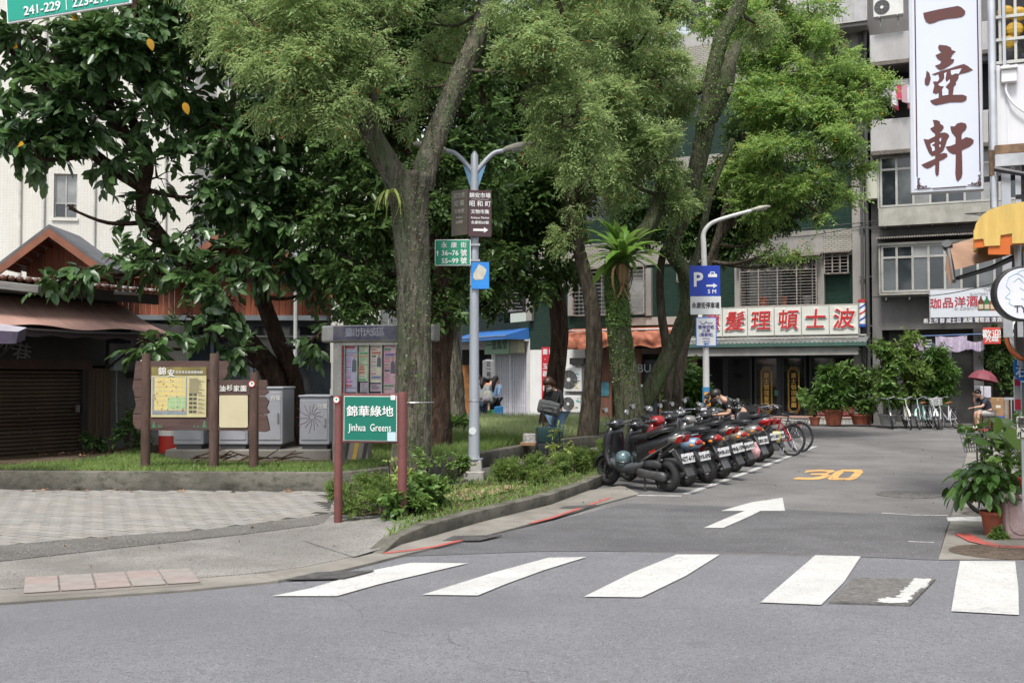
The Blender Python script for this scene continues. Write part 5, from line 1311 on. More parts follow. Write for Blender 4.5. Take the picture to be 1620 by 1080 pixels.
def sticker(par,fc,x,y,r_,yo):
    u,z=fc.uv(x,y); o=MB().cyl((u,yo,z),(u,yo+.003,z),r_,r_,18).build('round_sticker',plain('sticker_red',(.6,.05,.03),.5),par)
    MB().cyl((u,yo -.002,z),(u,yo,z),r_*.8,r_*.8,18).build('sticker_face',plain('sticker_white',(.7,.7,.68),.5),o)
    MB().cyl((u+r_*.05,yo -.004,z+r_*.2),(u+r_*.05,yo -.002,z+r_*.2),r_*.35,r_*.35,10).build('sticker_mark',plain('sticker_green',(.04,.3,.15),.5),o)
sticker(bd,MBf,400.5,607,.05,-.08)
# ------------------------------------------------------------------ electrical cabinets on a concrete plinth
CF=Facade(at(262,600,18.6).x,18.6,0.0)
def cu(x,y=650,off=0): return CF.uv(x,y,off)
pl=facade_root('concrete_plinth','long low concrete plinth under the grey electrical cabinets','plinth',CF)
MB().box(0,cu(523)[0],0,1.1,.15,cu(400,711)[1]).build('block',concrete,pl,bevel=.02)
zt_=cu(400,711)[1]+.002
cabm=mat('cabinet_grey',(.33,.34,.37),.55,var=.05,vs_=2,dirt=.3,dirtcol=(.22,.22,.22),bump=.1,bs=60)
cabd=plain('cabinet_foot',(.06,.06,.065),.6)
def cabinet(x0,x1,yt,label,dep=.75,yo=.1,scr=False):
    u0,u1=cu(x0,650,yo)[0],cu(x1,650,yo)[0]; zt=cu((x0+x1)/2,yt,yo)[1]
    t=child_thing('electrical_cabinet',label,'electrical cabinet',CF,u0,yo,zt_,'grey electrical cabinets on the plinth')
    w_,h_=u1 -u0,zt -zt_
    MB().box(.04,w_ -.04,.03,dep -.03,0,.08).build('foot',cabd,t)
    MB().box(0,w_,0,dep,.08,h_).build('casing',cabm,t,bevel=.012)
    MB().box(-.02,w_+.02,-.02,dep+.02,h_,h_+.035).build('lid',cabm,t,bevel=.008)
    MB().box(.03,w_ -.03,-.012,-.001,.16,h_ -.05).build('door',cabm,t,bevel=.004)
    MB().box(w_ -.09,w_ -.06,-.035,-.012,h_*.45,h_*.6).build('handle',steel,t)
    lettering('台電',.09,wl_,t,w_ -.12,-.014,h_ -.16,bold=.02)
    return t,w_,h_
cabinet(275,322,640,'low grey electrical cabinet left behind the map board',yo=.12)
cabinet(345,392,640,'grey electrical cabinet behind the blank panel of the map board',yo=.12)
t_,w_,h_=cabinet(405,447,615,'tall grey electrical cabinet right of the map board posts',dep=1.0)
ink=mat('graffiti_maroon',(.12,.03,.05),.6)
def scrawl(par,pts,r_=.004,m=ink,y=-.014):
    MB().tube([(p[0],y,p[1]) for p in catmull([(a,0,b) for a,b in pts],4)] if False else [(p.x,y,p.z) for p in catmull([(a,0,b) for a,b in pts],4)],r_,4).build('graffiti',m,par)
for k in range(4): scrawl(t_,[(.05,.75 -k*.08),(.12,.72 -k*.07),(.06,.68 -k*.07),(.15,.66 -k*.07),(.09,.6 -k*.06)])
t_,w_,h_=cabinet(474,521,628,'grey electrical cabinet with a maroon scribbled star on its door',yo=.1)
rs_=random.Random(4)
for k in range(14):
    a=k*2*math.pi/14; cx,cz=w_*.42,h_*.62; r1=rs_.uniform(.15,.3)
    scrawl(t_,[(cx+.04*math.cos(a),cz+.04*math.sin(a)),(cx+r1*.5*math.cos(a+.15),cz+r1*.6*math.sin(a+.15)),(cx+r1*math.cos(a),cz+r1*1.25*math.sin(a))],.0035)
# striped kerb end of the plinth
hz_=child_thing('hazard_striped_block','low concrete block with worn yellow and black stripes behind the green sign','block',CF,cu(524)[0],.1,.15)
MB().box(0,.62,0,.5,0,.36).build('block',concrete,hz_,bevel=.01)
for k in range(4): MB().prism([(.02+k*.16,.02),(.09+k*.16,.02),(.15+k*.16,.34),(.08+k*.16,.34)],-.004,-.0005).build('stripe',mat('hazard_yellow',(.45,.30,.05),.7,dirt=.4) if k%2==0 else mat('hazard_black',(.03,.03,.03),.7),hz_)
# ------------------------------------------------------------------ aluminium public notice case
NF=Facade(at(534,600,17.2).x,17.2,-16.0)
nb=facade_root('notice_case','worn aluminium public notice case full of posters behind the big trunk','notice board',NF)
def nu_(x,y): return NF.uv(x,y)
alw=mat('worn_aluminium',(.34,.335,.31),.38,.6,var=.25,vs_=3,bump=.15,bs=20,dirt=.6,dirtcol=(.16,.14,.12))
for x in (536,673):
    u=nu_(x,600)[0]; MB().box(u -.075,u+.075,-.06,.1,.18,nu_(x,535)[1]).build('post',alw,nb,bevel=.02,seg=2)
u0,u1=nu_(513,530)[0],nu_(691,535)[0]; zt0,zt1=nu_(600,541)[1],nu_(600,514)[1]
MB().box(u0,u1,-.12,.16,zt0,zt1).build('header_box',alw,nb,bevel=.035,seg=3)
navy=mat('header_navy',(.03,.035,.09),.4,var=.3,vs_=4,dirt=.95,dirtcol=(.20,.19,.17))
MB().box(u0+.22,u1 -.1,-.135,-.12,zt0+.03,zt1 -.02).build('header_plate',navy,nb)
for k,ch in enumerate('臺北市大安區'): lettering(ch,.15,mat('header_ink_pale',(.30,.30,.34),.5),nb,nu_(555+k*10,528)[0]+.03,-.138,(zt0+zt1)/2+.01,bold=.02)
zb0=nu_(600,645)[1]; ub0,ub1=nu_(544,600)[0],nu_(668,600)[0]
MB().box(ub0,ub1,.02,.06,zb0,zt0).build('back_panel',mat('felt_dark',(.05,.04,.09),.8),nb)
MB().box(ub0,ub1,-.05,.06,zb0 -.06,zb0).build('bottom_rail',alw,nb,bevel=.01)
for x in (546,566,584,605,628,650,667): MB().box(nu_(x,600)[0] -.008,nu_(x,600)[0]+.008,-.04,.02,zb0,zt0).build('divider',alw,nb)
pm={k: mat('poster_' +k,c,.5,var=.12,vs_=12,dirt=.1) for k,c in dict(lilac=(.38,.38,.50),white=(.52,.52,.52),green=(.42,.52,.34),pink=(.55,.36,.40),cream=(.56,.54,.42)).items()}
inks=[mat('poster_ink_%d' %i,c,.6) for i,c in enumerate([(.06,.06,.08),(.08,.10,.35),(.45,.05,.06),(.04,.25,.10),(.5,.12,.3)])]
rp_=random.Random(12)
def poster(x0,y0,x1,y1,k,fig=False):
    a,z1=nu_(x0,y0); b_,z0=nu_(x1,y1); o=MB().box(a,b_,.0,.012,z0,z1).build('poster',pm[k],nb); w_,h_=b_ -a,z1 -z0
    bars=[MB() for _ in inks]; z=.95
    while z>.06:
        s=rp_.choice((.012,.012,.02,.05)); q=rp_.randrange(5); e=rp_.uniform(.5,.92); st=rp_.uniform(.05,.15)
        if fig: e=min(e,.5 if .25<z<.75 else e)
        x=st
        while x<e: wq=rp_.uniform(.04,.12); bars[q].box(a+w_*x,a+w_*min(e,x+wq),-.002,0,z0+h_*(z -s),z0+h_*z); x+=wq+.02
        z -=s+rp_.uniform(.012,.04)
    for q,bb in enumerate(bars):
        if bb.f: bb.build('print_lines',inks[q],o)
    if fig:
        MB().ball((a+w_*.74,-.003,z0+h_*.74),(w_*.1,.003,h_*.05),10,6).build('printed_face',plain('skin_print',(.45,.28,.2),.6),o)
        MB().prism([(a+w_*.56,z0+h_*.42),(a+w_*.93,z0+h_*.42),(a+w_*.9,z0+h_*.65),(a+w_*.74,z0+h_*.69),(a+w_*.6,z0+h_*.65)],-.004,-.001).build('printed_jacket',plain('suit_print',(.10,.11,.14),.6),o)
poster(545.5,544,565.5,620,'lilac',True); poster(567.5,544,583,603,'green'); poster(570,605,583,620,'white')
poster(586,546,604,605,'cream',True); poster(586,607,604,619,'white'); poster(607,547,626,622,'pink',True); poster(629,548,649,620,'white'); poster(652,549,666,622,'pink')
MB().box(nu_(541,600)[0],nu_(544,600)[0],-.05,-.045,zb0,zt0 -.02).build('red_script_strip',mat('strip_red',(.25,.04,.04),.6,var=.8,vs_=30),nb)
MB().box(ub0 -.02,ub1+.02,-.06,-.04,zt0 -.05,zt0).build('door_rail',alw,nb)
MB().box(nu_(667,650)[0] -.03,nu_(667,650)[0]+.1,-.1,-.061,nu_(670,652)[1],nu_(670,638)[1]).build('lock_box',alw,nb,bevel=.008)
# ------------------------------------------------------------------ the green name sign on its two posts
JF=Facade(at(535,600,11.75).x,11.75,-13.0)
js=facade_root('park_name_sign','green park name sign with white bilingual lettering on two maroon posts','sign',JF)
maroon=mat('maroon_paint',(.14,.045,.04),.5,var=.18,vs_=5,bump=.2,bs=30,dirt=.35,dirtcol=(.09,.04,.035))
for x,yt,r_ in ((535.5,626,.045),(637,620,.05)):
    u=JF.uv(x,700)[0]; MB().lathe([(r_,-.1),(r_,JF.uv(x,yt)[1] -.1 -.02),(r_*.9,JF.uv(x,yt)[1] -.1)],20,c=(u,0,.1)).build('post',maroon,js,smooth=True)
a,z1=JF.uv(542,622); b_,z0=JF.uv(631,701)
MB().box(a,b_,-.02,.02,z0,z1).build('frame',maroon,js,bevel=.006)
a2,z12=JF.uv(545.5,626); b2,z02=JF.uv(629,697.5)
MB().box(a2,b2,-.026,-.02,z02,z12).build('white_border',plain('border_white',(.72,.72,.70),.4),js)
pgm=mat('panel_green',(.005,.145,.10),.35,var=.06,vs_=2)
MB().box(a2+.007,b2 -.007,-.030,-.0262,z02+.007,z12 -.007).build('green_panel',pgm,js)
cx=(a2+b2)/2
wch=plain('letter_white',(.74,.74,.72),.4)
lettering('錦華綠地',.122,wch,js,cx,-.033,z02+(z12 -z02)*.645,bold=.022,sx=1.1)
# serif lettering drawn with the plain face plus small slab serifs
o=lettering('Jinhua  Greens',.112,wch,js,cx,-.033,z02+(z12 -z02)*.29,bold=.006,sx=.73)
xs=sorted(v.co.x for v in o.data.vertices);
u,z=JF.uv(621,690); MB().box(u -.047,u+.047,-.034,-.0305,z -.048,z+.048).build('sticker',plain('sticker_paleblue',(.45,.6,.66),.5),js)
u,z=JF.uv(624,629); MB().box(u -.03,u+.02,-.034,-.0305,z -.022,z+.028).build('sticker',plain('border_white',(.72,.72,.70),.4),js)
sticker(js,JF,535,632,.038,-.052)
# ------------------------------------------------------------------ street lamp with two arms and the direction signs
def pole_lamp_head(par,M,m=None):
    m=m or mat('lamp_head',(.34,.33,.28),.6,.2,var=.2,vs_=4,dirt=.6,dirtcol=(.16,.17,.10))
    hd=MB().loft([(-.02,0,0,.05,.035),(.06,0,.01,.09,.06),(.3,0,.03,.125,.075),(.55,0,.03,.11,.065),(.68,0,.02,.05,.03)],12).build('lamp_head',m,par,M=M,smooth=True)
    MB().box(.16,.52,-.085,.085,-.06,-.03).build('lens',mat('lamp_lens',(.12,.12,.11),.2),hd)
    return hd
lp=gnd(750,772); lp.z=.1
la=thing('street_lamp','tall grey two armed street lamp carrying brown and green street signs','street lamp',lp)
base_c=mat('lamp_base_concrete',(.36,.35,.32),.9,var=.15,vs_=4,bump=.5,bs=60,dirt=.5)
MB().loft([(0,0,0,.155,.155),(.14,0,0,.15,.15),(.155,0,0,.125,.125),(.30,0,0,.11,.11),(.32,0,0,.10,.10)],16,p=6,axis='z').build('base',base_c,la)
fl=MB().cyl((0,0,.32),(0,0,.335),.13,.13,16)
for k in range(4): a=k*math.pi/2+.78; fl.cyl((.1*math.cos(a),.1*math.sin(a),.33),(.1*math.cos(a),.1*math.sin(a),.37),.012,.012,6)
polm=mat('lamp_pole_grey',(.36,.39,.43),.5,.2,var=.08,vs_=3,bump=.15,bs=30,dirt=.35,dirtcol=(.25,.27,.29),stretch=(1,1,.2))
fl.build('flange',polm,la)
def zz(py): return at(750,py,lp.y).z -lp.z
ztop=zz(246)
MB().lathe([(.085,.335),(.075,1.0),(.068,2.2),(.06,ztop -.3),(.055,ztop),(.03,ztop+.04),(.02,ztop+.06)],18).build('pole',polm,la,smooth=True)
for sgn,nm in ((1,'r'),(-1,'l')):
    ex=.43 if sgn>0 else .42
    pts=[(0,0,ztop -.28),(.06*sgn,0,ztop -.20),(.18*sgn,0,ztop -.06),(.3*sgn,0,ztop+.04),(ex*sgn,0,ztop+.07)]
    MB().tube(catmull(pts,4),.035,10).build('arm',polm,la,smooth=True)
    MB().prism([(.03*sgn,ztop -.32),(.05*sgn,ztop -.50),(.17*sgn,ztop -.14),(.1*sgn,ztop -.2)],-.012,.012).build('gusset',plain('gusset_blue',(.12,.26,.40),.6),la)
    hm=Matrix.Translation((ex*sgn,0,ztop+.08)) @ Matrix.Rotation(0 if sgn>0 else math.pi,4,'Z') @ Matrix.Rotation(R(-9),4,'Y')
    pole_lamp_head(la,hm @ Matrix.Scale(.72,4))
MB().lathe([(.078,0),(.080,.01),(.078,.02)],14,c=(0,0,1.16)).build('band',steel,la)
# round white sticker on the shaft
MB().cyl((-.02,-.082,zz(681)),(-.02,-.078,zz(681)),.055,.055,16).build('round_sticker',plain('sticker_pale',(.55,.6,.6),.5),la)
# brown double faced market sign box
bs_=thing('market_direction_sign','brown market direction sign box with white characters and an arrow on the lamp pole','sign',(lp.x,lp.y,lp.z))
zb,zt=zz(376),zz(303)
brn_s=mat('sign_brown',(.065,.03,.035),.4,var=.08)
gold_s=mat('sign_box_side',(.10,.085,.06),.3,.5,var=.2,dirt=.3)
M1=Matrix.Translation((.0,-.1,0)) @ Matrix.Rotation(R(18),4,'Z')
M1=Matrix.Translation((-.085,-.12,0)) @ Matrix.Rotation(R(8),4,'Z')
MB().box(0,.34,-.012,.012,zb,zt).build('front_panel',brn_s,bs_,M=M1,bevel=.004)
M2=Matrix.Translation((-.085,-.12,0)) @ Matrix.Rotation(R(180 -42),4,'Z')
MB().box(0.005,.34,-.012,.012,zb+.03,zt+.02).build('side_panel',gold_s,bs_,M=M2,bevel=.004)
MB().box(-.26,-.2,.05,.1,zb+.2,zb+.24).box(-.1,.0,-.02,.1,zb+.2,zb+.24).build('bracket',steel,bs_)
H=zt -zb
for s_,zf,sz in (('錦安市場',.88,.078),('昭 和 町',.70,.09),('文物市集',.53,.068),('Antique Market',.405,.043),('永康街60號',.30,.052)):
    lettering(s_,sz,wch,bs_,.17,-.016,zb+H*zf,bold=.03,M=M1)
MB().box(.04,.3,-.0145,-.0125,zb+H*.80,zb+H*.805).build('rule',wch,bs_,M=M1)
MB().prism([(.07,zb+H*.12),(.23,zb+H*.12),(.23,zb+H*.085),(.29,zb+H*.145),(.23,zb+H*.205),(.23,zb+H*.17),(.07,zb+H*.17)],-.016,-.0125).build('arrow',wch,bs_,M=M1)
M3=Matrix.Translation((-.085,-.12,0)) @ Matrix.Rotation(R(-42),4,'Z')
mch=mat('letter_dim',(.40,.38,.32),.4)
for s_,zf,sz in (('錦安市',.90,.078),('昭 和',.73,.09),('文物市',.56,.068),('Antique',.435,.043),('永康街',.33,.052)):
    lettering(s_,sz,mch,bs_,-.17,-.016,zb+H*zf,bold=.02,M=M3)
# green house number sign
gs2=thing('house_number_sign','green street sign with white house numbers on the left of the lamp pole','sign',(lp.x,lp.y,lp.z),R(-3))
zb,zt=zz(421),zz(380)
MB().prism([(-.57,zb+.015),(-.555,zb),(-.055,zb),(-.045,zb+.01),(-.045,zt -.01),(-.055,zt),(-.555,zt),(-.57,zt -.015)],-.1,-.09).build('border',wch,gs2)
sgg=mat('street_sign_green',(.005,.24,.13),.35,var=.05)
MB().box(-.558,-.057,-.104,-.1005,zb+.012,zt -.012).build('panel',sgg,gs2)
H=zt -zb
lettering('永  康  街',.092,wch,gs2,-.29,-.107,zb+H*.77,bold=.02)
lettering('36~76 號',.105,wch,gs2,-.285,-.107,zb+H*.47,bold=.035,sx=.92); MB().prism([(-.537,zb+H*.38),(-.523,zb+H*.38),(-.523,zb+H*.5),(-.51,zb+H*.5),(-.53,zb+H*.58),(-.55,zb+H*.5),(-.537,zb+H*.5)],-.108,-.1045).build('arrow',wch,gs2)
lettering('55~99 號',.105,wch,gs2,-.285,-.107,zb+H*.17,bold=.035,sx=.92)
for f_ in (.2,.8): MB().box(-.08,.09,-.09,-.07,zb+H*f_ -.015,zb+H*f_+.015).torus((0,0,zb+H*f_),.075,.012,16,6,axis='z').build('bracket',steel,gs2)
# peeled blue plate
bp2=thing('peeled_blue_plate','blue plate with its paper peeled to white, low on the lamp pole','sign',(lp.x,lp.y,lp.z),R(-8))
zb,zt=zz(458),zz(416)
MB().box(-.03,.235,-.09,-.082,zb,zt,Matrix.Rotation(R(3),4,'Y') if False else None).build('plate',mat('plate_blue',(.02,.22,.62),.5,dirt=.2),bp2,bevel=.003)
rs_=random.Random(11)
MB().prism([(.1+(.085+rs_.uniform(-.02,.025))*math.cos(a/14*2*math.pi),(zb+zt)/2+.03+(.12+rs_.uniform(-.03,.03))*math.sin(a/14*2*math.pi)) for a in range(14)],-.094,-.0902).build('torn_paper',mat('torn_paper',(.50,.48,.40),.9,var=.15,vs_=14),bp2)
for f_ in (.15,.85): MB().torus((0,0,zb+(zt -zb)*f_),.072,.01,14,5,axis='z').build('bracket',steel,bp2)
# second thin blue banded pole behind
p=gnd(727,667); bp3=thing('blue_banded_pole','thin grey pole with a blue painted foot behind the lamp post','pole',(p.x,30.0 if False else p.y -8,0))
sc_=(p.y -8)/p.y; bp3.location.x=p.x*sc_
MB().cyl((0,0,1.35),(0,0,4.9),.075,.06,12).build('shaft',polm,bp3); MB().cyl((0,0,0),(0,0,1.35),.1,.085,12).build('blue_foot',plain('foot_blue',(.05,.22,.42),.5,dirt=.3),bp3)
# ------------------------------------------------------------------ parking sign pole
pz=23.0; pp_=at(1117,600,pz)
pk_=thing('parking_lamp_post','white curved street lamp pole with parking and library signs behind the scooters','street lamp',(pp_.x,pz,.0))
def z2(py): return at(1117,py,pz).z
whp=mat('white_pole_paint',(.55,.55,.53),.5,var=.06,vs_=3,dirt=.35,dirtcol=(.25,.25,.24))
pts=[(0,0,0),(0,0,2.2),(-.03,0,z2(400)),(-.04,0,z2(372)),(.06,0,z2(358)),(.22,0,z2(350)),(.55,0,z2(342)),(1.0,0,z2(333))]
cp=catmull(pts,5); MB().tube(cp,lerpn([.075,.068,.06,.05,.045,.042,.04,.038],5),14).build('pole',whp,pk_,smooth=True)
pole_lamp_head(pk_,Matrix.Translation((.98,0,z2(333))) @ Matrix.Rotation(R(-10),4,'Y') @ Matrix.Scale(.62,4))
MB().cyl((0,0,z2(656)),(0,0,z2(612)),.082,.08,14).build('blue_band',plain('foot_blue',(.05,.22,.42),.5,dirt=.3),pk_)
hzm=[plain('hazard_orange',(.75,.32,.02),.5),plain('hazard_ink',(.02,.02,.02),.5)]
z0,z1=z2(654),z2(620); MB().box(-.055,.075,-.094,-.088,z0,z1).build('hazard_plate',hzm[0],pk_)
for k in range(3): zc=z0+(z1 -z0)*k/3; MB().prism([(-.055,zc+.0),(.075,zc+.09),(.075,zc+.17),(-.055,zc+.08)],-.097,-.0945).build('hazard_stripe',hzm[1],pk_)
ps=thing('parking_sign','blue and white parking sign with big letter P and arrow on the white pole','sign',(pp_.x,pz,0),R(-2))
u=lambda x: at(x,600,pz).x -pp_.x
zt,zm,zb=z2(421),z2(469),z2(498)
MB().box(u(1091),u(1139),-.105,-.095,zm,zt).build('blue_panel',plain('parking_blue',(.015,.05,.38),.35),ps,bevel=.003)
MB().box(u(1092),u(1140),-.106,-.096,zb,zm -.003).build('white_panel',plain('panel_white',(.62,.64,.64),.4),ps,bevel=.003)
lettering('P',.42,wch,ps,u(1104),-.108,z2(444),bold=.05)
lettering('5 M',.12,wch,ps,u(1126),-.108,z2(462),bold=.04)
MB().prism([(u(1117),z2(454)),(u(1128),z2(454)),(u(1128),z2(456.5)),(u(1134.5),z2(452.5)),(u(1128),z2(448.5)),(u(1128),z2(451)),(u(1117),z2(451))],-.109,-.1055).build('arrow',wch,ps)
car=MB().prism([(u(1120),z2(439)),(u(1134),z2(439)),(u(1134),z2(434.5)),(u(1131.5),z2(434)),(u(1130),z2(430.5)),(u(1124),z2(430.5)),(u(1122.5),z2(434)),(u(1120),z2(434.5))],-.109,-.1055)
car.build('car_symbol',wch,ps)
MB().prism([(u(1124),z2(434)),(u(1130),z2(434)),(u(1129),z2(431.8)),(u(1125),z2(431.8))],-.111,-.1095).build('car_window_symbol',plain('parking_blue',(0,0,0)),ps)
lettering('永康街停車場',.135,plain('print_black',(.03,.03,.03),.5),ps,(u(1092)+u(1140))/2,-.109,z2(484),bold=.035,sx=.72)
li=thing('library_sign','small white library direction sign with blue border under the parking sign','sign',(pp_.x,pz,0),R(-2))
zt,zb=z2(502),z2(548); bl_=plain('sign_mid_blue',(.03,.14,.50),.4)
MB().box(u(1100),u(1133),-.105,-.095,zb,zt).build('blue_border',bl_,li,bevel=.004); MB().box(u(1101.5),u(1131.5),-.108,-.1052,zb+.02,zt -.02).build('panel',plain('panel_white',(.62,.64,.64),.4),li)
uc=u(1116.5); pin=mat('print_violet',(.10,.09,.30),.5)
for s_,py,sz in (('臺灣師範',518,.085),('大學',524,.085),('(圖書館)',530,.08),('NTNU',536,.055),('Library',540,.055)): lettering(s_,sz,pin,li,uc,-.110,z2(py),bold=.02)
MB().tube([(p_.x,-.11,p_.z) for p_ in catmull([(u(1107),0,z2(509)),(u(1110),0,z2(512.5)),(u(1114),0,z2(512)),(u(1117),0,z2(508.5))],4)],.007,5).build('smile_mark',pin,li)
lettering('Taipei',.06,pin,li,u(1121.5),-.110,z2(511));
MB().prism([(u(1112),z2(544)),(u(1116),z2(541.5)),(u(1116),z2(543)),(u(1121),z2(543)),(u(1121),z2(545)),(u(1116),z2(545)),(u(1116),z2(546.5))],-.111,-.1085).build('arrow',bl_,li)
for py in (430,460,490,510,540): MB().torus((0,0,z2(py)),.07,.01,14,5,axis='z').build('bracket',steel,pk_)
# green overhead street sign at the top left corner
TF=Facade(at(10,30,8.2).x,8.2,-12.0)
ts=facade_root('overhead_street_sign','green overhead street number sign cut by the top left corner of the picture','sign',TF)
M_=Matrix.Rotation(R(-4.6) ,4,'Y')
a,z0=TF.uv(11,38); b_,_=TF.uv(208,20); Wd=(b_ -a)
Mt=Matrix.Translation((a,0,z0)) @ M_
MB().box(0,Wd,0,.02,0,.62).build('border',wch,ts,M=Mt,bevel=.004)
MB().box(.014,Wd -.014,-.004,-.0005,.014,.606).build('panel',mat('overhead_green',(.005,.30,.21),.35,var=.05),ts,M=Mt)
k_=F/8.2
lettering('241-229│223-211',.098,wch,ts,Wd*.495,-.007,.068,bold=.03,M=Mt,sx=.98)
lettering('永康街',.2,wch,ts,Wd*.7,-.007,.38,bold=.03,M=Mt); lettering('Yongkang St.',.1,wch,ts,Wd*.3,-.007,.24,bold=.03,M=Mt)
MB().box(Wd -.35,Wd -.27,.03,.11,-.2,1.4).build('hanger',steel,ts,M=Mt @ Matrix.Translation((0,0,.35)))
# paper lantern by the corner shop
p=at(772.5,584,37.0)
ln=thing('paper_lantern','white cylindrical paper lantern with black brush characters over the walkers','lantern',p,0,None,.58)
prof=[(.1,-.58),(.26,-.54)]+[(.34+(.005 if k%2 else 0),-.5+k*.1) for k in range(11)]+[(.26,.54),(.1,.58)]
MB().lathe(prof,20).build('paper_shell',plain('lantern_paper',(.68,.68,.68),.7),ln)
MB().lathe([(.11,-.64),(.11,-.57)],14).lathe([(.11,.57),(.11,.66)],14).cyl((0,0,.66),(0,0,1.0),.01).build('cap',plain('print_black',(.03,.03,.03)),ln)
for k,ch in enumerate('正一花'): lettering(ch,.3,plain('print_black',(.03,.03,.03)),ln,0.04,-.365,.3 -k*.3,bold=.03)
# ================================================================== right edge: banner sign, balcony, awnings, mirror, planters
KZ=13.0
KF=Facade(at(1440,100,KZ).x,KZ,-20.0)
ks=facade_root('vertical_banner_sign','tall white vertical sign box with three brown brush characters','sign',KF)
a0,zb_=KF.uv(1448,303); a1,_=KF.uv(1557,300); zt_=KF.uv(1500,-90)[1]
kx0,kx1=a0 -.06,a1+.0
bwh=mat('banner_bluewhite',(.56,.60,.70),.35,var=.02,vs_=1)
MB().box(a0 -.05,a1,-.0,.16,zb_ -.02,zt_).build('cabinet',plain('banner_frame',(.50,.52,.56),.4,.2),ks,bevel=.008)
MB().box(a0 -.01,a1 -.03,-.008,-.0005,zb_+.03,zt_ -.03).build('face',bwh,ks)
brc=plain('brush_brown',(.085,.022,.018),.5)
def gpix(x,y): return KF.uv(x,y,-.012)
def poly_char(pl,org,s,name,par=ks,holes=None):
    P=[[gpix(org[0]+x/s,org[1]+y/s) for x,y in q] for q in pl]
    me=polymesh(P,depth=.004); me.materials.append(brc); o=link(name,me,par); o.location=(0,-.014,0)
s1=826/130.0
poly_char([[(163,133),(300,100),(420,78),(512,62),(550,78),(585,115),(583,145),(555,170),(500,182),(400,192),(320,210),(270,232),(225,241),(190,222),(172,180)]],(1435,0),s1,'brush_character')
poly_char([[(323,452),(400,460),(440,480),(450,505),(488,518),(455,555),(435,590),(475,600),(465,630),(420,665),(370,695),(335,706),(310,695),(282,662),(330,645),(345,618),(305,590),(287,556),(345,530),(320,500),(312,478)],
           [(252,748),(340,715),(430,690),(500,665),(570,645),(610,665),(662,705),(600,730),(520,750),(515,790),(490,825),(492,850),(470,872),(460,955),(560,953),(600,970),(598,1005),(560,1028),(430,1030),(350,1048),(290,1058),(255,1045),(232,1012),(318,985),(318,930),(290,945),(258,930),(268,890),(275,860),(262,822),(310,820),(325,790),(312,742),(285,757)]],
          (1435,0),s1,'brush_character')
poly_char([[(195,712),(225,735),(238,790),(222,850),(200,865),(178,845),(178,800),(190,770)]],(1435,0),s1,'brush_character')
# light gaps cut into the second character
def gaps(pl,org,s):
    P=[[gpix(org[0]+x/s,org[1]+y/s) for x,y in q] for q in pl]
    me=polymesh(P,depth=.003); me.materials.append(bwh); o=link('character_gap',me,ks); o.location=(0,-.0185,0)
gaps([[(440,712),(548,690),(520,745),(485,742),(450,760),(440,740)],[(372,740),(398,728),(385,800),(395,830),(430,800),(428,830),(385,880),(415,905),(415,955),(355,965),(352,905),(372,870),(350,872),(318,862),(318,845),(350,825),(375,790)]],(1435,0),s1)
s2=968/130.0
poly_char([[(303,148),(350,150),(385,165),(392,195),(425,215),(433,240),(410,275),(375,305),(440,295),(480,310),(498,335),(470,385),(450,450),(430,505),(380,552),(440,535),(470,545),(478,575),(440,605),(380,632),(378,740),(372,790),(352,812),(335,790),(330,740),(332,670),(280,705),(240,720),(205,708),(170,675),(260,635),(330,605),(332,565),(290,572),(255,530),(230,470),(208,415),(195,372),(250,380),(330,340),(330,310),(295,280),(273,248),(318,225),(315,185)]],(1435,170),s2,'brush_character')
poly_char([[(510,222),(560,225),(590,190),(640,177),(690,190),(704,225),(690,265),(650,300),(642,330),(642,382),(695,350),(750,362),(785,385),(782,420),(740,460),(645,505),(650,620),(652,780),(640,830),(597,873),(577,845),(568,780),(572,640),(574,548),(535,548),(490,520),(455,462),(510,455),(570,430),(572,350),(530,300),(515,260)]],(1435,170),s2,'brush_character')
gaps([[(278,430),(322,408),(325,425),(300,440),(288,452),(322,462),(328,505),(296,522),(292,480),(276,455)],[(382,372),(402,358),(398,400),(382,402)],[(380,442),(394,438),(392,470),(380,468)]],(1435,170),s2)
ln_=MB()
def kl(x0,y0,x1,y1,w_=.008):
    a,za=gpix(x0,y0); b_,zb2=gpix(x1,y1); ln_.tube([(a,-.011,za),(b_,-.011,zb2)],w_/2,4)
kl(1451,279,1446.5,-60,.014); kl(1550.5,271,1545,-60,.014); kl(1476,298,1528,294.5,.009)
for (cx,cy,sgn) in ((1452,298,1),(1551,293,-1)):
    for k in range(4):
        a,z=gpix(cx+sgn*(1+k*4),cy -2 -(k%2)); ln_.torus((a,-.012,z),.014 -k*.002,.004,10,4)
        a,z=gpix(cx+sgn*(1+(k%2)),cy -3 -k*4); ln_.torus((a,-.012,z),.014 -k*.002,.004,10,4)
    kl(cx,cy+1,cx+sgn*20,cy -1,.006); kl(cx,cy+1,cx -sgn*.5,cy -20,.006)
ln_.build('printed_border',brc,ks)
MB().box(a1,a1+.5,.05,.1,KF.uv(1500,100)[1],KF.uv(1500,100)[1]+.05).box(a1,a1+.5,.05,.1,zb_+.08,zb_+.14).build('bracket',mat('dark_steel',(.04,.04,.045),.5,.5),ks)
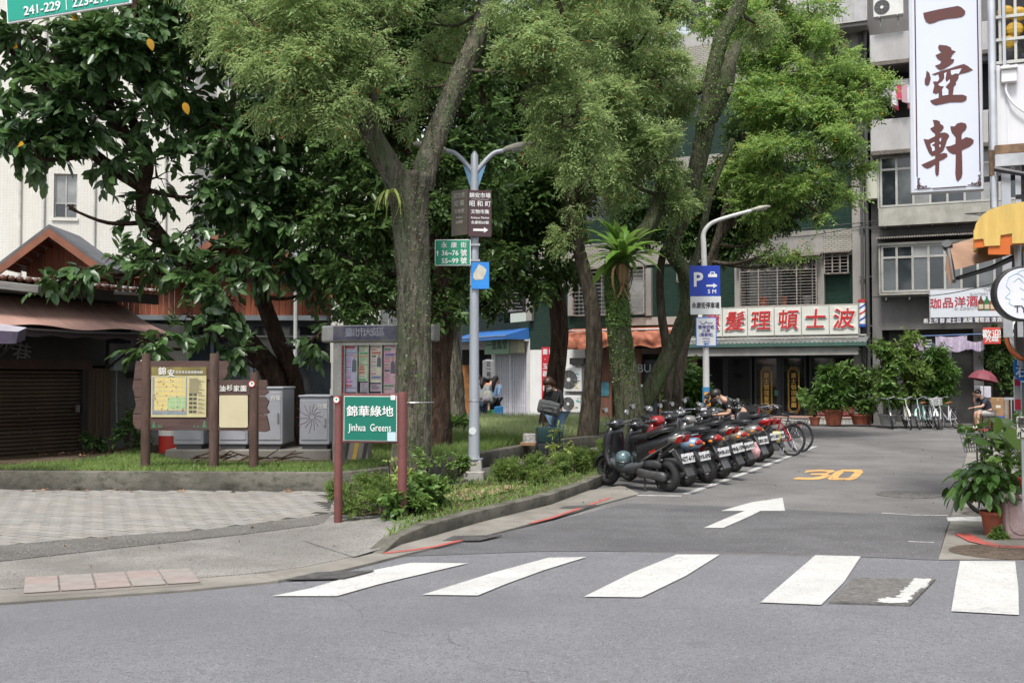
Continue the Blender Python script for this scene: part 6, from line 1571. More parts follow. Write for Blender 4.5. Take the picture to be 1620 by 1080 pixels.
# balcony of the near building on the right
NRz=12.6
RF=Facade(at(1574,100,NRz).x,NRz,-22.0)
rb_=facade_root('near_balcony','white panelled balcony with window bars and rusty shelf at the right edge','balcony',RF)
def rv(x,y,off=0): return RF.uv(x,y,off)
wpl=mat('white_plastic_wall',(.60,.61,.64),.5,var=.03,vs_=2,dirt=.25,dirtcol=(.4,.4,.4))
zA,zB=rv(1590,231)[1],rv(1590,103)[1]; zC=rv(1590,-60)[1]
MB().box(0,3.2,0,2.5,zA,zB).build('panel_wall',wpl,rb_,bevel=.01)
MB().box(-.01,.05,-.015,0,zA,zB).box(.12,.15,-.012,0,zA,zB).build('trim',wpl,rb_)
MB().box(.02,3.2,.3,2.4,zB,zC).build('room',mat('room_dim',(.05,.05,.055),.8),rb_)
pst=MB()
for k in range(9): pst.cbox((.06+k*.165,.02,(zB+zC)/2),(.03,.03,zC -zB))
for k in range(8): pst.cbox((1.2,.0,zB+.03+k*.27),(2.4,.03,.035))
pst.build('window_bars',plain('bar_cream',(.45,.45,.42),.5,.2),rb_)
MB().tube([(-.03,-.03,rv(1575,330)[1]),(-.03,-.03,zC)],.045,10).tube([(.1,-.03,zB -.1),(.1,-.03,zC)],.022,8).build('corner_post',mat('bright_tube',(.55,.56,.58),.3,.7),rb_,smooth=True)
for k,(x,y) in enumerate(((1592,14),(1606,40),(1597,62),(1612,16))):
    u,z=rv(x,y); MB().ball((u,.16,z),(.1,.04,.09),10,6).build('yellow_basket',plain('basket_yellow',(.55,.33,.03),.6),rb_)
u,z=rv(1601,85); MB().ball((u,.2,z -.05),(.17,.08,.3),12,8).build('dark_sack',mat('sack_black',(.012,.012,.013),.6),rb_)
# switch box with hood and looping cable
u,z=rv(1596,121); MB().box(u -.085,u+.085,-.09,0,z -.09,z+.06).box(u -.095,u+.095,-.12,0,z+.06,z+.1).build('switch_box',plain('switch_white',(.66,.66,.68),.4),rb_,bevel=.01)
MB().tube(catmull([(u -.03,-.05,z -.09),(u -.03,-.05,z -.2),(u+.06,-.06,z -.36),(u+.25,-.06,z -.5),(u+.5,-.06,z -.55)],5),.014,6).build('cable',plain('switch_white',(.66,.66,.68),.4),rb_)
rsm=mat('rusty_shelf',(.16,.10,.06),.8,.2,var=.5,vs_=6,dirt=.5)
MB().box(-.02,3.0,-.14,.6,zA -.12,zA -.01).build('shelf',rsm,rb_,bevel=.006)
MB().box(-.02,3.0,-.2,-.15,zA -.27,zA -.13).build('galvanised_rail',steel,rb_); MB().tube([(-.03,-.22,zA -.3),(.4,-.25,zA -.42),(3,-.3,zA -.3)],.03,8).build('dark_rod',mat('dark_steel',(.04,.04,.045),.5,.5),rb_)
MB().tube([(-.05,-.05,zA -.05),(-.05,-.05,zA -.35)],.035,8).build('knob_bracket',rsm,rb_)
zD=rv(1590,330)[1]
MB().box(.05,.15,.05,.15,zD -1.5,zA -.1).box(.2,.26,.05,.1,zD -1.5,zA -.1).build('downpipe',mat('bright_tube',(.5,.5,.5),.3,.7),rb_)
MB().box(.3,3,.5,.6,0,zA).build('patterned_wall',mat('mosaic_wall',(.30,.27,.24),.8,var=.7,vs_=60,col2=(.1,.085,.075)),rb_)
MB().tube(catmull([(.48,-.05,zD -.3),(.42,-.05,zD+.1),(.5,-.02,zD+.35),(.8,0,zD+.6)],5),.075,10).build('duct',mat('duct_pale',(.40,.39,.37),.7,dirt=.4),rb_,smooth=True)
MB().box(.2,3,.0,.03,zA -.62,zA -.58).build('dark_rail',mat('dark_steel',(.04,.04,.045),.5,.5),rb_)
# curved canopy behind the banner top
cv=thing('curved_canopy','smoked polycarbonate curved canopy with metal ribs behind the banner top','canopy',RF.o+Vector((-.02,1.3,0)),RF.a)
v=[]; f=[]
zc_=rv(1570,70)[1]
for i in range(13):
    t_=i/12*1.5; v+=[(-.42+.6*math.sin(t_),-.4,zc_+.1+.85*(1 -math.cos(t_))*1.0),(-.42+.6*math.sin(t_),1.6,zc_+.1+.85*(1 -math.cos(t_)))]
for i in range(12): f.append((2*i,2*i+2,2*i+3,2*i+1))
MB().add(v,f).build('sheet',mat('smoked_sheet',(.10,.11,.10),.3,var=.3),cv,smooth='all')
for yy in (-.42,.1,.6,1.1): MB().tube([(-.42+.6*math.sin(i/8*1.5),yy,zc_+.08+.85*(1 -math.cos(i/8*1.5))) for i in range(9)],.018,6).build('rib',mat('dark_steel',(.04,.04,.045),.5,.5),cv)
# yellow awning with stepped valance
YZ=9.6
YF=Facade(at(1540,350,YZ).x,YZ,-24.5)
ya=facade_root('yellow_awning','bright yellow rounded awning with stepped orange valance at the right edge','awning',YF)
yel=mat('awning_yellow',(.56,.38,.10),.6,var=.12,vs_=3,bump=.2,bs=12,dirt=.25,dirtcol=(.5,.3,.08),stretch=(4,1,.5)); org_=mat('awning_orange',(.50,.11,.01),.6,var=.1)
z_bot=YF.uv(1600,383)[1]; Ly=3.2
prof=[YF.uv(*q) for q in ((1541,388),(1540.5,368),(1544,354),(1552,342),(1566,332),(1590,324),(1640,316))]; prof.append((Ly,prof[-1][1]+.05))
ny_=10; v=[]; f=[]; n7=len(prof)
for i in range(ny_+1):
    for (x,z) in prof: v.append((x+.02*math.sin(i*1.3),1.2*i/ny_,z -.015*math.sin(i*math.pi/ny_*2)))
for i in range(ny_):
    for j in range(n7 -1): a=i*n7+j; f.append((a,a+1,a+n7+1,a+n7))
MB().add(v,f).build('hood',yel,ya,smooth='all')
MB().prism([(x,z) for x,z in prof]+[(Ly,z_bot),(.04,z_bot)],-.012,-.002).build('end_panel',yel,ya)
def zpx(y): return YF.uv(1580,y)[1]
def upx(x): return YF.uv(x,380)[0]
MB().prism([(0.0,zpx(378)),(upx(1556),zpx(377)),(upx(1557.5),zpx(389)),(upx(1582),zpx(389)),(upx(1583),zpx(373)),(upx(1601),zpx(371)),(upx(1601),zpx(387)),(Ly,zpx(390)),(Ly,z_bot+.12),(0.0,z_bot+.12)],-.035,-.028).build('yellow_valance',yel,ya)
MB().prism([(0.005,zpx(391)),(upx(1563),zpx(390)),(upx(1563),zpx(402)),(upx(1598),zpx(404)),(upx(1598),zpx(389)),(Ly,zpx(388)),(Ly,z_bot+.06),(0.005,z_bot+.06)],-.02,-.012).build('orange_valance',org_,ya)
MB().tube([(upx(1610),.2,z_bot -.2),(upx(1610),.2,z_bot+.2)],.03,8).build('post',steel,ya)
# brown folding arm awning
FZ=10.6
bf=thing('folding_awning','brown retractable awning with bare metal arms under the yellow one','awning',at(1500,400,FZ))
def fp(x,y,Y): return tuple(at(x,y,Y) -bf.location)
tan_c=mat('canvas_tan',(.26,.155,.10),.8,var=.15,vs_=3,bump=.2,bs=20)
v=[fp(1503,388,10.2),fp(1545,372,10.9),fp(1640,352,12.2),fp(1640,380,10.6),fp(1511,427,10.0)]
MB().add([fp(1502,388,10.3),fp(1640,345,12.3),fp(1640,392,10.4),fp(1511,427,9.8)],[(0,1,2,3)]).build('canvas',tan_c,bf)
MB().tube([fp(1500,387,10.3),fp(1509,445,9.9)],.022,8).build('front_tube',mat('tube_grey',(.14,.13,.13),.5,.4,var=.3),bf)
MB().tube([fp(1498,385,10.25),fp(1500,392,10.3)],.045,10).build('end_cap',mat('dark_steel',(.04,.04,.045),.5,.5),bf)
MB().add([fp(1499,392,10.28),fp(1495,426,10.1),fp(1505,455,9.7),fp(1507,440,9.7)],[(0,1,2,3)]).build('hanging_flap',tan_c,bf)
MB().tube([fp(1515,440,9.9),fp(1568,424,10.3),fp(1608,405,10.8)],[.02,.024,.03],8).tube([fp(1511,408,10.1),fp(1570,402,10.6)],.02,8).build('arm',mat('dark_steel',(.04,.04,.045),.5,.5),bf)
MB().tube([fp(1609,372,10.7),fp(1610,425,10.7)],.045,10).build('mount',mat('dark_steel',(.04,.04,.045),.5,.5),bf)
# round face sign
p=at(1615,465,9.2)
rs2=thing('round_cafe_sign','round white light box sign with drawn face and black rim at the right edge','sign',p,R(-6))
MB().cyl((0,-.06,0),(0,.06,0),.235,.235,48).build('rim',mat('rim_black',(.02,.02,.022),.4),rs2,bevel=.01)
MB().cyl((0,-.066,0),(0,-.061,0),.215,.215,48).build('face_panel',plain('panel_pearl',(.62,.62,.68),.4),rs2)
teal_l=plain('line_teal',(.36,.54,.6),.5)
for pts in ([(-.12,.14),(-.14,.07),(-.11,.02),(-.15,-.03),(-.11,-.05),(-.12,-.08),(-.06,-.12)],[(-.12,.14),(-.05,.17),(.02,.13),(.06,.17),(.12,.12)],[(-.08,.1),(-.04,.13),(.0,.09)],[(-.03,.05),(.0,.03),(.03,.05)],[(-.02,-.04),(.02,-.06)],[(.08,.08),(.12,.0),(.09,-.08)],[(-.05,.18),(0,.2),(.05,.18)]):
    MB().tube([(p_.x,-.068,p_.z) for p_ in catmull([(a,0,b) for a,b in pts],5)],.0026,4).build('line_drawing',teal_l,rs2)
lettering('TYON',.085,plain('print_black',(.03,.03,.03)),rs2,.04,-.068,-.135,bold=.005)
MB().tube([(.1,0,.2),(.1,0,.6)],.02,6).build('hanger',mat('dark_steel',(.04,.04,.045),.5,.5),rs2)
# convex mirror
p=at(1627,531,13.3)
mi=thing('convex_mirror','round traffic mirror with orange rim below the round white sign','mirror',p,R(10),None,1.27)
MB().torus((0,0,0),.24,.018,40,8).build('rim',plain('mirror_rim',(.55,.14,.04),.5,dirt=.3),mi,smooth='all')
MB().lathe([(.24,0),(.2,.025),(.14,.045),(.07,.055),(.01,.058)],36,Matrix.Rotation(R(90),4,'X')).build('mirror_glass',plain('mirror_glass',(.8,.8,.8),.04,1.0),mi,smooth='all')
MB().box(-.05,.05,.03,.08,-.3,.3).build('mount',steel,mi)
pr=at(1617,600,13.6)
mp2=thing('sign_pole','grey pole at the right edge carrying the blue round sign','pole',(pr.x,pr.y,0))
MB().cyl((0,0,.0),(0,0,2.35),.045,.045,12).build('shaft',steel,mp2)
MB().tube([(0,0,2.2),(.06,-.3,2.15),(.1,-.45,2.05)],.02,6).build('arm',steel,mp2)
p=at(1634,581,13.4)
bl2=thing('blue_round_sign','blue round traffic sign with white characters on the right pole','sign',p,R(-4))
MB().cyl((0,-.006,0),(0,.006,0),.236,.236,36).build('disc',plain('traffic_blue',(.02,.16,.50),.4),bl2)
lettering('僅准',.165,wch,bl2,-.05,-.01,.09,bold=.02); lettering('右轉',.165,wch,bl2,-.05,-.01,-.06,bold=.02)
MB().box(-.15,.15,-.011,-.0065,-.185,-.165).build('underline',wch,bl2)
# red and silver sticker strip
p=at(1609,625,13.5)
tg=thing('red_tag_strip','narrow silver strip with red tags fixed on the right pole','tag',p,0,None,1.26)
MB().box(-.035,.035,-.01,0,-.16,.19).build('strip',plain('strip_silver',(.45,.45,.47),.4,.3),tg,bevel=.01)
for zc,c_ in ((.13,'r'),(-.07,'r')): MB().box(-.028,.028,-.014,-.011,zc -.035*(2 if zc<0 else 1),zc+.03).build('red_tag',plain('tag_red',(.5,.03,.05),.5),tg)
# small white plate
p=at(1618,676,9.7)
sp_=thing('small_white_sign','small white plate with a black character among the leaves at the right edge','sign',p)
MB().box(-.055,.1,-.01,0,-.1,.1).build('plate',plain('plate_cream',(.6,.58,.48),.6),sp_,bevel=.004)
lettering('善',.1,plain('print_black',(.03,.03,.03)),sp_,-.01,-.013,.04,bold=.03); lettering('心',.1,plain('print_black',(.03,.03,.03)),sp_,-.01,-.013,-.06,bold=.03)
MB().cyl((0,0.006,-.9),(0,.006,.1),.012,.012,6).build('stake',steel,sp_)
# pink stone planter block
pA=gnd(1592,853)
pb_=thing('stone_planter','pinkish stone planter block behind the potted peace lily','planter',(pA.x,pA.y,.0),R(-10))
pst_=mat('pink_stone',(.34,.24,.23),.75,var=.2,vs_=4,bump=.3,bs=40,dirt=.45,dirtcol=(.2,.16,.15))
MB().box(0,1.3,0,.8,0,.40).build('block',pst_,pb_,bevel=.015); MB().box(-.03,1.33,-.03,.83,.40,.45).build('slab',pst_,pb_,bevel=.012)
MB().prism([(.03,.36),(.03 ,.14),(.06,.08),(.12,.05),(1.2,.05),(1.2,.36)],-.012,-.001).build('carved_panel',pst_,pb_,bevel=.004)
# cardboard and plastic boxes near the seated man
card=mat('cardboard',(.30,.175,.085),.85,var=.12,vs_=4,dirt=.15)
BZ=34.7
def crate(label,x0,x1,y0,y1,m,Y=BZ,d=.7,name='cardboard_box',cat='box',tape=True):
    a,b_=at(x0,y1,Y),at(x1,y0,Y); t=thing(name,label,cat,(a.x,Y,max(a.z,0.0)),R(-8)); w_,h_=b_.x -a.x,b_.z -max(a.z,0)
    MB().box(0,w_,0,d,0,h_).build('carton',m,t,bevel=.01)
    if tape: MB().box(w_*.45,w_*.55,-.003,d,h_ -.1,h_+.003).build('tape',plain('tape',(.38,.28,.16),.4),t); MB().box(w_*.4,w_*.62,-.004,-.001,h_*.45,h_*.6).build('label',plain('plate_cream',(.6,.58,.48),.6),t)
    return t
crate('large cardboard box at the right of the stack behind the seated man',1562,1594,629,658,card)
crate('lower cardboard box under the large one behind the seated man',1549,1562,658,679,card)
crate('cardboard box with blue print at the bottom of the stack',1563,1594,658,679,card)
crate('white foam box on top of the cardboard stack',1551,1567,611,629,plain('foam_white',(.52,.50,.56),.6),tape=False)
t=crate('bright blue plastic bin at the foot of the cardboard stack',1574,1589,658,674,plain('bin_blue',(.03,.09,.40),.5),Y=34.5,d=.1,name='blue_bin',cat='bin',tape=False)
crate('small red box on the ground beside the seated man',1543,1566,679,686,plain('box_red',(.25,.03,.02),.6),Y=32.8,d=.4,name='red_box',tape=False)
p=at(1556,596,34)
um=thing('red_umbrella','open dusky red umbrella hanging above the seated man','umbrella',p,0)
v=[]; f=[]; n=16
for (r_,z) in ((.02,.22),(.2,.18),(.38,.05),(.48,-.11)):
    for k in range(n): a=2*math.pi*k/n; v.append((r_*math.cos(a)*(1 if k%2==0 else .95),r_*math.sin(a)*(1 if k%2==0 else .95),z))
for i in range(3):
    for k in range(n): f.append((i*n+k,i*n+(k+1)%n,(i+1)*n+(k+1)%n,(i+1)*n+k))
MB().add(v,f).build('canopy',mat('umbrella_red',(.17,.035,.05),.7,var=.1),um,M=Matrix.Rotation(R(12),4,'Y')); MB().cyl((0,0,-2.3),(0,0,.26),.015,.012,6).build('shaft',steel,um)
# grey metal gate / fence panel at the right of the boxes
p=at(1592,680,31)
gt2=thing('metal_railing','grey upright metal railing behind the leaves at the right edge','railing',(p.x,31,0),R(-15))
for k in range(9): MB().cyl((k*.14,0,0),(k*.14,0,1.0),.02,.02,6).build('upright',steel,gt2)
MB().box(-.05,1.3,-.02,.02,.98,1.05).box(-.05,1.3,-.02,.02,.1,.15).build('rail',steel,gt2)
# ================================================================== trees and plants
def barkmat(name,c1,c2,moss=None,amt=0.0):
    m=mat(name,c1,.9,var=.3,vs_=7,bump=1.0,bs=16,col2=c2,spec=.15,stretch=(1.6,1.6,.3),dirt=amt,dirtcol=moss or (.05,.06,.03))
    m.node_tree.nodes['Bump'].inputs['Distance'].default_value=.07
    mottle(m,9,tuple(c*1.25 for c in c2),.55,.56,.64,(1,1,.6),6); mottle(m,22,tuple(c*.45 for c in c1),.8,.57,.64,(1,1,.16),5)
    return m
bark_grey=barkmat('bark_camphor',(.05,.043,.034),(.165,.145,.115),(.095,.125,.08),.85)
mottle(bark_grey,3.2,(.075,.10,.05),.75,.5,.62,(1,1,.5),8)
bark_moss=barkmat('bark_mossy',(.035,.036,.02),(.10,.10,.065),(.04,.075,.02),.95)
bark_red=barkmat('bark_reddish',(.03,.019,.014),(.10,.064,.046),(.03,.03,.02),.3)
bark_brown=barkmat('bark_brown',(.04,.031,.023),(.135,.11,.085),(.06,.075,.045),.55)
leaf_camphor=leafmat('leaf_camphor',(.12,.19,.065),(.31,.42,.165),.4,.6,c3=(.35,.10,.02))
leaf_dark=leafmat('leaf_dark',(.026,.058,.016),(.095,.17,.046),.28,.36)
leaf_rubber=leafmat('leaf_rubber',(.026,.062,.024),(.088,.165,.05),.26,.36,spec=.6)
leaf_light=leafmat('leaf_bright',(.095,.185,.037),(.27,.41,.12),.45,.5,c3=(.5,.3,.02))
leaf_grass=leafmat('leaf_grass',(.06,.12,.022),(.17,.25,.06),.35,.6)
leaf_varieg=leafmat('leaf_variegated',(.16,.24,.09),(.42,.48,.24),.35,.6)
leaf_fern=leafmat('leaf_fern',(.07,.16,.025),(.14,.27,.05),.4,.35)
leaf_creep=leafmat('leaf_creeper',(.08,.12,.05),(.2,.25,.12),.3,.6)
leaf_bush=leafmat('leaf_bush',(.055,.115,.025),(.15,.25,.06),.3,.45)
leaf_lily=leafmat('leaf_peace_lily',(.025,.075,.014),(.10,.20,.035),.25,.35,spec=.5)
leaf_pale=leafmat('leaf_palegreen',(.20,.28,.07),(.42,.5,.15),.35,.5)
leaf_litter=mat('leaf_litter',(.12,.06,.03),.8,var=.5,vs_=6,col2=(.30,.17,.10))
def wood(par,pts,rad,m,seed=0,n=18,name='trunk',sub=7,flare=0):
    """pts: (px, py, Y) along the trunk, rad: metres at each"""
    P=[at(*p) for p in pts]; rg=random.Random(seed)
    Q=catmull([tuple(p) for p in P],sub); rr=lerpn(list(rad),sub)
    v=[]; f=[]; prev=None
    for i,p in enumerate(Q):
        t=(Q[min(i+1,len(Q) -1)] -Q[max(i -1,0)]).normalized()
        a=Vector((1,0,0)) if prev is None else prev
        nx=(a -t*a.dot(t)).normalized(); prev=nx; ny=t.cross(nx)
        for k in range(n):
            an=2*math.pi*k/n
            q=rr[i]*(1+.07*math.sin(3*an+seed+i*.11)+.05*math.sin(5*an+i*.3+seed)+rg.uniform(-.05,.05)+(flare*math.exp(-i/3.)*(1+.35*math.sin(4*an)) if flare else 0))
            v.append(p+nx*(q*math.cos(an))+ny*(q*math.sin(an)))
    for i in range(len(Q) -1):
        for k in range(n): k2=(k+1)%n; f.append((i*n+k,i*n+k2,(i+1)*n+k2,(i+1)*n+k))
    f.append(tuple(range((len(Q) -1)*n,len(Q)*n)))
    return MB().add([tuple(x) for x in v],f).build(name,m,par,smooth='all',M=Matrix.Translation(-par.location)),Q
def limbs(par,spine,blobs,m,seed=0,r0=.07,name='branches'):
    rg=random.Random(seed); mb=MB()
    for c,r in blobs:
        c=Vector(c); s=min(spine,key=lambda p: (p -c).length+max(0,p.z -c.z)*.8)
        mid=s.lerp(c,.5)+Vector((rg.uniform(-.15,.15),rg.uniform(-.15,.15),-.08*(c -s).length)); R_=r if not isinstance(r,tuple) else max(r)
        L=(c -s).length; q=min(r0,.025+L*.022)
        mb.tube(catmull([s,mid,c],4),lerpn([q,q*.7,q*.4],4),7,False)
        for k in range(5):
            e=c+Vector((rg.uniform(-1,1),rg.uniform(-1,1),rg.uniform(-.7,.9)))*R_*.8
            mb.tube([c.lerp(mid,rg.uniform(0,.4)),c.lerp(e,.5)+Vector((0,0,.05)),e],[q*.4,q*.25,.006],5,False)
    if mb.f: stuff(mb.build(name,m,par,smooth='all',M=Matrix.Translation(-par.location)))
def BL(lst): return [(tuple(at(x,y,Y)),r) for x,y,Y,r in lst]
def tree_root(name,label,px,py,Y,group=None):
    p=at(px,py,Y); return thing(name,label,'tree',p,0,group)
def crown(par,m,blobs,nspray,nleaf,slen,L,W,seed,oval=False,name='crown',**k):
    rng=np.random.default_rng(seed)
    P,D,Nn,l,w_,base,out=spray_leaves(rng,blobs,nspray,nleaf,slen,L,W,**k)
    o=par.location; P=P -np.array([o.x,o.y,o.z])
    return stuff(link(name,leaves(name,P,D,Nn,l,w_,m,oval),par))
# --- T1 camphor tree in front
t1=tree_root('camphor_tree','big forked camphor tree with lichened trunk behind the green name sign',650,768,15.3)
_,sA=wood(t1,[(646,775,15.3),(650,700,15.3),(654,560,15.3),(654,440,15.3),(650,330,15.2),(655,275,15.2)],[.30,.265,.245,.235,.25,.27],bark_grey,1,22,flare=.22)
_,sB=wood(t1,[(640,330,15.25),(622,275,15.2),(594,225,15.1),(582,190,15.0),(590,120,15.0),(600,40,15.1),(612,-60,15.3)],[.19,.175,.16,.13,.11,.10,.08],bark_grey,2,name='limb')
_,sC=wood(t1,[(664,300,15.25),(682,240,15.3),(708,170,15.4),(738,100,15.5),(762,40,15.6),(776,-60,15.8)],[.19,.16,.15,.145,.13,.11],bark_grey,3,name='limb')
_,sD=wood(t1,[(585,110,15.1),(620,30,15.6),(660,-20,16)],[.10,.1,.08],bark_brown,4,name='limb')
b1=BL([(405,40,14.4,.75),(470,60,14.3,.75),(430,130,14.2,.5),(500,140,14.2,.55),(540,60,14.5,.6),(520,175,14.0,.38),(470,110,14.0,.5),(555,130,14.6,.45),
         (580,95,14.3,.45),(590,165,14.5,.22),(600,30,14.8,.45),(500,10,14.8,.6),(350,20,14.8,.5),(330,60,14.9,.3),(465,165,14.2,.3),
         (830,50,15.0,.55),(880,60,15.0,.6),(850,130,15.0,.42),(900,140,15.2,.55),(920,200,15.2,.42),(880,195,15.1,.4),(890,250,15.2,.28),(935,60,15.4,.5),(815,105,15.1,.3),(930,260,15.3,.28),(825,165,15.2,.2),(690,40,16.4,.4),(680,95,16.6,.35),(640,190,15.9,.22),(660,140,16.6,.3),(850,230,15.4,.2),
         (560,-60,15,.8),(420,-60,15,.8),(700,-90,15.6,.8),(850,-60,15.4,.8),(960,-40,15.6,.6),(300,-50,15,.6),(560,200,14.9,.2)])
_,sE=wood(t1,[(772,20,15.7),(820,-40,15.6),(870,-20,15.5),(900,60,15.4),(915,150,15.4),(905,230,15.3)],[.07,.055,.045,.035,.025,.015],bark_brown,6,name='limb',n=9)
_,sF=wood(t1,[(592,100,15.0),(560,60,14.8),(500,50,14.5),(440,80,14.4),(400,60,14.5)],[.07,.055,.045,.035,.02],bark_brown,7,name='limb',n=9)
_,sG=wood(t1,[(586,180,15.0),(550,150,14.7),(500,120,14.4),(450,130,14.2)],[.05,.04,.03,.02],bark_brown,8,name='limb',n=9)
limbs(t1,sB+sC[20:]+sE+sF+sG,b1,bark_brown,5,.03)
crown(t1,leaf_camphor,b1,12000,9,.26,.078,.022,11,per=15,rs=.235,hang=.5)
# little creeping leaves on the trunk and a staghorn fern tuft
rng=np.random.default_rng(31)
def creeper(par,spine,lo,hi,nn,m,L=.035,W=.03,rad=.28,name='creeper',side=-1):
    idx=rng.integers(int(len(spine)*lo),int(len(spine)*hi),nn); S_=np.array([tuple(spine[i]) for i in idx])
    ang_=rng.uniform(-2.9,-.3,nn); d=np.stack([np.cos(ang_),np.sin(ang_),np.zeros(nn)],1)
    P=S_+d*rad*rng.uniform(.93,1.06,(nn,1))+np.stack([np.zeros(nn),np.zeros(nn),rng.uniform(-.1,.1,nn)],1) -np.array(par.location)
    D=rng.normal(size=(nn,3))*.6+np.array([0,0,-.5]); stuff(link(name,leaves(name,P,D,d+rng.normal(size=d.shape)*.3,rng.uniform(.6,1.3,nn)*L,rng.uniform(.7,1.2,nn)*W,m),par))
creeper(t1,sA,.45,.98,900,leaf_creep,.026,.022,rad=.262); creeper(t1,sC,.0,.65,900,leaf_creep,.026,.022,rad=.165); creeper(t1,sA,.0,.5,350,leaf_bush,rad=.28)
MB().torus((0,0,0),.27,.008,30,5,axis='z').build('wire_loop',steel,t1,M=Matrix.Translation(at(665,636,15.3) -t1.location+Vector((-.08,0,0))))
def frond_mesh(L,W,m,droop=.7,wav=0.0,segs=8,name='frond'):
    v=[]; f=[]
    for i in range(segs+1):
        s=i/segs; x=L*(s -.18*droop*s*s); z=L*(.55*s -droop*s*s) ; w_=W*(math.sin(min(1,s*1.05)*math.pi)**.6+.04)*.5+wav*math.sin(i*2.5)
        v+=[(x,-w_,z+w_*.25),(x,0,z),(x,w_,z+w_*.25)]
    for i in range(segs): a=i*3; f+=[(a,a+3,a+4,a+1),(a+1,a+4,a+5,a+2)]
    return MB().add(v,f).mesh(name,m,smooth='all')
def fern(par,c,meshes,n,name='frond',tilt=(-.25,.75),sc_=(.7,1.15),seed=0):
    rg=random.Random(seed)
    for k in range(n):
        M=Matrix.Translation(c) @ Matrix.Rotation(k*2.4+rg.uniform(-.2,.2),4,'Z') @ Matrix.Rotation(-rg.uniform(*tilt),4,'Y') @ Matrix.Scale(rg.uniform(*sc_),4)
        link(name,meshes[k%len(meshes)],par,M=M)
sf=thing('staghorn_fern','small staghorn fern clinging to the left side of the forked trunk','fern',at(617,305,14.95))
fern(sf,Vector((0,0,0)),[frond_mesh(.42,.05,leaf_pale,1.25,.006),frond_mesh(.32,.05,leaf_pale,1.4,.006)],11,tilt=(-.9,.3),seed=3)
# --- background dark-leaved trees
def simple_tree(name,label,trunk,rad,bark,blobs,m,nspray,nleaf,slen,L,W,seed,oval=True,extra=(),flare=.2,br=None,**k):
    t=tree_root(name,label,*trunk[0]); _,s=wood(t,trunk,rad,bark,seed,flare=flare); sp_=list(s)
    for tr,rd in extra: _,s2=wood(t,tr,rd,bark,seed+5,name='limb',n=12); sp_+=s2
    b=BL(blobs); limbs(t,sp_,b,br or bark,seed)
    crown(t,m,b,nspray,nleaf,slen,L,W,seed+20,oval,**k); return t,sp_
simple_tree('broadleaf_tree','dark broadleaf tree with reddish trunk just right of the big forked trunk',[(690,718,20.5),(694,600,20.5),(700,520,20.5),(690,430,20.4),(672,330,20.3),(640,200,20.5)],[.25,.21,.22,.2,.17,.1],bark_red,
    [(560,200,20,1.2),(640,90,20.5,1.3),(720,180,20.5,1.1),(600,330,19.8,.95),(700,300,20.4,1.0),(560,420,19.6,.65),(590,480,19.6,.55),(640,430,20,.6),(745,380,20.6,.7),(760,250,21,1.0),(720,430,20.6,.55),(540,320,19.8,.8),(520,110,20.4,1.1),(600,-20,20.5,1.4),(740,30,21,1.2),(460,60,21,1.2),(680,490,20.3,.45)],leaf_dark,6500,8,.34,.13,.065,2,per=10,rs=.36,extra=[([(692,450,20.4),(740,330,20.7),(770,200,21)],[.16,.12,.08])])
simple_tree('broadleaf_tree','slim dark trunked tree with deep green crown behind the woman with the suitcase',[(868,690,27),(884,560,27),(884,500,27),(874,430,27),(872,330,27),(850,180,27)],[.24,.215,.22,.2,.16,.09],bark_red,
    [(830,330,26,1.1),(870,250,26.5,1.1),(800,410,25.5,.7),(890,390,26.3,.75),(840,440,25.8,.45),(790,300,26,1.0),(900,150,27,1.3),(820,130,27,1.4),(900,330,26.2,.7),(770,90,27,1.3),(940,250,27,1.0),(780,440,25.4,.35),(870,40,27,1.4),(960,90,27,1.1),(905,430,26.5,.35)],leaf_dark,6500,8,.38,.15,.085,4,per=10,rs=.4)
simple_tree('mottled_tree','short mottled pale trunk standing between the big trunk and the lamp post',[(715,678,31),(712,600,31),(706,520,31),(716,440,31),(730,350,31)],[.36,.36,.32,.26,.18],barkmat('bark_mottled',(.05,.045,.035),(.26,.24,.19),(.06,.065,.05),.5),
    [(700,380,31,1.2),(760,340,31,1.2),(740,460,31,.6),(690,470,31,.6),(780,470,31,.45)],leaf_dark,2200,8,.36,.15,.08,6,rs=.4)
# --- right group of camphors
simple_tree('camphor_tree','straight brown trunked tree right of the stacked air conditioners',[(928,697,25),(937,600,25),(940,540,25),(934,470,25),(922,420,25),(900,330,25)],[.235,.2,.19,.175,.15,.11],bark_brown,
    [(905,370,24.6,.5),(950,300,24.8,.8),(910,300,24.8,.6),(960,200,25,1.0),(900,240,25,.8),(980,130,25,1.0),(930,60,25,1.1),(1000,30,25,1.1)],leaf_camphor,4000,9,.30,.085,.03,7,flare=.08,oval=False,per=13,rs=.27,hang=.45)
t3,s3=simple_tree('camphor_tree','thick mossy trunk with a birds nest fern behind the first scooters',[(1002,714,21.6),(992,620,21.6),(984,560,21.6),(977,490,21.6),(975,440,21.6),(985,400,21.7),(1030,350,22),(1060,250,22.5)],[.33,.27,.25,.235,.23,.2,.16,.13],bark_moss,
    [(1000,60,22,.9),(1030,110,22,.75),(1000,170,21.8,.8),(985,270,21.7,.6),(1035,250,21.6,.65),(1075,330,22.0,.5),(950,150,22,.7),(1050,-20,22.5,1.0),(960,-10,22.5,1.0)],leaf_camphor,8000,9,.28,.085,.028,8,oval=False,per=14,rs=.25,hang=.45,br=bark_moss)
creeper(t3,s3,.38,.66,2600,leaf_bush,.055,.035,.25); creeper(t3,s3,.0,.45,800,leaf_bush,.035,.03,.27)
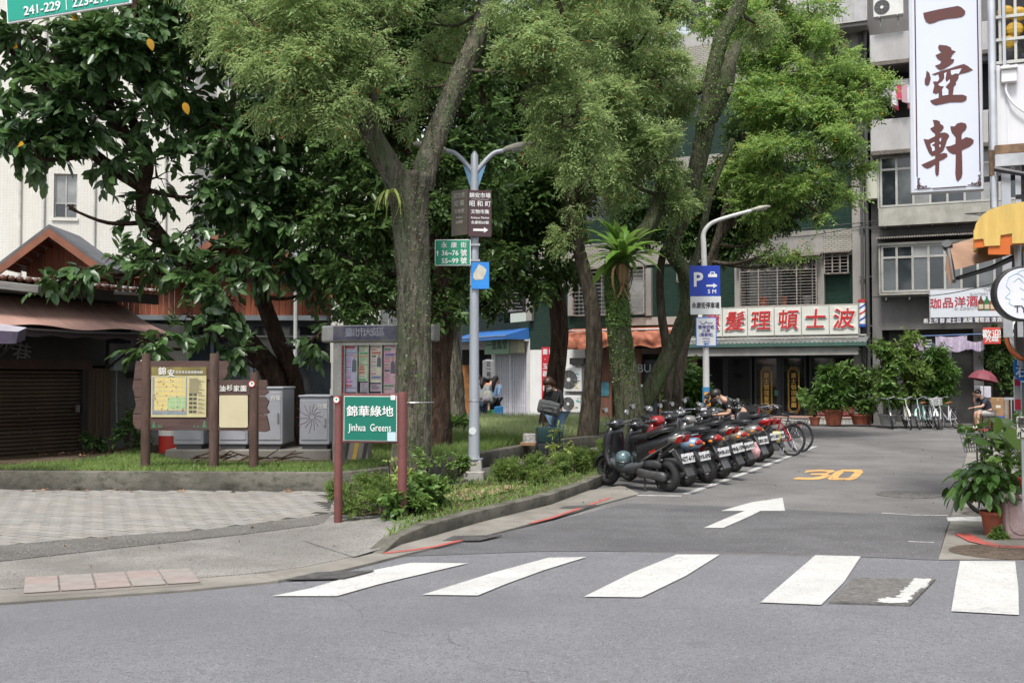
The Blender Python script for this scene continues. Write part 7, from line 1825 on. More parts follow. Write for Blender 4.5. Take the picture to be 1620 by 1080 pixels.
t4,s4=simple_tree('camphor_tree','leaning mossy trunk rising right into the pruned fork above the parking sign',[(975,705,23.2),(1018,640,23.4),(1055,570,23.5),(1084,505,23.6),(1090,470,23.7),(1083,430,23.6),(1062,395,23.5),(1085,330,23.4),(1110,230,23.2),(1118,180,23)],[.22,.2,.19,.185,.17,.16,.15,.17,.2,.2],bark_moss,
    [(1090,150,24.5,.6),(1085,300,23.9,.35),(1200,40,24.5,.4)],leaf_camphor,1100,9,.3,.085,.03,9,oval=False,
    extra=[([(1112,200,23),(1128,120,23.2),(1142,60,23.4),(1170,10,23.6),(1178,-60,23.8)],[.17,.17,.17,.17,.14]),([(1122,190,23),(1146,140,22.8),(1152,110,22.8),(1166,70,23.2)],[.17,.17,.15,.12]),([(1080,440,23.8),(1104,400,24.4),(1126,300,25),(1160,220,25)],[.10,.09,.08,.06])],br=bark_brown)
creeper(t4,s4,.28,.75,1600,leaf_bush,.045,.035,.2)
MB().ball(tuple(at(1153,142,22.7) -t4.location),(.07,.05,.09),10,8).build('pruned_stub',mat('cut_wood',(.30,.25,.2),.8,var=.3),t4)
bn=thing('birds_nest_fern','large birds nest fern perched on the thick mossy trunk','fern',at(985,412,21.1))
fern(bn,Vector((0,0,.02)),[frond_mesh(1.05,.17,leaf_fern,.5,.012,10),frond_mesh(.95,.15,leaf_fern,.7,.012,10),frond_mesh(.8,.15,leaf_bush,.4,.01,10)],60,tilt=(-.55,.95),sc_=(.65,1.2),seed=5)
dead=leafmat('leaf_dead',(.12,.07,.03),(.3,.2,.1),.2,.8)
fern(bn,Vector((0,0,-.06)),[frond_mesh(.6,.09,dead,1.5,.01)],14,name='dead_frond',tilt=(-1.2,-.4),sc_=(.6,1.1),seed=6)
# --- bright layered tree on the right
simple_tree('bright_leaved_tree','light yellow green layered tree in front of the tiled block at the upper right',[(1068,694,29),(1080,560,29),(1120,430,28.6),(1150,330,28.4),(1180,220,28.2),(1200,120,28)],[.15,.13,.12,.11,.10,.08],bark_brown,
    [(1200,30,28,(1.2,1.2,.5)),(1270,60,27.6,(1.3,1.2,.5)),(1240,110,27.4,(1.3,1,.45)),(1320,110,27.2,(1.0,1,.4)),(1340,140,27,(.9,.8,.35)),(1360,160,26.8,(.75,.7,.3)),(1270,170,27,(1.3,1,.45)),(1200,170,27.4,(1.0,1,.5)),(1330,190,26.8,(1.0,.8,.35)),(1375,135,26.8,(.45,.5,.22)),(1300,220,26.8,(1.1,.9,.35)),(1230,240,27,(1.1,.9,.4)),(1180,280,27.4,(.8,.8,.45)),(1350,225,26.8,(.7,.6,.25)),(1340,265,26.7,(.55,.5,.22)),(1230,300,27,(.9,.8,.35)),(1290,285,26.8,(.6,.5,.2)),(1350,300,26.6,(.45,.4,.16)),(1190,330,27.4,(.8,.7,.4)),(1180,90,28,(.9,.9,.5)),(1150,30,28.2,(.9,1,.5)),(1200,-40,28,(1.5,1.4,.6)),(1290,20,27.8,(.9,.8,.4)),(1200,380,27.6,(.35,.3,.2)),(1250,330,26.9,(.5,.4,.2)),(1320,75,27.2,(.7,.6,.3)),(1220,400,27,(.3,.3,.08)),(1265,405,26.8,(.4,.3,.08)),(1300,340,26.8,(.3,.3,.1))],
    leaf_light,9800,9,.40,.10,.042,10,oval=False,per=14,rs=.22,hang=.12,flat=.35,extra=[([(1110,440,28.7),(1200,260,27.6),(1260,200,27.2),(1330,170,27)],[.07,.06,.05,.03]),([(1140,370,28.4),(1220,300,27.4),(1300,260,27)],[.06,.05,.03])],br=bark_brown)
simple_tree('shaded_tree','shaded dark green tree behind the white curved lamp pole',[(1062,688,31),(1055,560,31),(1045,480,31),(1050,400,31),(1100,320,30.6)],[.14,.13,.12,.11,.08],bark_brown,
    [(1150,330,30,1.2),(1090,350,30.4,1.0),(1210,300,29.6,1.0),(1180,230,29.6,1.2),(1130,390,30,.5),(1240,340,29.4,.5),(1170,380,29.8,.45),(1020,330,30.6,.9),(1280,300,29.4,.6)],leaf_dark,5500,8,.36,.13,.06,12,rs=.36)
# --- rubber tree on the left, its biggest leaves picked out one by one
t5=tree_root('rubber_tree','large rubber tree with big glossy leaves over the wooden house on the left',445,660,21.5)
_,r1=wood(t5,[(450,712,21.5),(434,600,21.4),(400,550,21.2),(372,515,20.8),(345,480,20.5),(310,430,20.2),(292,400,20)],[.25,.22,.20,.19,.18,.17,.15],bark_red,41,flare=.15)
_,r2=wood(t5,[(478,712,21.6),(464,600,21.6),(440,540,21.4),(415,470,21.2),(400,400,21),(395,300,20.8),(390,200,20.6)],[.19,.17,.16,.15,.14,.12,.09],bark_red,42,name='limb')
_,r3=wood(t5,[(310,440,20.2),(270,395,19.8),(232,345,19.5),(226,300,19.3),(232,250,19.2),(215,200,19.1),(180,150,19)],[.15,.14,.14,.13,.12,.09,.07],bark_red,43,name='limb')
_,r4=wood(t5,[(232,300,19.3),(150,245,18.7),(90,170,18.4),(30,90,18.2),(-10,60,18.2)],[.12,.1,.09,.07,.05],bark_red,44,name='limb')
_,r5=wood(t5,[(226,250,19.2),(170,160,18.8),(200,60,18.8),(230,-40,19)],[.11,.1,.08,.06],bark_red,45,name='limb')
b5=BL([(20,150,18,.5),(60,60,18.3,.55),(110,110,18.4,.7),(60,215,18,.45),(30,210,17.8,.35),(150,190,18.5,.6),(200,90,18.8,.9),(120,30,18.6,.7),(255,30,19,.9),(290,130,19.4,.9),(240,190,19,.6),(170,260,18.6,.35),(250,280,19,.55),(340,210,19.6,.8),(400,120,20,.9),(420,240,20,.8),(330,310,19.6,.65),(200,330,18.8,.3),(230,375,19,.38),(290,370,19.3,.4),(390,340,20,.8),(460,330,20.2,.7),(500,400,20.2,.6),(430,410,19.8,.7),(360,410,19.4,.5),(500,250,20.4,.7),(180,410,18.6,.22),(130,430,18.3,.22),(90,440,18.2,.18),(240,430,18.8,.4),(300,430,19,.3),(510,450,20.4,.4),(360,470,19,.4),(300,500,18.6,.35),(250,530,18,.25),(230,545,17.9,.2),(330,525,18.6,.25),(505,530,19.6,.25),(20,20,18.3,.4),(330,60,19.6,.8),(480,150,20.6,.8),(110,330,18,.12),(60,250,17.8,.25),(380,560,19,.2),(200,10,18.8,.7),(160,90,18.4,.6),(100,170,18.2,.5)])
limbs(t5,r1+r2+r3+r4+r5,b5,bark_red,46,.05)
rng=np.random.default_rng(77)
P,D,Nn,l,w_,base,out=spray_leaves(rng,b5,2350,7,.36,.215,.115,per=9,rs=.31,hang=.35)
D=unit(D+unit(P -np.repeat(base,7,0))*.5+np.array([0,0,-.25]))
depth=P[:,1]; order=np.argsort(depth -1.2*rng.random(len(P))); big=order[:300]; small=order[300:]
o_=np.array(t5.location)
stuff(link('leaves_mass',leaves('leaves_mass',P[small] -o_,D[small],Nn[small],l[small],w_[small],leaf_rubber,True),t5))
lmat=[leafmat('rubber_leaf_%d' %i,a,b_,.18,.32,spec=.5) for i,(a,b_) in enumerate([((.018,.05,.018),(.05,.105,.035)),((.04,.095,.025),(.09,.175,.045)),((.026,.064,.022),(.07,.135,.038))])]
orange_leaf=leafmat('leaf_orange',(.5,.26,.02),(.55,.30,.03),.3,.4)
def big_leaf(L,W,m):
    v=[]; f=[]; n=6
    for i in range(n+1):
        s=i/n; w2=W*.5*(math.sin(math.pi*s**.85)**.7); z=-.12*L*s*s
        v+=[(L*s,-w2,z+w2*.25),(L*s,0,z),(L*s,w2,z+w2*.25)]
    for i in range(n): a=i*3; f+=[(a,a+3,a+4,a+1),(a+1,a+4,a+5,a+2)]
    return MB().add(v,f).mesh('leaf',m,smooth='all')
lm_=[big_leaf(.215,.12,m) for m in lmat] ; lo_=big_leaf(.2,.11,orange_leaf)
for n_i,i in enumerate(big):
    d=Vector(D[i]).normalized(); s_=d.cross(Vector(Nn[i])).normalized(); u_=s_.cross(d)
    M=Matrix(((d.x,s_.x,u_.x,P[i][0] -o_[0]),(d.y,s_.y,u_.y,P[i][1] -o_[1]),(d.z,s_.z,u_.z,P[i][2] -o_[2]),(0,0,0,1))) @ Matrix.Scale(float(l[i]/.215),4)
    link('leaf',lm_[n_i%3] if n_i%140 else lo_,t5,M=M)
for (x,y) in ((235,61),(291,162)):
    p=at(x,y,17.6) -t5.location; link('leaf',lo_,t5,M=Matrix.Translation(p) @ Matrix.Rotation(R(70),4,'Y') @ Matrix.Rotation(R(70),4,'X') @ Matrix.Scale(1.05,4))['label']='yellow leaf'
# far foliage mass glimpsed through the gaps behind everything on the left
simple_tree('far_tree','distant bright green tree in the gap above the notice case',[(560,682,34),(555,520,34),(560,400,34),(600,300,34)],[.25,.22,.2,.1],bark_brown,
    [(560,470,33,.9),(600,400,34,1.4),(540,380,34,1.3),(640,300,34,1.5),(520,300,34,1.5),(600,200,34,1.8),(640,480,33.5,.6),(440,200,34,1.8),(700,110,34,1.8),(500,60,34,1.8)],leaf_dark,3800,8,.45,.2,.1,15,rs=.5)
# ------------------------------------------------------------------ plants at ground level
def gpt(x,y,z): p=gnd(x,y,z); return p
def scatter_poly(rng,poly,n):
    P=np.array([(p[0],p[1]) for p in poly]); lo,hi=P.min(0),P.max(0); out=[]
    pl_=[tuple(p) for p in P]
    while len(out)<n:
        c=rng.uniform(lo,hi,(n*2,2)); out+=[q for q in c if inpoly(q[0],q[1],pl_)]
    return np.array(out[:n])
def blades(name,label,poly,z,n,L,W,m,lean=.5,cat='grass',seed=1,par=None):
    rng=np.random.default_rng(seed); c=scatter_poly(rng,poly,n)
    P=np.concatenate([c,np.full((n,1),z)],1); D=np.stack([rng.normal(size=n)*lean,rng.normal(size=n)*lean,np.ones(n)],1)
    Nn=rng.normal(size=(n,3))*.5+np.array([0,-1,.3]); o=stuff(link(name,leaves(name,P,D,Nn,rng.uniform(.5,1.3,n)*L,rng.uniform(.7,1.3,n)*W,m,False,.35)))
    return tag(o,label,cat)
gL=[gnd(x,y,.2) for x,y in ((-60,745),(0,744),(530,752),(605,738),(600,728),(520,735),(300,733),(235,720),(215,712),(150,728),(0,740),(-60,742))]
blades('lawn','short bright green grass around the map board posts',gL,.2,11000,.085,.011,leaf_grass,.5)
gM=[gnd(x,y,.2) for x,y in ((606,738),(680,728),(755,716),(800,708),(790,690),(690,690),(610,700),(560,712))]
blades('tall_grass','tall fresh green grass between the notice case and the lamp post',[gnd(x,y,.2) for x,y in ((682,729),(755,717),(835,702),(870,694),(860,683),(780,680),(690,682))],.2,16000,.2,.012,leaf_grass,.32,seed=3)
blades('variegated_lilyturf','pale variegated lilyturf filling the raised bed in the middle',[gnd(x,y,.2) for x,y in ((700,692),(835,700),(900,692),(962,684),(975,674),(900,668),(780,666),(690,672))],.2,20000,.30,.016,leaf_varieg,.45,'ground cover',seed=4)
blades('lawn','grass and weeds in front of the notice case and hazard striped block',gM,.2,9000,.10,.01,leaf_grass,.5,seed=5)
_st=[(p.x,p.y,0) for p in SP]
blades('ground_weeds','low green weeds over the bed around the lamp post base',_st,.115,9000,.07,.014,leaf_grass,.7,'weeds',seed=8)
def bush(name,label,cat,blobs,m,nspray,nleaf,slen,L,W,seed,oval=True,loc=None,stems=True,**k):
    c0=Vector(blobs[0][0]) if loc is None else loc
    t=thing(name,label,cat,(c0.x,c0.y,loc.z if loc is not None else .12)); rg=random.Random(seed)
    if stems:
        mb=MB()
        for c,r in blobs:
            for q in range(4): mb.tube([(c0.x+rg.uniform(-.05,.05) if len(blobs)<4 else c[0],c0.y if len(blobs)<4 else c[1],t.location.z -.03),(c[0]+rg.uniform(-.1,.1),c[1],c[2]),(c[0]+rg.uniform(-.2,.2),c[1]+rg.uniform(-.2,.2),c[2]+(r if not isinstance(r,tuple) else r[2])*.8)],[.012,.009,.003],5,False)
        stuff(mb.build('stems',bark_brown,t,M=Matrix.Translation(-t.location)))
    crown(t,m,blobs,nspray,nleaf,slen,L,W,seed,oval,name='foliage',**k); return t
def GB(lst,z=.12):
    out=[]
    for x,y,r,h_ in lst: p=gnd(x,y,z); out.append(((p.x,p.y,z+h_),(r,r*.8,h_*.9)))
    return out
bush('low_shrub','feathery green shrub filling the left of the bed under the name sign','shrub',GB([(560,800,.28,.18),(590,795,.3,.22),(575,812,.2,.12),(615,806,.25,.18),(545,808,.14,.12)]),leaf_grass,1500,9,.12,.035,.014,51,False,per=25,rs=.14,hang=.0)
bush('low_shrub','broader leaved shrub at the foot of the right sign post','shrub',GB([(665,805,.26,.17),(690,800,.2,.15),(650,815,.2,.12),(610,818,.2,.10)]),leaf_bush,420,7,.13,.07,.05,52,True,per=25,rs=.14,hang=.0)
bush('pale_shrub','yellow green sprig around the right sign post','shrub',GB([(640,795,.12,.26),(628,792,.1,.3)]),leaf_pale,130,7,.1,.04,.03,53,True,per=40,rs=.07,hang=0)
bush('sapling','thin sapling standing in the bed beside the big trunk','sapling',GB([(665,780,.1,.3),(660,770,.08,.35)]),leaf_bush,30,6,.12,.07,.03,54,True,per=30,rs=.08,hang=0)
bush('feathery_ground_cover','feathery low shrubs along the kerb right of the lamp post','shrub',GB([(790,762,.28,.16),(830,760,.3,.18),(870,752,.32,.18),(905,748,.3,.18),(930,742,.28,.18),(860,765,.22,.14),(800,748,.2,.1),(945,732,.3,.12),(895,735,.25,.1),(965,716,.3,.12),(985,706,.3,.1)]),leaf_grass,5200,9,.13,.036,.014,55,False,per=22,rs=.15,hang=0)
bush('nandina_shrub','small dark shrub at the left of the lamp post base','shrub',GB([(705,768,.16,.22),(722,766,.12,.24),(735,764,.08,.2)]),leaf_bush,150,7,.11,.055,.025,56,True,per=30,rs=.1,hang=0)
p=gnd(882,745,.12)
bush('sapling','tall light green sapling in front of the dark suitcase','sapling',[((p.x+.05,p.y,.45),(.2,.15,.12)),((p.x+.1,p.y,.25),(.3,.3,.12)),((p.x -.02,p.y,.72),(.06,.06,.1)),((p.x+.35,p.y,.3),(.2,.2,.1))],leaf_pale,60,7,.14,.075,.035,57,True,loc=p,per=14,rs=.14,hang=.0)
# fallen leaves and twigs
rl=random.Random(21); fl=MB()
def litter(poly,n,z,s0=.03,s1=.07):
    pl_=[(p.x,p.y) for p in poly]; xs=[p[0] for p in pl_]; ys=[p[1] for p in pl_]; k=0
    while k<n:
        x,y=rl.uniform(min(xs),max(xs)),rl.uniform(min(ys),max(ys))
        if not inpoly(x,y,pl_): continue
        k+=1; s=rl.uniform(s0,s1); a=rl.uniform(0,6.3); T=Matrix.Translation((x,y,z+.01)) @ Matrix.Rotation(a,4,'Z') @ Matrix.Rotation(rl.uniform(-.5,.5),4,'X')
        fl.add([(0,0,0),(s*.5,-s*.35,.012),(s,0,0),(s*.5,s*.35,.016)],[(0,1,2),(0,2,3)],T)
litter(gp((270,733),(520,736),(520,728),(270,722)),420,.22,.05,.14); litter(gp((0,777),(530,780),(530,783),(0,782)),26,.03,.05,.12); litter(gp((690,815),(850,785),(800,768),(700,775)),90,.125); litter(gp((60,742),(240,740),(200,725),(60,738)),90,.22,.05,.12)
litter(gp((0,930),(600,870),(560,820),(0,870)),14,.03,.02,.05); litter(gp((700,850),(1050,790),(1480,800),(1480,700),(1250,690)),60,.012,.02,.04); litter(gp((540,822),(650,828),(640,815),(560,812)),24,.13,.05,.1)
tag(stuff(fl.build('fallen_leaves',leaf_litter)),'scattered brown fallen leaves on the lawn, pavers and lane','leaves')
tw_=thing('twig_pile','pile of dry twigs and branches on the grass between the map board posts','twigs',gnd(375,735,.2)+Vector((0,.35,0)))
for k in range(16): a=rl.uniform(-.5,.5); x=rl.uniform(-.9,.9); L=rl.uniform(.3,.6); MB().tube([(x,rl.uniform(-.1,.1),.02+rl.uniform(0,.08)),(x+L*.5*math.cos(a),0,.08+L*.25*rl.random()),(x+L*math.cos(a),0,.04+L*.45*rl.random())],[.016,.012,.006],5).build('twig',bark_red,tw_)
# sandy worn patch
struct(sheet('sandy_patch',gp((700,806),(740,806),(800,791),(838,782),(800,780),(740,785),(705,795)),.1215,mat('sandy_soil',(.30,.22,.14),.95,var=.2,vs_=5,bump=.6,bs=60,dirt=.5,dirtcol=(.16,.11,.07))))
# ------------------------------------------------------------------ potted plants
def pot_lathe(par,r_,h_,m=pot_red,name='pot'):
    o=MB().lathe([(r_*.72,0),(r_*.95,h_*.85),(r_*1.06,h_*.86),(r_*1.08,h_),(r_*.95,h_),(r_*.92,h_*.9)],24).build(name,m,par,smooth=True)
    MB().cyl((0,0,h_*.8),(0,0,h_*.9),r_*.9,r_*.9,20).build('potting_soil',soil,o); return o
p=gnd(1576,847); pl1=thing('potted_peace_lily','big glossy peace lily in a terracotta pot beside the stone planter','potted plant',p)
pot_lathe(pl1,.15,.25)
lilym=[leafmat('lily_leaf_%d' %i,a,b_,.25,.3,spec=.5) for i,(a,b_) in enumerate([((.03,.085,.015),(.06,.14,.025)),((.05,.12,.02),(.10,.2,.035)),((.02,.06,.012),(.045,.10,.02))])]
ll=[big_leaf(.14,.068,m) for m in lilym]; rg=random.Random(61)
for k in range(310):
    a=rg.uniform(0,6.283); q=rg.uniform(0,1)**.6; el=math.acos(min(1,q)) if False else rg.uniform(-.55,1.45)
    rr_=rg.uniform(.30,.44) if k<170 else rg.uniform(.12,.3)
    c=Vector((math.cos(a)*math.cos(el)*rr_ -.09,math.sin(a)*math.cos(el)*rr_*.9,  .45+math.sin(el)*rr_*.66))
    if c.z<.16: c.z=.2
    dn=-.2 -(1.2 -el)*.55
    M=Matrix.Translation(c) @ Matrix.Rotation(a+rg.uniform(-.5,.5),4,'Z') @ Matrix.Rotation(-dn,4,'Y') @ Matrix.Rotation(rg.uniform(-.5,.5),4,'X') @ Matrix.Translation((-.05,0,0)) @ Matrix.Scale(rg.uniform(.75,1.2),4)
    link('leaf',ll[k%3],pl1,M=M)
st_=MB()
for k in range(60): a=rg.uniform(0,6.283); e=rg.uniform(-.2,1.4); st_.tube([(0,0,.22),(math.cos(a)*.1,math.sin(a)*.1,.45),(math.cos(a)*math.cos(e)*.33 -.07,math.sin(a)*math.cos(e)*.3,.5+.28*math.sin(e))],[.005,.004,.003],4,False)
stuff(st_.build('stalks',leaf_bush,pl1))
blobs_=[((p.x+.1,p.y -.2,.035),(.09,.07,.03))]
bush('weed_tuft','small weed tuft at the foot of the terracotta pot','weed',[((gnd(1592,852).x -.1,gnd(1592,852).y,.04),(.12,.1,.05))],leaf_bush,90,6,.06,.03,.02,62,True,stems=False,per=90,rs=.05,hang=0)
p=at(1628,785,10.9); ph=thing('potted_philodendron','large leaved philodendron in an orange pot on the stone planter','potted plant',(p.x,10.9,.45))
pot_lathe(ph,.10,.15,plain('pot_orange',(.50,.10,.04),.5))
phm=[leafmat('philodendron_leaf',(.10,.19,.03),(.16,.27,.05),.35,.35),lilym[1]]
def heart(L,W,m):
    v=[]; f=[]; n=8
    for i in range(n+1):
        s=i/n; w2=W*.5*(math.sin(math.pi*min(1,(s*.8+.2)))**.8 if i else .55); v+=[(L*s,-w2,w2*.2 -.1*L*s*s),(L*s,0,-.1*L*s*s),(L*s,w2,w2*.2 -.1*L*s*s)]
    for i in range(n): a=i*3; f+=[(a,a+3,a+4,a+1),(a+1,a+4,a+5,a+2)]
    return MB().add(v,f).mesh('leaf',m,smooth='all')
hv=[heart(.32,.24,m) for m in phm]
def pleaf(par,base,tip,dirv,s,me,up=(0,-.6,.8)):
    MB().tube(catmull([base,(Vector(base)+Vector(tip))/2+Vector((0,0,.06)),tip],3),.006,5).build('stalk',leaf_bush,par)
    d=Vector(dirv).normalized(); s_=d.cross(Vector(up)).normalized(); u_=s_.cross(d)
    link('leaf',me,par,M=Matrix(((d.x,s_.x,u_.x,tip[0]),(d.y,s_.y,u_.y,tip[1]),(d.z,s_.z,u_.z,tip[2]),(0,0,0,1))) @ Matrix.Scale(s,4))
for tp,dv,s,k in (((-.30,-.15,.62),(.65,-.3,-.62),1.05,0),((-.36,-.1,.60),(-.1,-.35,.75),.6,0),((-.44,-.1,.50),(-.9,-.2,.15),.55,1),((.05,-.2,.6),(.9,-.3,-.4),1.1,0),((.15,.1,.5),(.8,.5,.3),.9,1),((-.1,.2,.65),(-.3,.8,.4),.8,1),((-.2,.1,.55),(-.7,.6,.2),.6,1)): pleaf(ph,(0,0,.14),tp,dv,s,hv[k])
MB().lathe([(.03,.3),(.05,.42),(.012,.6)],10,c=(-.09,-.1,.1)).build('red_spathe',plain('spathe_red',(.45,.03,.03),.5),ph)
def simple_pot(label,px,py,Y,r_,h_,blobs,m,nspray,L,W,seed,potm=None,slen=.25,**k):
    b0=at(px,py,Y); z0=max(0,b0.z); t=thing('potted_plant',label,'potted plant',(b0.x,Y,z0))
    pot_lathe(t,r_,h_,potm or pot_red); mb=MB(); rg=random.Random(seed); B=[]
    for (dx,dz,r) in blobs: B.append(((b0.x+dx,Y,z0+dz),r))
    for c,r in B:
        for q in range(3): mb.tube([(rg.uniform(-.04,.04),0,h_*.85),(c[0] -b0.x,rg.uniform(-.1,.1),c[2] -z0)],[.016,.008],5,False)
    stuff(mb.build('stems',bark_brown,t)); crown(t,m,B,nspray,8,slen,L,W,seed,True,name='foliage',per=14,rs=.3,**k); return t
simple_pot('slim leaved palm in a big terracotta pot before the barber shop',1319,672,36.0,.32,.52,[(0,1.0,.4),(-.1,1.5,.32),(.1,.8,.35),(.3,1.2,.25),(-.3,.85,.22),(-.05,1.85,.15)],leaf_lily,300,.24,.045,71,slen=.3)
simple_pot('small round shrub in a little terracotta pot beside the palm',1289,672,36.2,.18,.27,[(0,.7,.28),(-.2,.95,.22),(.2,.9,.2)],leaf_bush,170,.09,.05,72)
simple_pot('bushy plant in a wide shallow terracotta pot right of the palm',1363,671,36.0,.36,.34,[(0,.85,.35),(-.2,1.4,.35),(.25,1.2,.3),(-.4,1.75,.25),(.2,1.7,.2)],leaf_bush,420,.12,.06,73)
for i,(x,y0,bl_,l_,m_,L,W) in enumerate((
    (1405,672,[(0,1.0,.45),(-.2,1.6,.45),(.2,2.1,.4),(-.3,2.5,.25)],'tall dense shrub at the corner left of the parked bicycles',leaf_bush,.13,.07),
    (1440,671,[(0,1.2,.45),(.2,1.8,.5),(-.2,2.2,.4),(.1,2.7,.3)],'tall shrub reaching the hanging shirts behind the bicycles',leaf_grass,.12,.055),
    (1478,671,[(0,1.2,.4),(.2,1.8,.4),(0,2.2,.3),(.5,1.4,.3)],'drooping bamboo like shrub behind the rightmost bicycle',leaf_lily,.24,.04))):
    simple_pot(l_,x,y0,34.6+.1*i,.3,.35,bl_,m_,620,L,W,80+i,plain('pot_grey',(.22,.22,.22),.7))
p=at(1590,640,35.7)
bush('climbing_shrub','dense dark climbing shrub hanging behind the boxes on the right','shrub',[((p.x -.15,35.7,2.5),.6),((p.x+.25,35.7,2.1),.6),((p.x+.1,35.7,1.6),.4),((p.x+.5,35.6,1.4),.4),((p.x -.2,35.8,3.0),.35),((p.x+.3,35.7,2.8),.45),((p.x -.45,35.7,2.2),.3)],leaf_dark,1100,8,.25,.10,.05,91,True,loc=Vector((p.x+.4,35.7,0)),per=14,rs=.3)
p=at(1600,720,12.4)
bush('leafy_shrub','bright leafy shrub around the bicycle at the right edge','shrub',[((p.x+.05,12.6,.75),(.22,.2,.2)),((p.x+.3,12.4,.95),(.2,.2,.2)),((p.x -.2,12.8,.95),.12),((p.x+.2,12.3,.55),.2),((p.x -.1,12.5,.4),.15)],leaf_bush,170,7,.16,.10,.065,92,True,loc=Vector((p.x+.15,12.5,0)),per=22,rs=.15,hang=0)
p=at(1080,640,33)
bush('shade_plant','large leaved potted shrub in front of the red tiled pier','shrub',[((p.x,33,.8),.5),((p.x+.2,33,1.4),.5),((p.x -.3,33,1.1),.4),((p.x+.5,33,1.0),.35),((p.x+.1,33,1.9),.3)],leaf_lily,420,8,.35,.2,.09,93,True,loc=Vector((p.x,33,0)),per=12,rs=.3)
p=at(200,700,20.3)
bush('wall_weed','dark vine and weeds on the wall right of the tea shop','vine',[((p.x,20.3,1.0),.18),((p.x+.05,20.2,.6),.2),((p.x+.2,20.2,.35),.2),((p.x -.6,20.3,.5),.18)],leaf_dark,150,7,.18,.09,.06,94,True,loc=Vector((p.x,20.2,.2)),per=14,rs=.15)
p=at(700,690,26)
bush('broad_leaf_plant','dark broad leaved plant at the foot of the mottled trunk','plant',[((p.x,26,.45),(.3,.25,.2)),((p.x+.25,26,.5),.15)],leaf_lily,45,6,.3,.28,.09,95,True,loc=Vector((p.x,26,.2)),per=14,rs=.15)
# ================================================================== scooters and bicycles
blk=plain('plastic_black',(.018,.018,.02),.35,coat=.3); blk_m=mat('plastic_matt',(.03,.03,.033),.65,var=.3,vs_=5,dirt=.3,dirtcol=(.08,.075,.07))
tyre=mat('tyre_rubber',(.02,.02,.02),.8,var=.2,bump=.3,bs=80); seatm=mat('seat_vinyl',(.018,.018,.02),.42,var=.2,bump=.15,bs=40)
grey_cowl=plain('cowl_grey',(.075,.078,.085),.4,.2,coat=.2,dirt=.3)
chrome=plain('chrome',(.6,.6,.62),.15,1.0); eng=mat('engine_grey',(.09,.09,.092),.5,.5,var=.3,vs_=8,dirt=.4)
redlens=mat('tail_lens',(.28,.008,.007),.15,var=.1,coat=.5); amber=plain('amber_lens',(.6,.2,.02),.2,coat=.5); plate_w=plain('plate_white',(.56,.56,.56),.4,dirt=.3)
clear=plain('headlight_lens',(.45,.47,.5),.1,.3,coat=.6)
def wheel(par,x,z,r_,t_,name,rimm,w_=.0,spokes=5):
    wt=MB().torus((x,0,z),r_ -t_,t_,28,10).build(name,tyre,par,smooth='all')
    rm_=MB().torus((x,0,z),r_ -2*t_,.012,28,6).cyl((x,-.05,z),(x,.05,z),.045,.045,12)
    for k in range(spokes): a=k*2*math.pi/spokes; rm_.tube([(x,0,z),(x+(r_ -2*t_)*math.cos(a),0,z+(r_ -2*t_)*math.sin(a))],[.022,.014],6)
    rm_.cyl((x,.02,z),(x,.028,z),(r_ -2*t_)*.6,(r_ -2*t_)*.6,18)
    rm_.build('rim',rimm,wt,smooth=True); return wt
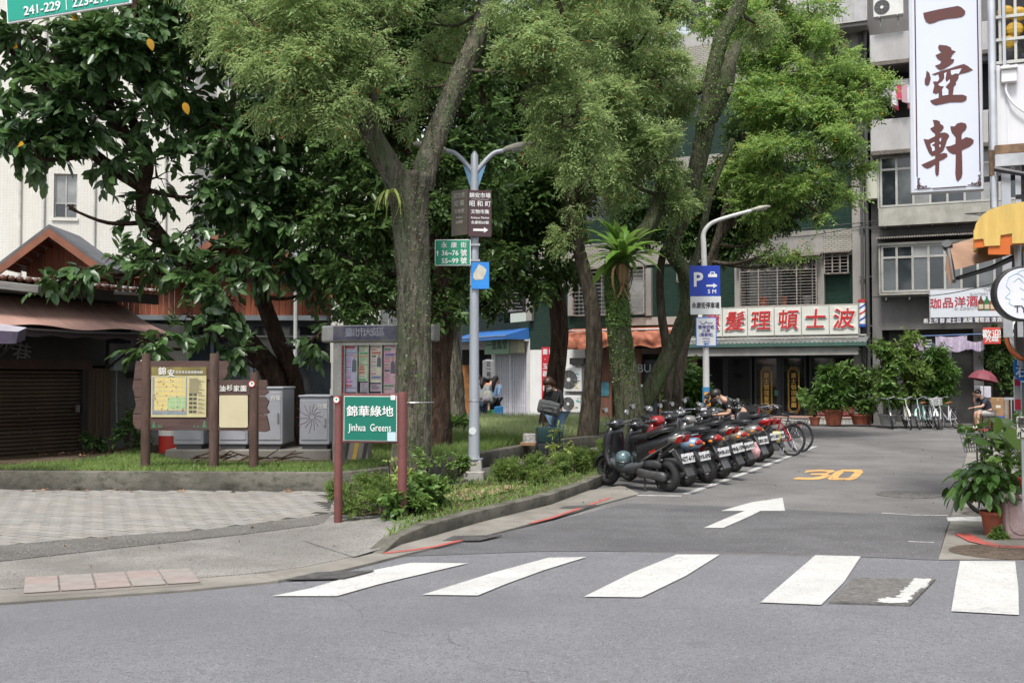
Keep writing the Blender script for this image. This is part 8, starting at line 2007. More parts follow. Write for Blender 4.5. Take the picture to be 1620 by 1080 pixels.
def scooter(label,body,tail,style,loc,rotz,plate,lean=-6,accent=None,s=1.0,helmet=False):
    """local +x is forward; the bike leans on its stand"""
    t=thing('scooter',label,'scooter',loc,rotz,'scooters parked in a row along the kerb',s); t.rotation_euler=(R(lean),0,rotz)
    rimm=plain('rim_dark',(.06,.06,.06),.4,.6) if style !='c' else plain('rim_light',(.3,.3,.31),.35,.7)
    r_=.225; wheel(t,.62,r_,r_,.05,'front_wheel',rimm); wheel(t,-.62,r_,r_,.058,'rear_wheel',rimm)
    MB().tube([(.62,.07,.225),(.52,.07,.52),(.47,.04,.62)],.02,8).tube([(.62,-.07,.225),(.52,-.07,.52),(.47,-.04,.62)],.02,8).build('fork',blk_m,t)
    fm=MB()
    v=[];
    for i in range(11):
        a=R(8+i*15);
        for y,dr in ((-.075,-.02),(-.06,.01),(0,.025),(.06,.01),(.075,-.02)): v.append((.62+(r_+.02+dr)*math.cos(a),y,r_+(r_+.02+dr)*math.sin(a)))
    fm.add(v,[(i*5+j,i*5+j+1,i*5+j+6,i*5+j+5) for i in range(10) for j in range(4)]).build('front_fender',body,t,smooth='all')
    # leg shield and front apron
    sh_=MB().loft([(.30,0,.0,.19,.02),(.33,0,.0,.205,.035),(.42,0,.02,.21,.05),(.58,0,.06,.19,.07),(.72,0,.08,.165,.07),(.84,0,.085,.13,.06),(.92,0,.08,.09,.045)],16,axis='z')
    o=MB().loft([(.29,0,.36,.17,.04),(.36,0,.42,.20,.055),(.50,0,.47,.205,.06),(.64,0,.455,.185,.07),(.78,0,.43,.16,.07),(.88,0,.40,.12,.05)],16,axis='z')
    # z along, x offset forward: swap so section centre y->x
    o.v=[(y_c,x_c,z_c) for (x_c,y_c,z_c) in o.v]; o.build('leg_shield',body,t,smooth='all')
    MB().box(.462,.474,-.12,.12,.40,.47).build('vent',blk_m,t)
    for sd in (-1,1): MB().ball((.475,.13*sd,.60),(.05,.04,.028),10,6).build('turn_signal',amber if style !='b' else clear,t)
    MB().cyl((.51,-.015,.70),(.522,-.015,.70),.035,.035,14).build('emblem',chrome,t)
    # head and handlebar
    hz=.93
    MB().loft([(.26,0,hz -.02,.05,.04),(.32,0,hz,.12,.07),(.40,0,hz,.125,.075),(.46,0,hz -.01,.09,.055)],14).build('handlebar_cover',body,t,smooth='all')
    MB().ball((.455,0,hz -.005),(.05,.095,.05),14,8).build('headlight',clear,t,smooth='all')
    MB().tube([(.24,-.33,hz+.03),(.28,-.2,hz+.03),(.33,0,hz+.01),(.28,.2,hz+.03),(.24,.33,hz+.03)],.012,8).build('handlebar',chrome,t)
    for sd in (-1,1):
        MB().tube([(.24,.33*sd,hz+.03),(.262,.22*sd,hz+.03)],.019,10).build('grip',blk_m,t)
        MB().tube([(.31,.2*sd,hz+.03),(.30,.32*sd,hz+.03)],.007,6).build('brake_lever',chrome,t)
        mr_=MB().tube([(.30,.17*sd,hz+.05),(.31,.21*sd,hz+.15),(.30,.25*sd,hz+.21)],.006,6).build('mirror',blk,t)
        MB().ball((.298,.27*sd,hz+.23),(.022,.058,.042) if style !='b' else (.018,.05,.05),12,8).build('mirror_shell',blk if style !='b' else chrome,mr_,smooth='all')
        MB().cyl((.277,.27*sd,hz+.23),(.274,.27*sd,hz+.23),.036,.036,14).build('mirror_glass',plain('mirror_glass',(.8,.8,.8),.04,1.0),mr_)
    # floorboard and under-cowl
    MB().loft([(-.12,0,.29,.15,.06),(.0,0,.27,.155,.045),(.2,0,.27,.16,.045),(.36,0,.31,.155,.06)],14,p=4).build('floorboard',blk_m,t,smooth='all')
    MB().loft([(-.3,0,.40,.16,.05),(-.1,0,.34,.17,.07),(.15,0,.30,.175,.06),(.38,0,.36,.165,.07),(.46,0,.45,.14,.05)],14,p=3.5).build('lower_cowl',grey_cowl,t,smooth='all')
    # body under the seat
    up=.06 if style=='a' else 0.0
    MB().loft([(-.06,0,.46,.13,.20),(-.2,0,.50,.165,.20),(-.4,0,.56+up*.4,.17,.16),(-.6,0,.62+up,.15,.12),(-.78,0,.67+up*1.3,.11,.085),(-.93,0,.71+up*1.6,.05,.045)],16,p=2.6).build('body_panel',body,t,smooth='all')
    if style=='a':
        for sd in (-1,1): MB().prism([(-.2,.42),(-.42,.50),(-.75,.66),(-.92,.74),(-.60,.60),(-.3,.46)],.160*sd,.172*sd).build('side_trim',tail,t,bevel=.002)
    sz=.77
    MB().loft([(.02,0,sz -.08,.10,.02),(-.04,0,sz -.03,.135,.045),(-.2,0,sz -.01,.145,.05),(-.36,0,sz,.13,.045),(-.40,0,sz+.035,.13,.055),(-.6,0,sz+.05+up*.6,.12,.05),(-.74,0,sz+.06+up,.07,.03)],16,p=2.8).build('seat',seatm,t,smooth='all')
    gr_=MB()
    for sd in (-1,1): gr_.tube([(-.45,.13*sd,sz -.0),(-.7,.14*sd,sz+.03+up),(-.86,.08*sd,sz+.05+up)],.011,6)
    gr_.tube([(-.86,-.08,sz+.05+up),(-.86,.08,sz+.05+up)],.011,6).build('grab_rail',chrome if style=='b' else blk,t)
    # tail lamp and tail cowl
    if style=='a':
        MB().loft([(-.78,0,.745,.115,.07),(-.9,0,.775,.085,.05),(-.99,0,.80,.03,.02)],12).build('tail_cowl',tail,t,smooth='all')
        for sd in (-1,1): MB().prism([(-.88,.70),(-.985,.715),(-1.01,.82),(-.955,.80)],.03*sd,.105*sd).build('tail_light',redlens,t,bevel=.012)
    else:
        MB().loft([(-.7,0,.66,.155,.11),(-.86,0,.68,.13,.09),(-.95,0,.69,.07,.05)],14).build('tail_cowl',tail,t,smooth='all')
        MB().ball((-.94,0,.70),(.04,.09,.045),12,8).build('tail_light',redlens,t,smooth='all')
        for sd in (-1,1): MB().ball((-.90,.13*sd,.67),(.04,.03,.025),8,6).build('turn_signal',amber,t)
    # rear fender, plate
    MB().prism([(-.78,.60),(-.86,.62),(-1.02,.40),(-1.10,.26),(-1.06,.24),(-.96,.38),(-.80,.54)],-.07,.07).build('rear_fender',blk_m if style !='c' else eng,t,bevel=.01)
    pm_=Matrix.Translation((-1.035,0,.50)) @ Matrix.Rotation(R(-90),4,'Z') @ Matrix.Rotation(R(-14),4,'X')
    po=MB().box(-.12,.12,-.006,.0,-.068,.068).build('number_plate',plate_w,t,M=pm_,bevel=.003)
    lettering(plate,.082,plain('plate_ink',(.02,.02,.03),.5),po,0,-.009,-.008,bold=.03,sx=.82)
    for q in (-.06,.06): MB().cyl((q,-.01,.062),(q,-.005,.062),.008,.008,6).build('bolt',chrome,po)
    # engine, transmission case, air box, muffler, stand
    MB().loft([(-.12,.10,.27,.04,.05),(-.2,.12,.26,.05,.075),(-.36,.125,.25,.045,.06),(-.56,.12,.235,.045,.065),(-.66,.12,.225,.04,.07),(-.71,.115,.22,.02,.03)],14,p=3).build('transmission_case',eng,t,smooth='all')
    MB().loft([(-.26,.11,.38,.04,.04),(-.36,.12,.40,.045,.055),(-.55,.12,.40,.045,.06),(-.62,.11,.38,.02,.03)],12,p=3).build('air_box',blk_m,t,smooth='all')
    MB().loft([(-.2,-.12,.24,.03,.03),(-.4,-.14,.26,.05,.055),(-.78,-.15,.33,.055,.065),(-.88,-.15,.35,.03,.03)],12).build('muffler',eng if style !='c' else chrome,t,smooth='all')
    MB().cyl((-.15,0,.3),(-.4,0,.3),.09,.09,12).build('engine',eng,t)
    sp2=MB().tube([(-.52,.10,.30),(-.64,.11,.62)],.02,8)
    for k in range(7): sp2.torus((-.53 -.013*k,.105,.34+.034*k),.028,.006,10,4,axis='z')
    sp2.build('shock_absorber',chrome if style=='c' else redlens if False else eng,t)
    MB().tube([(-.24,.08,.24),(-.28,.13,.015),(-.34,.14,.012)],.012,6).tube([(-.24,-.08,.24),(-.28,-.13,.015),(-.34,-.14,.012)],.012,6).build('stand',blk_m,t)
    if helmet:
        hm=MB().loft([(-.12,0,0,.05,.05),(-.1,0,0,.09,.09),(-.04,0,0,.12,.12),(.04,0,0,.12,.12),(.09,0,0,.085,.085),(.115,0,0,.03,.03)],18,p=2,axis='z')
        ho=thing('helmet','glossy blue grey open face helmet on the floorboard of the first scooter','helmet',Vector(loc)+Matrix.Rotation(rotz,3,'Z') @ Vector((.16,.14,.43)))
        hm.build('shell',plain('helmet_teal',(.10,.16,.17),.15,.3,coat=.8),ho,smooth='all'); MB().torus((0,0,-.05),.115,.012,24,6,axis='z').build('trim',blk,ho)
    if accent:
        for sd in (-1,1): lettering(accent[0],.06,accent[1],t,0,0,0,bold=.02,M=Matrix.Translation((-.5,.158*sd,.58)) @ Matrix.Rotation(0 if sd<0 else math.pi,4,'Z') @ Matrix.Rotation(R(-18 if sd>0 else 18),4,'Y'),shear=.3)
    return t
def pc(name,c,r_=.3,me=0.0): return plain(name,c,r_,me,coat=.6,dirt=.15)
black_p,blue_p,silver_p,dred_p=pc('paint_black',(.013,.013,.015)),pc('paint_lightblue',(.22,.33,.46),.3,.2),pc('paint_silver',(.32,.31,.29),.3,.5),pc('paint_red',(.35,.012,.015))
champ_p,grey_p=pc('paint_champagne',(.34,.28,.22),.3,.4),pc('paint_grey',(.10,.10,.11),.3,.4)
red_l=plain('decal_red',(.55,.02,.02),.4)
rows=[((1058,778),black_p,silver_p,'a','NZT-6172','nearest black scooter with a helmet on its floorboard and red script on its side',('Swish',red_l),True,127,-5),
        ((1088,770),black_p,blue_p,'b','EVX-0703','scooter with light blue rounded tail, second in the row',('Cuxi',wch),False,126,-5),
        ((1118,764),dred_p,black_p,'c','MWR-0105','dark red fronted scooter just behind the light blue tailed one',None,False,128,-6),
        ((1140,757),black_p,silver_p,'a','MNJ-1590','scooter with silver tail and tall red tail lamps, fourth in the row',None,False,121,-8),
        ((1164,747),silver_p,champ_p,'b','693-MTX','silver scooter with champagne tail, fifth in the row',None,False,126,-7),
        ((1184,738),black_p,silver_p,'c','GBX-2815','black scooter with bags tied at its back, sixth in the row',None,False,128,-5),
        ((1199,731),grey_p,dred_p,'a','MTT-3077','grey scooter with dark red tail trim, seventh in the row',None,False,126,-5),
        ((1213,725),black_p,dred_p,'a','727-EKM','last black scooter with a red tail beside the bicycles',None,False,128,-5)]
for ki,(px,bd_,tl_,st,pl_,lb,ac_,he,rot,ln) in enumerate(rows):
    g_=gnd(*px); a=R(rot+(0,3,-3,4,1,-4,2,-2)[ki]); loc=Vector((g_.x+.62*math.cos(a),g_.y+.62*math.sin(a),.004))
    scooter(lb,bd_,tl_,st,loc,a,pl_,ln,ac_,(1.0,.95,1.0,1.03,.94,.99,1.02,.97)[ki],he)
# front row beyond: scooters parked nose to nose on the far side show only mirrors; two more tucked behind
for (x,y,Y,lb) in ((1095,700,22.5,'dark scooter tucked behind the row under the leaning trunk'),(1060,712,20.6,'dark scooter with a chrome mirror half hidden behind the second scooter')):
    q=at(x,640,Y); scooter(lb,black_p,grey_p,'c',(q.x,Y,.03),R(-60),'XZ-103',5)
# plastic bag on the tail
p=at(1195,712,18.3); bg_=thing('plastic_bag','pale pink crumpled plastic bag hanging behind a champagne scooter','bag',p)
MB().loft([(-.14,0,0,.02,.015),(-.1,0,0,.07,.04),(0,.01,0,.08,.05),(.08,0,0,.04,.03),(.14,0,0,.015,.01)],10,axis='z').build('bag',mat('bag_pink',(.55,.32,.33),.5,var=.5,vs_=12),bg_,smooth='all')
def bicycle(label,loc,rotz,frame,basket=True,lean=8,s=1.0,fender=None,tyre_c=None,rack=True,group='bicycles parked by the shrubs',saddle=None):
    t=thing('bicycle',label,'bicycle',loc,rotz,group,s); t.rotation_euler=(R(lean),0,rotz)
    r_=.33
    for x,nm in ((.53,'front_wheel'),(-.53,'rear_wheel')):
        o=MB().torus((x,0,r_),r_ -.02,.02,32,8).build(nm,tyre_c or tyre,t,smooth='all')
        sp2=MB().torus((x,0,r_),r_ -.05,.009,32,5).cyl((x,-.04,r_),(x,.04,r_),.02,.02,8)
        for k in range(14): a=k*math.pi/7+.1; sp2.tube([(x,.012*(-1)**k,r_),(x+(r_ -.05)*math.cos(a),0,r_+(r_ -.05)*math.sin(a))],.0022,4,False)
        sp2.build('rim',chrome,o)
        fd=MB(); v=[]
        for i in range(9):
            a=R((20 if x>0 else -5)+i*16); v+=[(x+(r_+.02)*math.cos(a),-.03,r_+(r_+.02)*math.sin(a)),(x+(r_+.03)*math.cos(a),0,r_+(r_+.03)*math.sin(a)),(x+(r_+.02)*math.cos(a),.03,r_+(r_+.02)*math.sin(a))]
        fd.add(v,[(i*3+j,i*3+j+1,i*3+j+4,i*3+j+3) for i in range(8) for j in range(2)]).build('fender',fender or frame,t,smooth='all')
    f=MB(); f.tube([(.53,.05,r_),(.42,.03,.68),(.39,0,.80),(.36,0,.98)],.014,8).tube([(.53,-.05,r_),(.42,-.03,.68)],.012,8)
    f.tube(catmull([(.41,0,.72),(.15,0,.45),(-.08,0,.30)],4),.019,8).tube([(.42,0,.62),(.0,0,.32)],.016,8).tube([(-.08,0,.30),(-.22,0,.78)],.015,8)
    for sd in (-1,1): f.tube([(-.53,.05*sd,r_),(-.08,.03*sd,.30)],.010,6).tube([(-.53,.05*sd,r_),(-.2,.02*sd,.70)],.009,6)
    f.build('frame',frame,t,smooth=True)
    MB().loft([(-.34,0,.84,.10,.03),(-.26,0,.85,.09,.03),(-.14,0,.84,.04,.022),(-.06,0,.83,.025,.018)],12).build('saddle',saddle or seatm,t,smooth='all')
    MB().tube([(.22,-.28,1.0),(.33,-.2,1.03),(.37,-.05,.99),(.37,.05,.99),(.33,.2,1.03),(.22,.28,1.0)],.011,8).build('handlebar',chrome,t)
    for sd in (-1,1): MB().tube([(.16,.285*sd,.99),(.25,.27*sd,1.005)],.016,8).build('grip',blk_m,t); MB().tube([(.3,.2*sd,1.0),(.2,.22*sd,.96)],.005,5).build('brake_lever',chrome,t)
    MB().torus((-.08,0,.30),.085,.008,20,5).build('chainring',eng,t); MB().tube([(-.08,.06,.30),(-.05,.09,.14)],.009,6).tube([(-.08,-.06,.30),(-.11,-.09,.46)],.009,6).box(-.1,0,.08,.17,.125,.145).box(-.16,-.06,-.17,-.08,.45,.47).build('crank',chrome,t)
    if rack: MB().box(-.72,-.28,-.06,.06,.71,.72).tube([(-.68,.05,.71),(-.53,.05,r_)],.006,5).tube([(-.68,-.05,.71),(-.53,-.05,r_)],.006,5).build('rack',blk_m,t)
    if basket:
        b=MB(); x0,x1,w_,z0,z1=.44,.72,.15,.78,1.0
        for k in range(7):
            q=-w_+2*w_*k/6; b.tube([(x0,q*.85,z0),(x0,q,z1)],.004,4).tube([(x1 -.04,q*.85,z0),(x1,q,z1)],.004,4).tube([(x0,q*.85,z0),(x1 -.04,q*.85,z0)],.004,4)
            x_=x0+(x1 -x0)*k/6
            for sd in (-1,1): b.tube([(x_ -.04*k/6,w_*.85*sd,z0),(x_,w_*sd,z1)],.004,4)
        for k in range(5):
            z=z0+(z1 -z0)*k/4; e=w_*(.85+.15*k/4); X=x1 -.04*(1 -k/4); b.tube([(x0,-e,z),(X,-e,z),(X,e,z),(x0,e,z),(x0,-e,z)],.005+(.003 if k==4 else 0),4)
        b.build('basket',basket if not isinstance(basket,bool) else plain('basket_wire',(.5,.5,.5),.4,.4),t)
    MB().tube([(-.4,.04,.33),(-.42,.16,.02)],.009,6).build('kickstand',chrome,t)
    return t
mint,cream_f,white_f,dark_f=pc('frame_mint',(.32,.50,.46)),pc('frame_cream',(.55,.55,.48)),pc('frame_white',(.55,.56,.58)),pc('frame_dark',(.04,.04,.045))
for (x,Y,rot,fr,lb,bk,sd) in ((1412,34.2,250,dark_f,'small dark folding bicycle at the left end of the parked bicycles',False,None),(1436,34,258,cream_f,'cream framed bicycle seen end on, second from the left',False,None),
                            (1462,34,235,mint,'mint green bicycle with a dark saddle between two white ones',False,mat('saddle_brown',(.25,.09,.03),.6)),(1477,34.1,260,white_f,'white bicycle seen end on beside the mint one',False,None),(1500,33.8,222,white_f,'pale bicycle with white front basket nearest the seated man',plain('basket_white',(.6,.6,.6),.5),mat('saddle_brown',(.25,.09,.03),.6))):
    q=at(x,600,Y); bicycle(lb,(q.x,Y,.0),R(rot),fr,bk if bk else False,8,.98,saddle=sd)
q=gnd(1236,722); bicycle('bicycle with bright red rear fender and black basket beside the last scooter',(q.x -.1,q.y+.5,0),R(128),pc('frame_red',(.4,.02,.02)),plain('basket_black',(.03,.03,.03),.5),6,1,group='bicycles at the end of the scooter row')
q=gnd(1252,716); bicycle('dark bicycle at the far end of the scooter row',(q.x -.15,q.y+.5,0),R(132),dark_f,plain('basket_black',(.03,.03,.03),.5),5,1,group='bicycles at the end of the scooter row')
p=at(1228,690,21.2); t=thing('yellow_bag','small yellow bag hanging at the back of the red bicycle','bag',p); MB().loft([(-.12,0,0,.07,.05),(0,0,0,.1,.06),(.1,0,0,.06,.04)],10,axis='z').build('bag',plain('bag_yellow',(.55,.5,.14),.6),t,smooth='all')
q=at(1565,700,13.6); bicycle('silver bicycle with wire basket among the leaves at the right edge',(6.02,12.85,0),R(198),chrome,plain('basket_dark',(.14,.14,.15),.5,.3),4,.95,group=None)
# ================================================================== people
skin=mat('skin',(.50,.30,.21),.55,var=.06,vs_=8); hair_d=mat('hair_dark',(.015,.011,.010),.45,var=.4,vs_=20,stretch=(4,4,.5)); hair_b=mat('hair_brown',(.05,.018,.010),.45,var=.4,vs_=20,stretch=(4,4,.5))
_skin_jobs=[]
def skinned(name,verts,edges,rads,m,par,sub=2,root=0):
    me=bpy.data.meshes.new(name); me.from_pydata([tuple(v) for v in verts],edges,[]); me.materials.append(m)
    o=link(name,me,par); md=o.modifiers.new('skin','SKIN'); md.use_smooth_shade=True
    for i,r_ in enumerate(rads):
        sv=me.skin_vertices[0].data[i]; sv.radius=r_ if isinstance(r_,tuple) else (r_,r_); sv.use_root=(i==root)
    s=o.modifiers.new('sub','SUBSURF'); s.levels=s.render_levels=sub; _skin_jobs.append(o); return o
def chain(pts,rr,k=None): return pts,[(i,i+1) for i in range(len(pts) -1)],rr
def hand(par,wrist,direction,side,m,curl=.5,s=1.0):
    """palm and five bent fingers, each its own chain rooted in the palm"""
    w_=Vector(wrist); d=Vector(direction).normalized(); sd=Vector(side); sd=(sd -d*sd.dot(d)).normalized(); n=d.cross(sd)
    V=[w_,w_+d*.045*s,w_+d*.085*s]; E=[(0,1),(1,2)]; Rr=[(.022*s,.016*s),(.036*s,.014*s),(.036*s,.013*s)]
    for k,(off,L) in enumerate(((-.03,.062),(-.01,.072),(.01,.068),(.029,.052))):
        b=len(V); p0=w_+d*.088*s+sd*off*s; V+=[p0,p0+(d*math.cos(curl*.5) -n*math.sin(curl*.5))*L*.5*s]; p1=V[-1]; V.append(p1+(d*math.cos(curl*1.5) -n*math.sin(curl*1.5))*L*.5*s)
        E+=[(2,b),(b,b+1),(b+1,b+2)]; Rr+=[.0095*s,.0085*s,.007*s]
    b=len(V); V+=[w_+d*.03*s -sd*.035*s,w_+d*.065*s -sd*.055*s -n*.01,w_+d*.09*s -sd*.05*s -n*.02]; E+=[(1,b),(b,b+1),(b+1,b+2)]; Rr+=[.012*s,.010*s,.008*s]
    return skinned('hand',V,E,Rr,m,par,1)
def person(label,loc,rotz,J,top,bottom,shoes,hair,sleeve=1.0,legw=1.0,hairkind='short',mask=False,legcut=1.0,cap=None,hz=None,category='person',group=None,sock=None,hairm=None,hands=True,dress=None):
    """J: joint positions in metres (x right of the figure's own left-right axis, +x is where it faces)"""
    t=thing('person',label,category,loc,rotz,group)
    g={k: Vector(v) for k,v in J.items()}
    # ---- one continuous body
    names=['pelvis','waist','chest','neck','skull']
    V=[g[n] for n in names]; V.insert(4,g['neck'].lerp(g['skull'],.45)); E=[(0,1),(1,2),(2,3),(3,4),(4,5)]
    Rr=[(.12,.15),(.105,.125),(.115,.155),.055,.055,(.085,.075)]
    V.append(g['skull']+(g['skull'] -g['neck']).normalized()*.09); E.append((5,6)); Rr.append((.07,.065))
    for s_ in ('l','r'):
        b=len(V); V+=[g['shoulder_' +s_],g['elbow_' +s_],g['wrist_' +s_]]; E+=[(2,b),(b,b+1),(b+1,b+2)]; Rr+=[.06,.042,.026]
        b=len(V); V+=[g['hip_' +s_],g['knee_' +s_],g['ankle_' +s_],g['toe_' +s_]]; E+=[(0,b),(b,b+1),(b+1,b+2),(b+2,b+3)]; Rr+=[.085,.057,.038,.03]
    skinned('body',V,E,Rr,skin,t)
    # ---- clothes as slightly larger skins
    def arm_to(s_,f):
        S,E_,W_=g['shoulder_' +s_],g['elbow_' +s_],g['wrist_' +s_]; L=f*2
        pts=[S]; rr=[.072]
        if L<=1: pts.append(S.lerp(E_,L)); rr.append(.062)
        else: pts+=[E_,E_.lerp(W_,min(L -1,.95))]; rr+=[.055,.043]
        return pts,rr
    V=[g['pelvis']+Vector((0,0,0)),g['waist'],g['chest'],g['neck'].lerp(g['chest'],.25)]; E=[(0,1),(1,2),(2,3)]; Rr=[(.135,.165),(.125,.145),(.13,.17),.085]
    for s_ in ('l','r'):
        pts,rr=arm_to(s_,sleeve); b=len(V); V+=pts; E+=[(2,b)]+[(b+i,b+i+1) for i in range(len(pts) -1)]; Rr+=rr
    skinned('top',V,E,Rr,top,t)
    V=[g['pelvis']+Vector((0,0,.03))]; E=[]; Rr=[(.155,.185)]
    for s_ in ('l','r'):
        H,K,A=g['hip_' +s_],g['knee_' +s_],g['ankle_' +s_]; b=len(V); V+=[H,K]; E+=[(0,b),(b,b+1)]; Rr+=[.112*legw,.076*legw]
        if legcut>.5: V.append(K.lerp(A,(legcut -.5)*2*.93)); E.append((b+1,b+2)); Rr.append(.055*legw)
        else: V[-1]=H.lerp(K,legcut*2); Rr[-1]=.09*legw
    skinned('trousers',V,E,Rr,bottom,t)
    for s_ in ('l','r'):
        A,T=g['ankle_' +s_],g['toe_' +s_]; hl=A+(A -T).normalized()*.04; hl.z=T.z
        skinned('shoe',[hl,A.lerp(T,.3),T],[(0,1),(1,2)],[(.036,.04),(.042,.045),(.035,.03)],shoes,t,1)
        if sock: skinned('sock',[A,A+(g['knee_' +s_] -A)*.18],[(0,1)],[.044,.044],sock,t,1)
        d=(g['wrist_' +s_] -g['elbow_' +s_]).normalized()
        if hands: hand(t,g['wrist_' +s_],d,(0,1,0) if abs(d.y)<.8 else (0,0,1),skin)
    # ---- head: face, ears, hair; 'look' gives the facing direction
    S=g['skull']; up=(S -g['neck']).normalized(); fw=g.get('look',Vector((1,0,0))); fw=(fw -up*fw.dot(up)).normalized(); lf=up.cross(fw)
    HM=Matrix(((fw.x,lf.x,up.x,S.x),(fw.y,lf.y,up.y,S.y),(fw.z,lf.z,up.z,S.z),(0,0,0,1)))
    MB().ball((.005,0,.04),(.098,.078,.112),18,14).build('face',skin,t,M=HM,smooth='all')
    MB().prism([(.095,.055),(.122,.015),(.095,.008)],-.013,.013).build('nose',skin,t,M=HM,bevel=.004)
    for q in (-1,1):
        MB().ball((.0,.08*q,.03),(.022,.012,.03),8,6).build('ear',skin,t,M=HM); MB().ball((.094,.032*q,.045),(.008,.014,.007),8,6).build('eye',hair_d,t,M=HM)
        MB().cbox((.096,.032*q,.066),(.006,.034,.006)).build('eyebrow',hair_d,t,M=HM)
    MB().cbox((.092,0,-.022),(.012,.042,.009)).build('mouth',mat('lips',(.35,.10,.09),.5),t,M=HM,bevel=.003)
    hm_=hairm or hair_d
    if hairkind=='short': MB().loft([(-.03,-.0,0,.05,.04),(.0,-.02,0,.085,.08),(.05,-.018,0,.108,.09),(.1,-.01,0,.107,.088),(.14,-.005,0,.08,.07),(.165,-.005,0,.03,.03)],18,p=2.1,axis='z').build('hair',hm_,t,M=HM @ Matrix.Translation((-.018,0,0)),smooth='all')
    if hairkind=='bob': MB().loft([(-.09,-.045,0,.05,.07),(-.04,-.03,0,.085,.098),(.03,-.02,0,.1,.102),(.1,-.008,0,.115,.1),(.145,-.005,0,.09,.08),(.175,-.005,0,.03,.03)],18,p=2.1,axis='z').build('hair',hm_,t,M=HM @ Matrix.Translation((-.012,0,0)),smooth='all')
    if hairkind=='long':
        MB().loft([(.0,-.02,0,.09,.09),(.05,-.018,0,.108,.094),(.1,-.01,0,.108,.09),(.14,-.005,0,.08,.07),(.165,-.005,0,.03,.03)],18,p=2.1,axis='z').build('hair',hm_,t,M=HM @ Matrix.Translation((-.018,0,0)),smooth='all')
        mb=MB(); c=HM @ Vector((-.07,0,.04)); hz_=hz or -.42
        dn=Vector((0,0,1)); q=[c,c+Vector((-.06*(HM.col[0][0]),0,-.12)),c+Vector((-.09*HM.col[0][0],0,hz_*.6)),c+Vector((-.05*HM.col[0][0],0,hz_))]
        if 'hairfall' in g: q=[c,c.lerp(c+g['hairfall'],.35) ,c.lerp(c+g['hairfall'],.7),c+g['hairfall']]
        mb.tube(catmull(q,4),lerpn([.085,.09,.075,.03],4),12,flat=.8).build('hair_length',hm_,t,smooth='all')
    if cap: MB().loft([(.04,0,0,.112,.096),(.1,0,0,.108,.094),(.15,0,0,.07,.06),(.168,0,0,.02,.02)],18,p=2,axis='z').build('cap_crown',cap,t,M=HM,smooth='all').data;
    if cap: MB().cbox((.12,0,.06),(.11,.13,.012)).build('cap_brim',cap,t,M=HM,bevel=.004)
    if mask: MB().loft([(.045,0,-.02,.066,.03),(.09,0,-.015,.05,.045),(.118,0,-.01,.02,.03)],12,axis='x').build('face_mask',plain('mask_white',(.62,.64,.66),.8),t,M=HM,smooth='all')
    t['hm']=0; del t['hm']
    return t,g
def stand(h=1.6,lean=0.0,stride=.1,sw=.12):
    k=h/1.6
    J=dict(pelvis=(0,0,.86),waist=(.01+lean*.2,0,1.0),chest=(.01+lean*.5,0,1.2),neck=(.02+lean*.8,0,1.36),skull=(.04+lean,0,1.46),look=(1,0,-.1))
    for s_,q in (('l',1),('r',-1)):
        J['shoulder_' +s_]=(lean*.6,.165*q,1.29); J['elbow_' +s_]=(-.02+sw*q*.5,.21*q,1.04); J['wrist_' +s_]=(.06+sw*q,.2*q,.82)
        J['hip_' +s_]=(0,.085*q,.82); J['knee_' +s_]=(.03 -stride*q*.5,.09*q,.45); J['ankle_' +s_]=(-.02 -stride*q,.09*q,.08); J['toe_' +s_]=(.11 -stride*q,.1*q,.03)
    return {a: (tuple(c*k for c in b) if a !='look' else b) for a,b in J.items()}
def cloth_m(n,c,**k): return mat(n,c,.85,var=.15,vs_=6,bump=.2,bs=25,**k)
denim=cloth_m('denim_light',(.13,.22,.33)); denim_d=cloth_m('denim_dark',(.05,.075,.12)); blk_c=cloth_m('cloth_black',(.012,.012,.014)); grey_c=cloth_m('cloth_grey',(.32,.33,.34))
# --- woman with the suitcase: faces left, head bent over the bag she holds
pw=at(881,700,21.6)
J=stand(1.6,.10,.03); J['neck']=(.09,0,1.35); J['skull']=(.19,0,1.44); J['look']=(.75,.1,-.65)
J['elbow_l']=(.06,.22,1.05); J['wrist_l']=(.34,.12,.94); J['elbow_r']=(-.10,-.26,1.08); J['wrist_r']=(.16,-.16,1.06)
t,g=person('woman in black top, light jeans and face mask looking into a grey bag',(pw.x,21.75,.02),R(222),J,blk_c,denim,plain('shoe_white',(.55,.55,.55),.6),None,1.0,1.15,'bob',True,hairm=hair_b)
bagt=thing('duffel_bag','dark grey duffel bag held in front of the woman with the suitcase','bag',Vector((at(868,642,21.35).x,21.36,1.02)),R(8),None,.78)
bm=mat('bag_grey',(.07,.075,.075),.8,var=.2,vs_=9,bump=.2,bs=40)
MB().loft([(-.27,0,0,.08,.13),(-.24,0,0,.11,.17),(.0,0,0,.13,.185),(.24,0,-.02,.12,.18),(.28,0,-.02,.08,.13)],16,p=4).build('body',bm,bagt,M=Matrix.Rotation(R(12),4,'Y'),smooth=True)
MB().box(-.2,.2,-.15,-.12,-.12,.05).build('front_pocket',mat('bag_grey_b',(.10,.105,.10),.8,var=.2,vs_=9),bagt,M=Matrix.Rotation(R(12),4,'Y'),bevel=.02)
for z in (-.03,.07): MB().box(-.24,.24,-.155,-.15,z,z+.012).build('zip',blk_c,bagt,M=Matrix.Rotation(R(12),4,'Y'))
MB().tube(catmull([(.2,0,.14),(.28,.1,.35),(.24,.2,.5)],4),.02,6).tube([(-.15,-.02,.17),(-.08,-.06,.24),(.05,-.06,.24),(.1,-.02,.17)],.014,6).build('strap',blk_c,bagt)
pc_=at(869,722,20.9)
sc2=thing('suitcase','two tone dark green and black trolley suitcase standing on the path','suitcase',(pc_.x,20.95,.02),R(10))
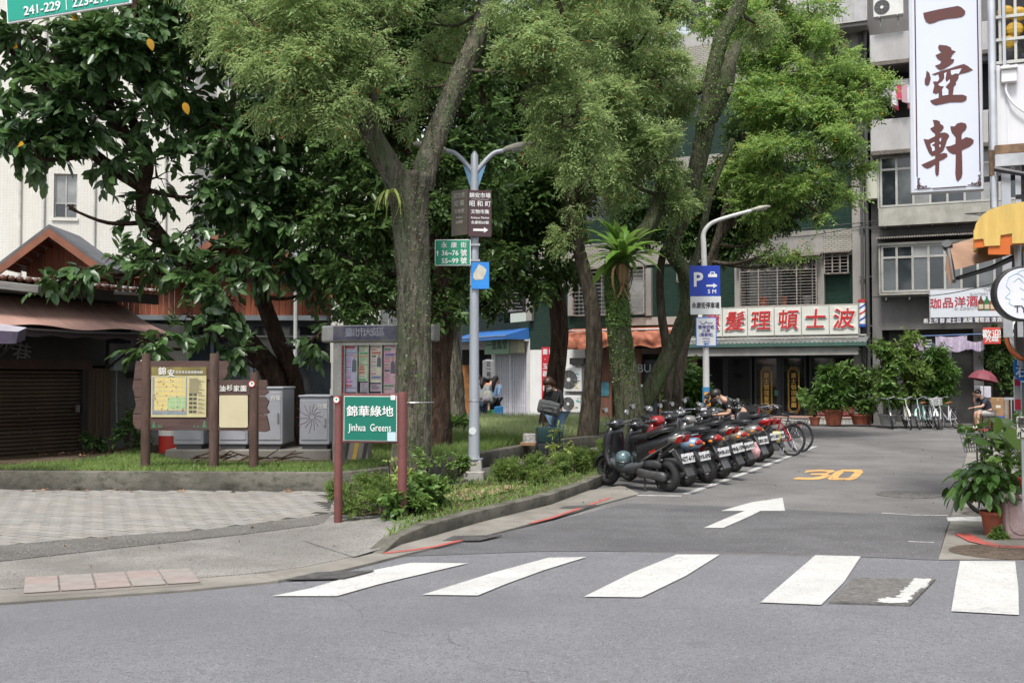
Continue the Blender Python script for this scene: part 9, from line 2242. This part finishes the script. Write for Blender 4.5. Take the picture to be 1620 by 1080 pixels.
MB().box(-.25,.25,-.15,.15,.05,.34).build('lower_shell',mat('case_black',(.014,.014,.016),.5),sc2,bevel=.03,seg=2,smooth=True)
MB().box(-.25,.25,-.15,.15,.342,.63).build('upper_shell',mat('case_green',(.008,.035,.035),.5,var=.1),sc2,bevel=.03,seg=2,smooth=True)
rb2=MB()
for k in range(7): rb2.cbox((-.2+k*.065,-.151,.48),(.012,.006,.24))
rb2.build('ribs',mat('case_green',(0,0,0)),sc2)
MB().tube([(-.1,.1,.62),(-.1,.12,.98),(-.09,.12,1.0),(.09,.12,1.0),(.1,.12,.98),(.1,.1,.62)],.014,6).build('trolley_handle',blk,sc2); MB().tube([(-.08,0,.635),(-.05,0,.67),(.05,0,.67),(.08,0,.635)],.012,6).build('top_handle',blk,sc2)
for x in (-.2,.2):
    for y in (-.11,.11): MB().cyl((x -.015,y,.03),(x+.015,y,.03),.03,.03,10).build('castor',blk_m,sc2)
pn=at(842,712,21.3); nw=thing('newspaper_bundle','bundle of papers in a flat brown box on the planter wall beside the suitcase','papers',(pn.x,pn.y,.28),R(-8))
MB().box(-.22,.22,-.12,.12,0,.06).build('brown_box',card,nw,bevel=.005)
for k in range(6): MB().box(-.17,.17,-.11,.11,.062+k*.028,.088+k*.028,Matrix.Rotation(R(3*(k%3 -1)),4,'Z')).build('paper',mat('newsprint',(.42,.40,.38),.8,var=.4,vs_=18),nw)
# backpack leaning by the mossy trunk
pb2=at(975,690,20.9); bk2=thing('backpack','dark navy backpack leaning at the left foot of the mossy trunk','backpack',(pb2.x -.05,20.9,.2),R(10))
MB().loft([(0,0,0,.2,.14),(.1,0,0,.22,.16),(.3,0,0,.19,.14),(.42,0,0,.12,.09),(.48,0,0,.04,.04)],16,p=3,axis='z').build('body',mat('pack_navy',(.012,.013,.03),.7,var=.2),bk2,smooth='all')
MB().loft([(.04,-.16,0,.05,.12),(.2,-.15,0,.045,.1),(.24,-.13,0,.02,.06)],12,p=3,axis='z').build('pocket',mat('pack_black',(.01,.01,.012),.7),bk2,M=Matrix.Rotation(R(90),4,'Z'),smooth='all'); MB().tube([(-.03,0,.46),(0,0,.54),(.03,0,.46)],.01,5).build('handle',blk_c,bk2)
# --- woman bending over a scooter
pv=at(1160,640,20.9)
J=stand(1.62,0,.06); J.update(waist=(.10,0,.98),chest=(.28,0,1.10),neck=(.42,0,1.19),skull=(.50,0,1.22),look=(.35,0,-.95),shoulder_l=(.32,.16,1.12),shoulder_r=(.32,-.16,1.12),elbow_l=(.33,.20,.90),wrist_l=(.55,.12,.88),elbow_r=(.36,-.2,.88),wrist_r=(.58,-.1,.86),hairfall=(.10,0,-.26))
dots=mat('dotted_black',(.010,.010,.012),.8,var=.2)
speckle(dots,.1,38,(.4,.4,.4))
t,g=person('woman in black dotted top bending over the middle scooters beside the parking pole',(pv.x+.22,20.95,.02),R(180),J,dots,dots,blk_c,None,.35,1.2,'long',hz=-.3)
hb2=thing('handbag','black leather handbag on the shoulder of the bending woman','bag',(pv.x+.12,20.6,.86),R(15))
MB().loft([(-.12,0,0,.15,.06),(-.1,0,0,.17,.075),(.06,0,0,.15,.06),(.1,0,0,.1,.035)],14,p=4,axis='z').build('body',plain('leather_black',(.012,.012,.014),.4),hb2,smooth=True)
MB().tube(catmull([(-.12,0,.08),(-.08,.02,.26),(.05,.05,.27),(.12,0,.08)],4),.011,6).build('strap',blk_c,hb2)
# --- seated man
ps2=at(1556,676,34.2)
J=dict(pelvis=(0,0,.52),waist=(.06,0,.66),chest=(.17,0,.86),neck=(.27,0,1.0),skull=(.36,0,1.08),look=(.9,0,-.45),shoulder_l=(.2,.17,.95),shoulder_r=(.2,-.17,.95),elbow_l=(.36,.2,.72),wrist_l=(.62,.1,.68),elbow_r=(.40,-.17,.82),wrist_r=(.45,-.09,1.02),
         hip_l=(.03,.09,.48),hip_r=(.03,-.09,.48),knee_l=(.46,.12,.52),knee_r=(.44,-.08,.53),ankle_l=(.48,.12,.1),ankle_r=(.40,-.08,.1),toe_l=(.64,.13,.04),toe_r=(.57,-.08,.04))
t,g=person('seated man in dark polo and pale shorts resting his head on one hand',(ps2.x+.1,34.0,.0),R(190),J,cloth_m('polo_navy',(.03,.035,.055)),cloth_m('shorts_pale',(.42,.40,.38)),plain('shoe_bright',(.7,.7,.72),.5),None,.42,1.1,'short',legcut=.42,sock=plain('sock_white',(.6,.6,.6),.8))
stl=thing('stool','dark folding stool under the seated man','stool',(ps2.x+.12,34.0,0),R(10))
MB().box(-.18,.18,-.18,.18,.38,.42).build('seat',blk_m,stl,bevel=.01)
for a,b_ in ((-1,-1),(1,-1),(-1,1),(1,1)): MB().tube([(.15*a,.15*b_,.38),(.17*a,.17*b_,0)],.014,6).build('leg',blk_m,stl)
ctr=thing('shopping_trolley','small folding trolley with wheels behind the seated man','trolley',(ps2.x+.55,33.8,0),R(10))
MB().tube([(0,-.12,.1),(0,-.12,.9),(0,.12,.9),(0,.12,.1)],.012,6).box(-.2,0,-.13,.13,.1,.12).build('frame',chrome,ctr); MB().torus((0,-.15,.1),.08,.016,16,6).torus((0,.15,.1),.08,.016,16,6).build('wheels',tyre,ctr)
# --- walkers beyond the lamp post
def walker(x,Y,h,rot,label,top,bot,**k):
    p=at(x,660,Y); return person(label,(p.x,Y,0),R(rot),stand(h,.02,.08),top,bot,k.pop('shoes',blk_c),None,**k)
walker(763,35.5,1.62,75,'woman in navy cap with a grey backpack walking away beside the lamp post',grey_c,denim_d,hairkind='long',hz=-.28,cap=plain('cap_navy',(.015,.02,.04),.7),hands=False)
walker(783,36.2,1.66,55,'woman with long black hair carrying a blue and a green bag',cloth_m('shirt_blue',(.24,.36,.55)),blk_c,hairkind='long',hz=-.52,hands=False)
walker(777,41.5,1.7,90,'person in an orange shirt walking ahead of the two women',cloth_m('shirt_orange',(.60,.22,.12)),cloth_m('shorts_beige',(.4,.36,.3)),hairkind='short',sleeve=.4,legcut=.45,hands=False,shoes=plain('shoe_white',(.55,.55,.55)))
walker(757,45,1.72,80,'brown haired person half hidden behind the lamp post',denim_d,denim_d,hairkind='short',hairm=hair_b,hands=False)
walker(726,40,1.35,90,'child in a pale blue shirt seen beside the blue banded pole',cloth_m('shirt_pale',(.50,.58,.66)),cloth_m('trousers_grey',(.2,.2,.22)),hairkind='short',hands=False)
p=at(770,635,35.2); b_=thing('backpack','light grey backpack on the back of the woman in the navy cap','backpack',(p.x+.03,35.2,.98),R(-10))
MB().loft([(-.2,0,0,.17,.1),(-.12,0,0,.19,.12),(.1,0,0,.16,.1),(.22,0,0,.08,.05)],14,p=3,axis='z').build('body',mat('pack_grey',(.30,.30,.27),.8,var=.15),b_,smooth='all'); MB().loft([(-.16,0,-.12,.12,.04),(.02,0,-.11,.1,.035)],12,p=3,axis='z').build('pocket',mat('pack_lilac',(.25,.22,.27),.8,var=.4,vs_=12),b_,smooth='all')
for x,z,c_,l,w2,h2 in ((789,652,(.02,.18,.42),'blue shopping bag on the shoulder of the long haired woman',.17,.42),(778,655,(.02,.34,.10),'bright green shopping bag carried by the long haired woman',.15,.30)):
    p=at(x,z,35.7); b_=thing('shopping_bag',l,'bag',(p.x,35.75,p.z -h2/2),R(5))
    MB().prism([(-w2,0),(w2,.02),(w2*.85,h2),(-w2*.85,h2*.95)],-.06,.06).build('bag',plain('bag_%s' %l[:4],c_,.6),b_,bevel=.02); MB().tube(catmull([(-w2*.5,0,h2*.9),(0,0,h2+.22),(w2*.5,0,h2*.9)],4),.008,5).build('strap',blk_c,b_)
# turn the skin skeletons into plain meshes
bpy.context.view_layer.update(); _dg=bpy.context.evaluated_depsgraph_get()
_new=[(o,bpy.data.meshes.new_from_object(o.evaluated_get(_dg))) for o in _skin_jobs]
for o,me in _new: o.modifiers.clear(); old=o.data; o.data=me; bpy.data.meshes.remove(old)
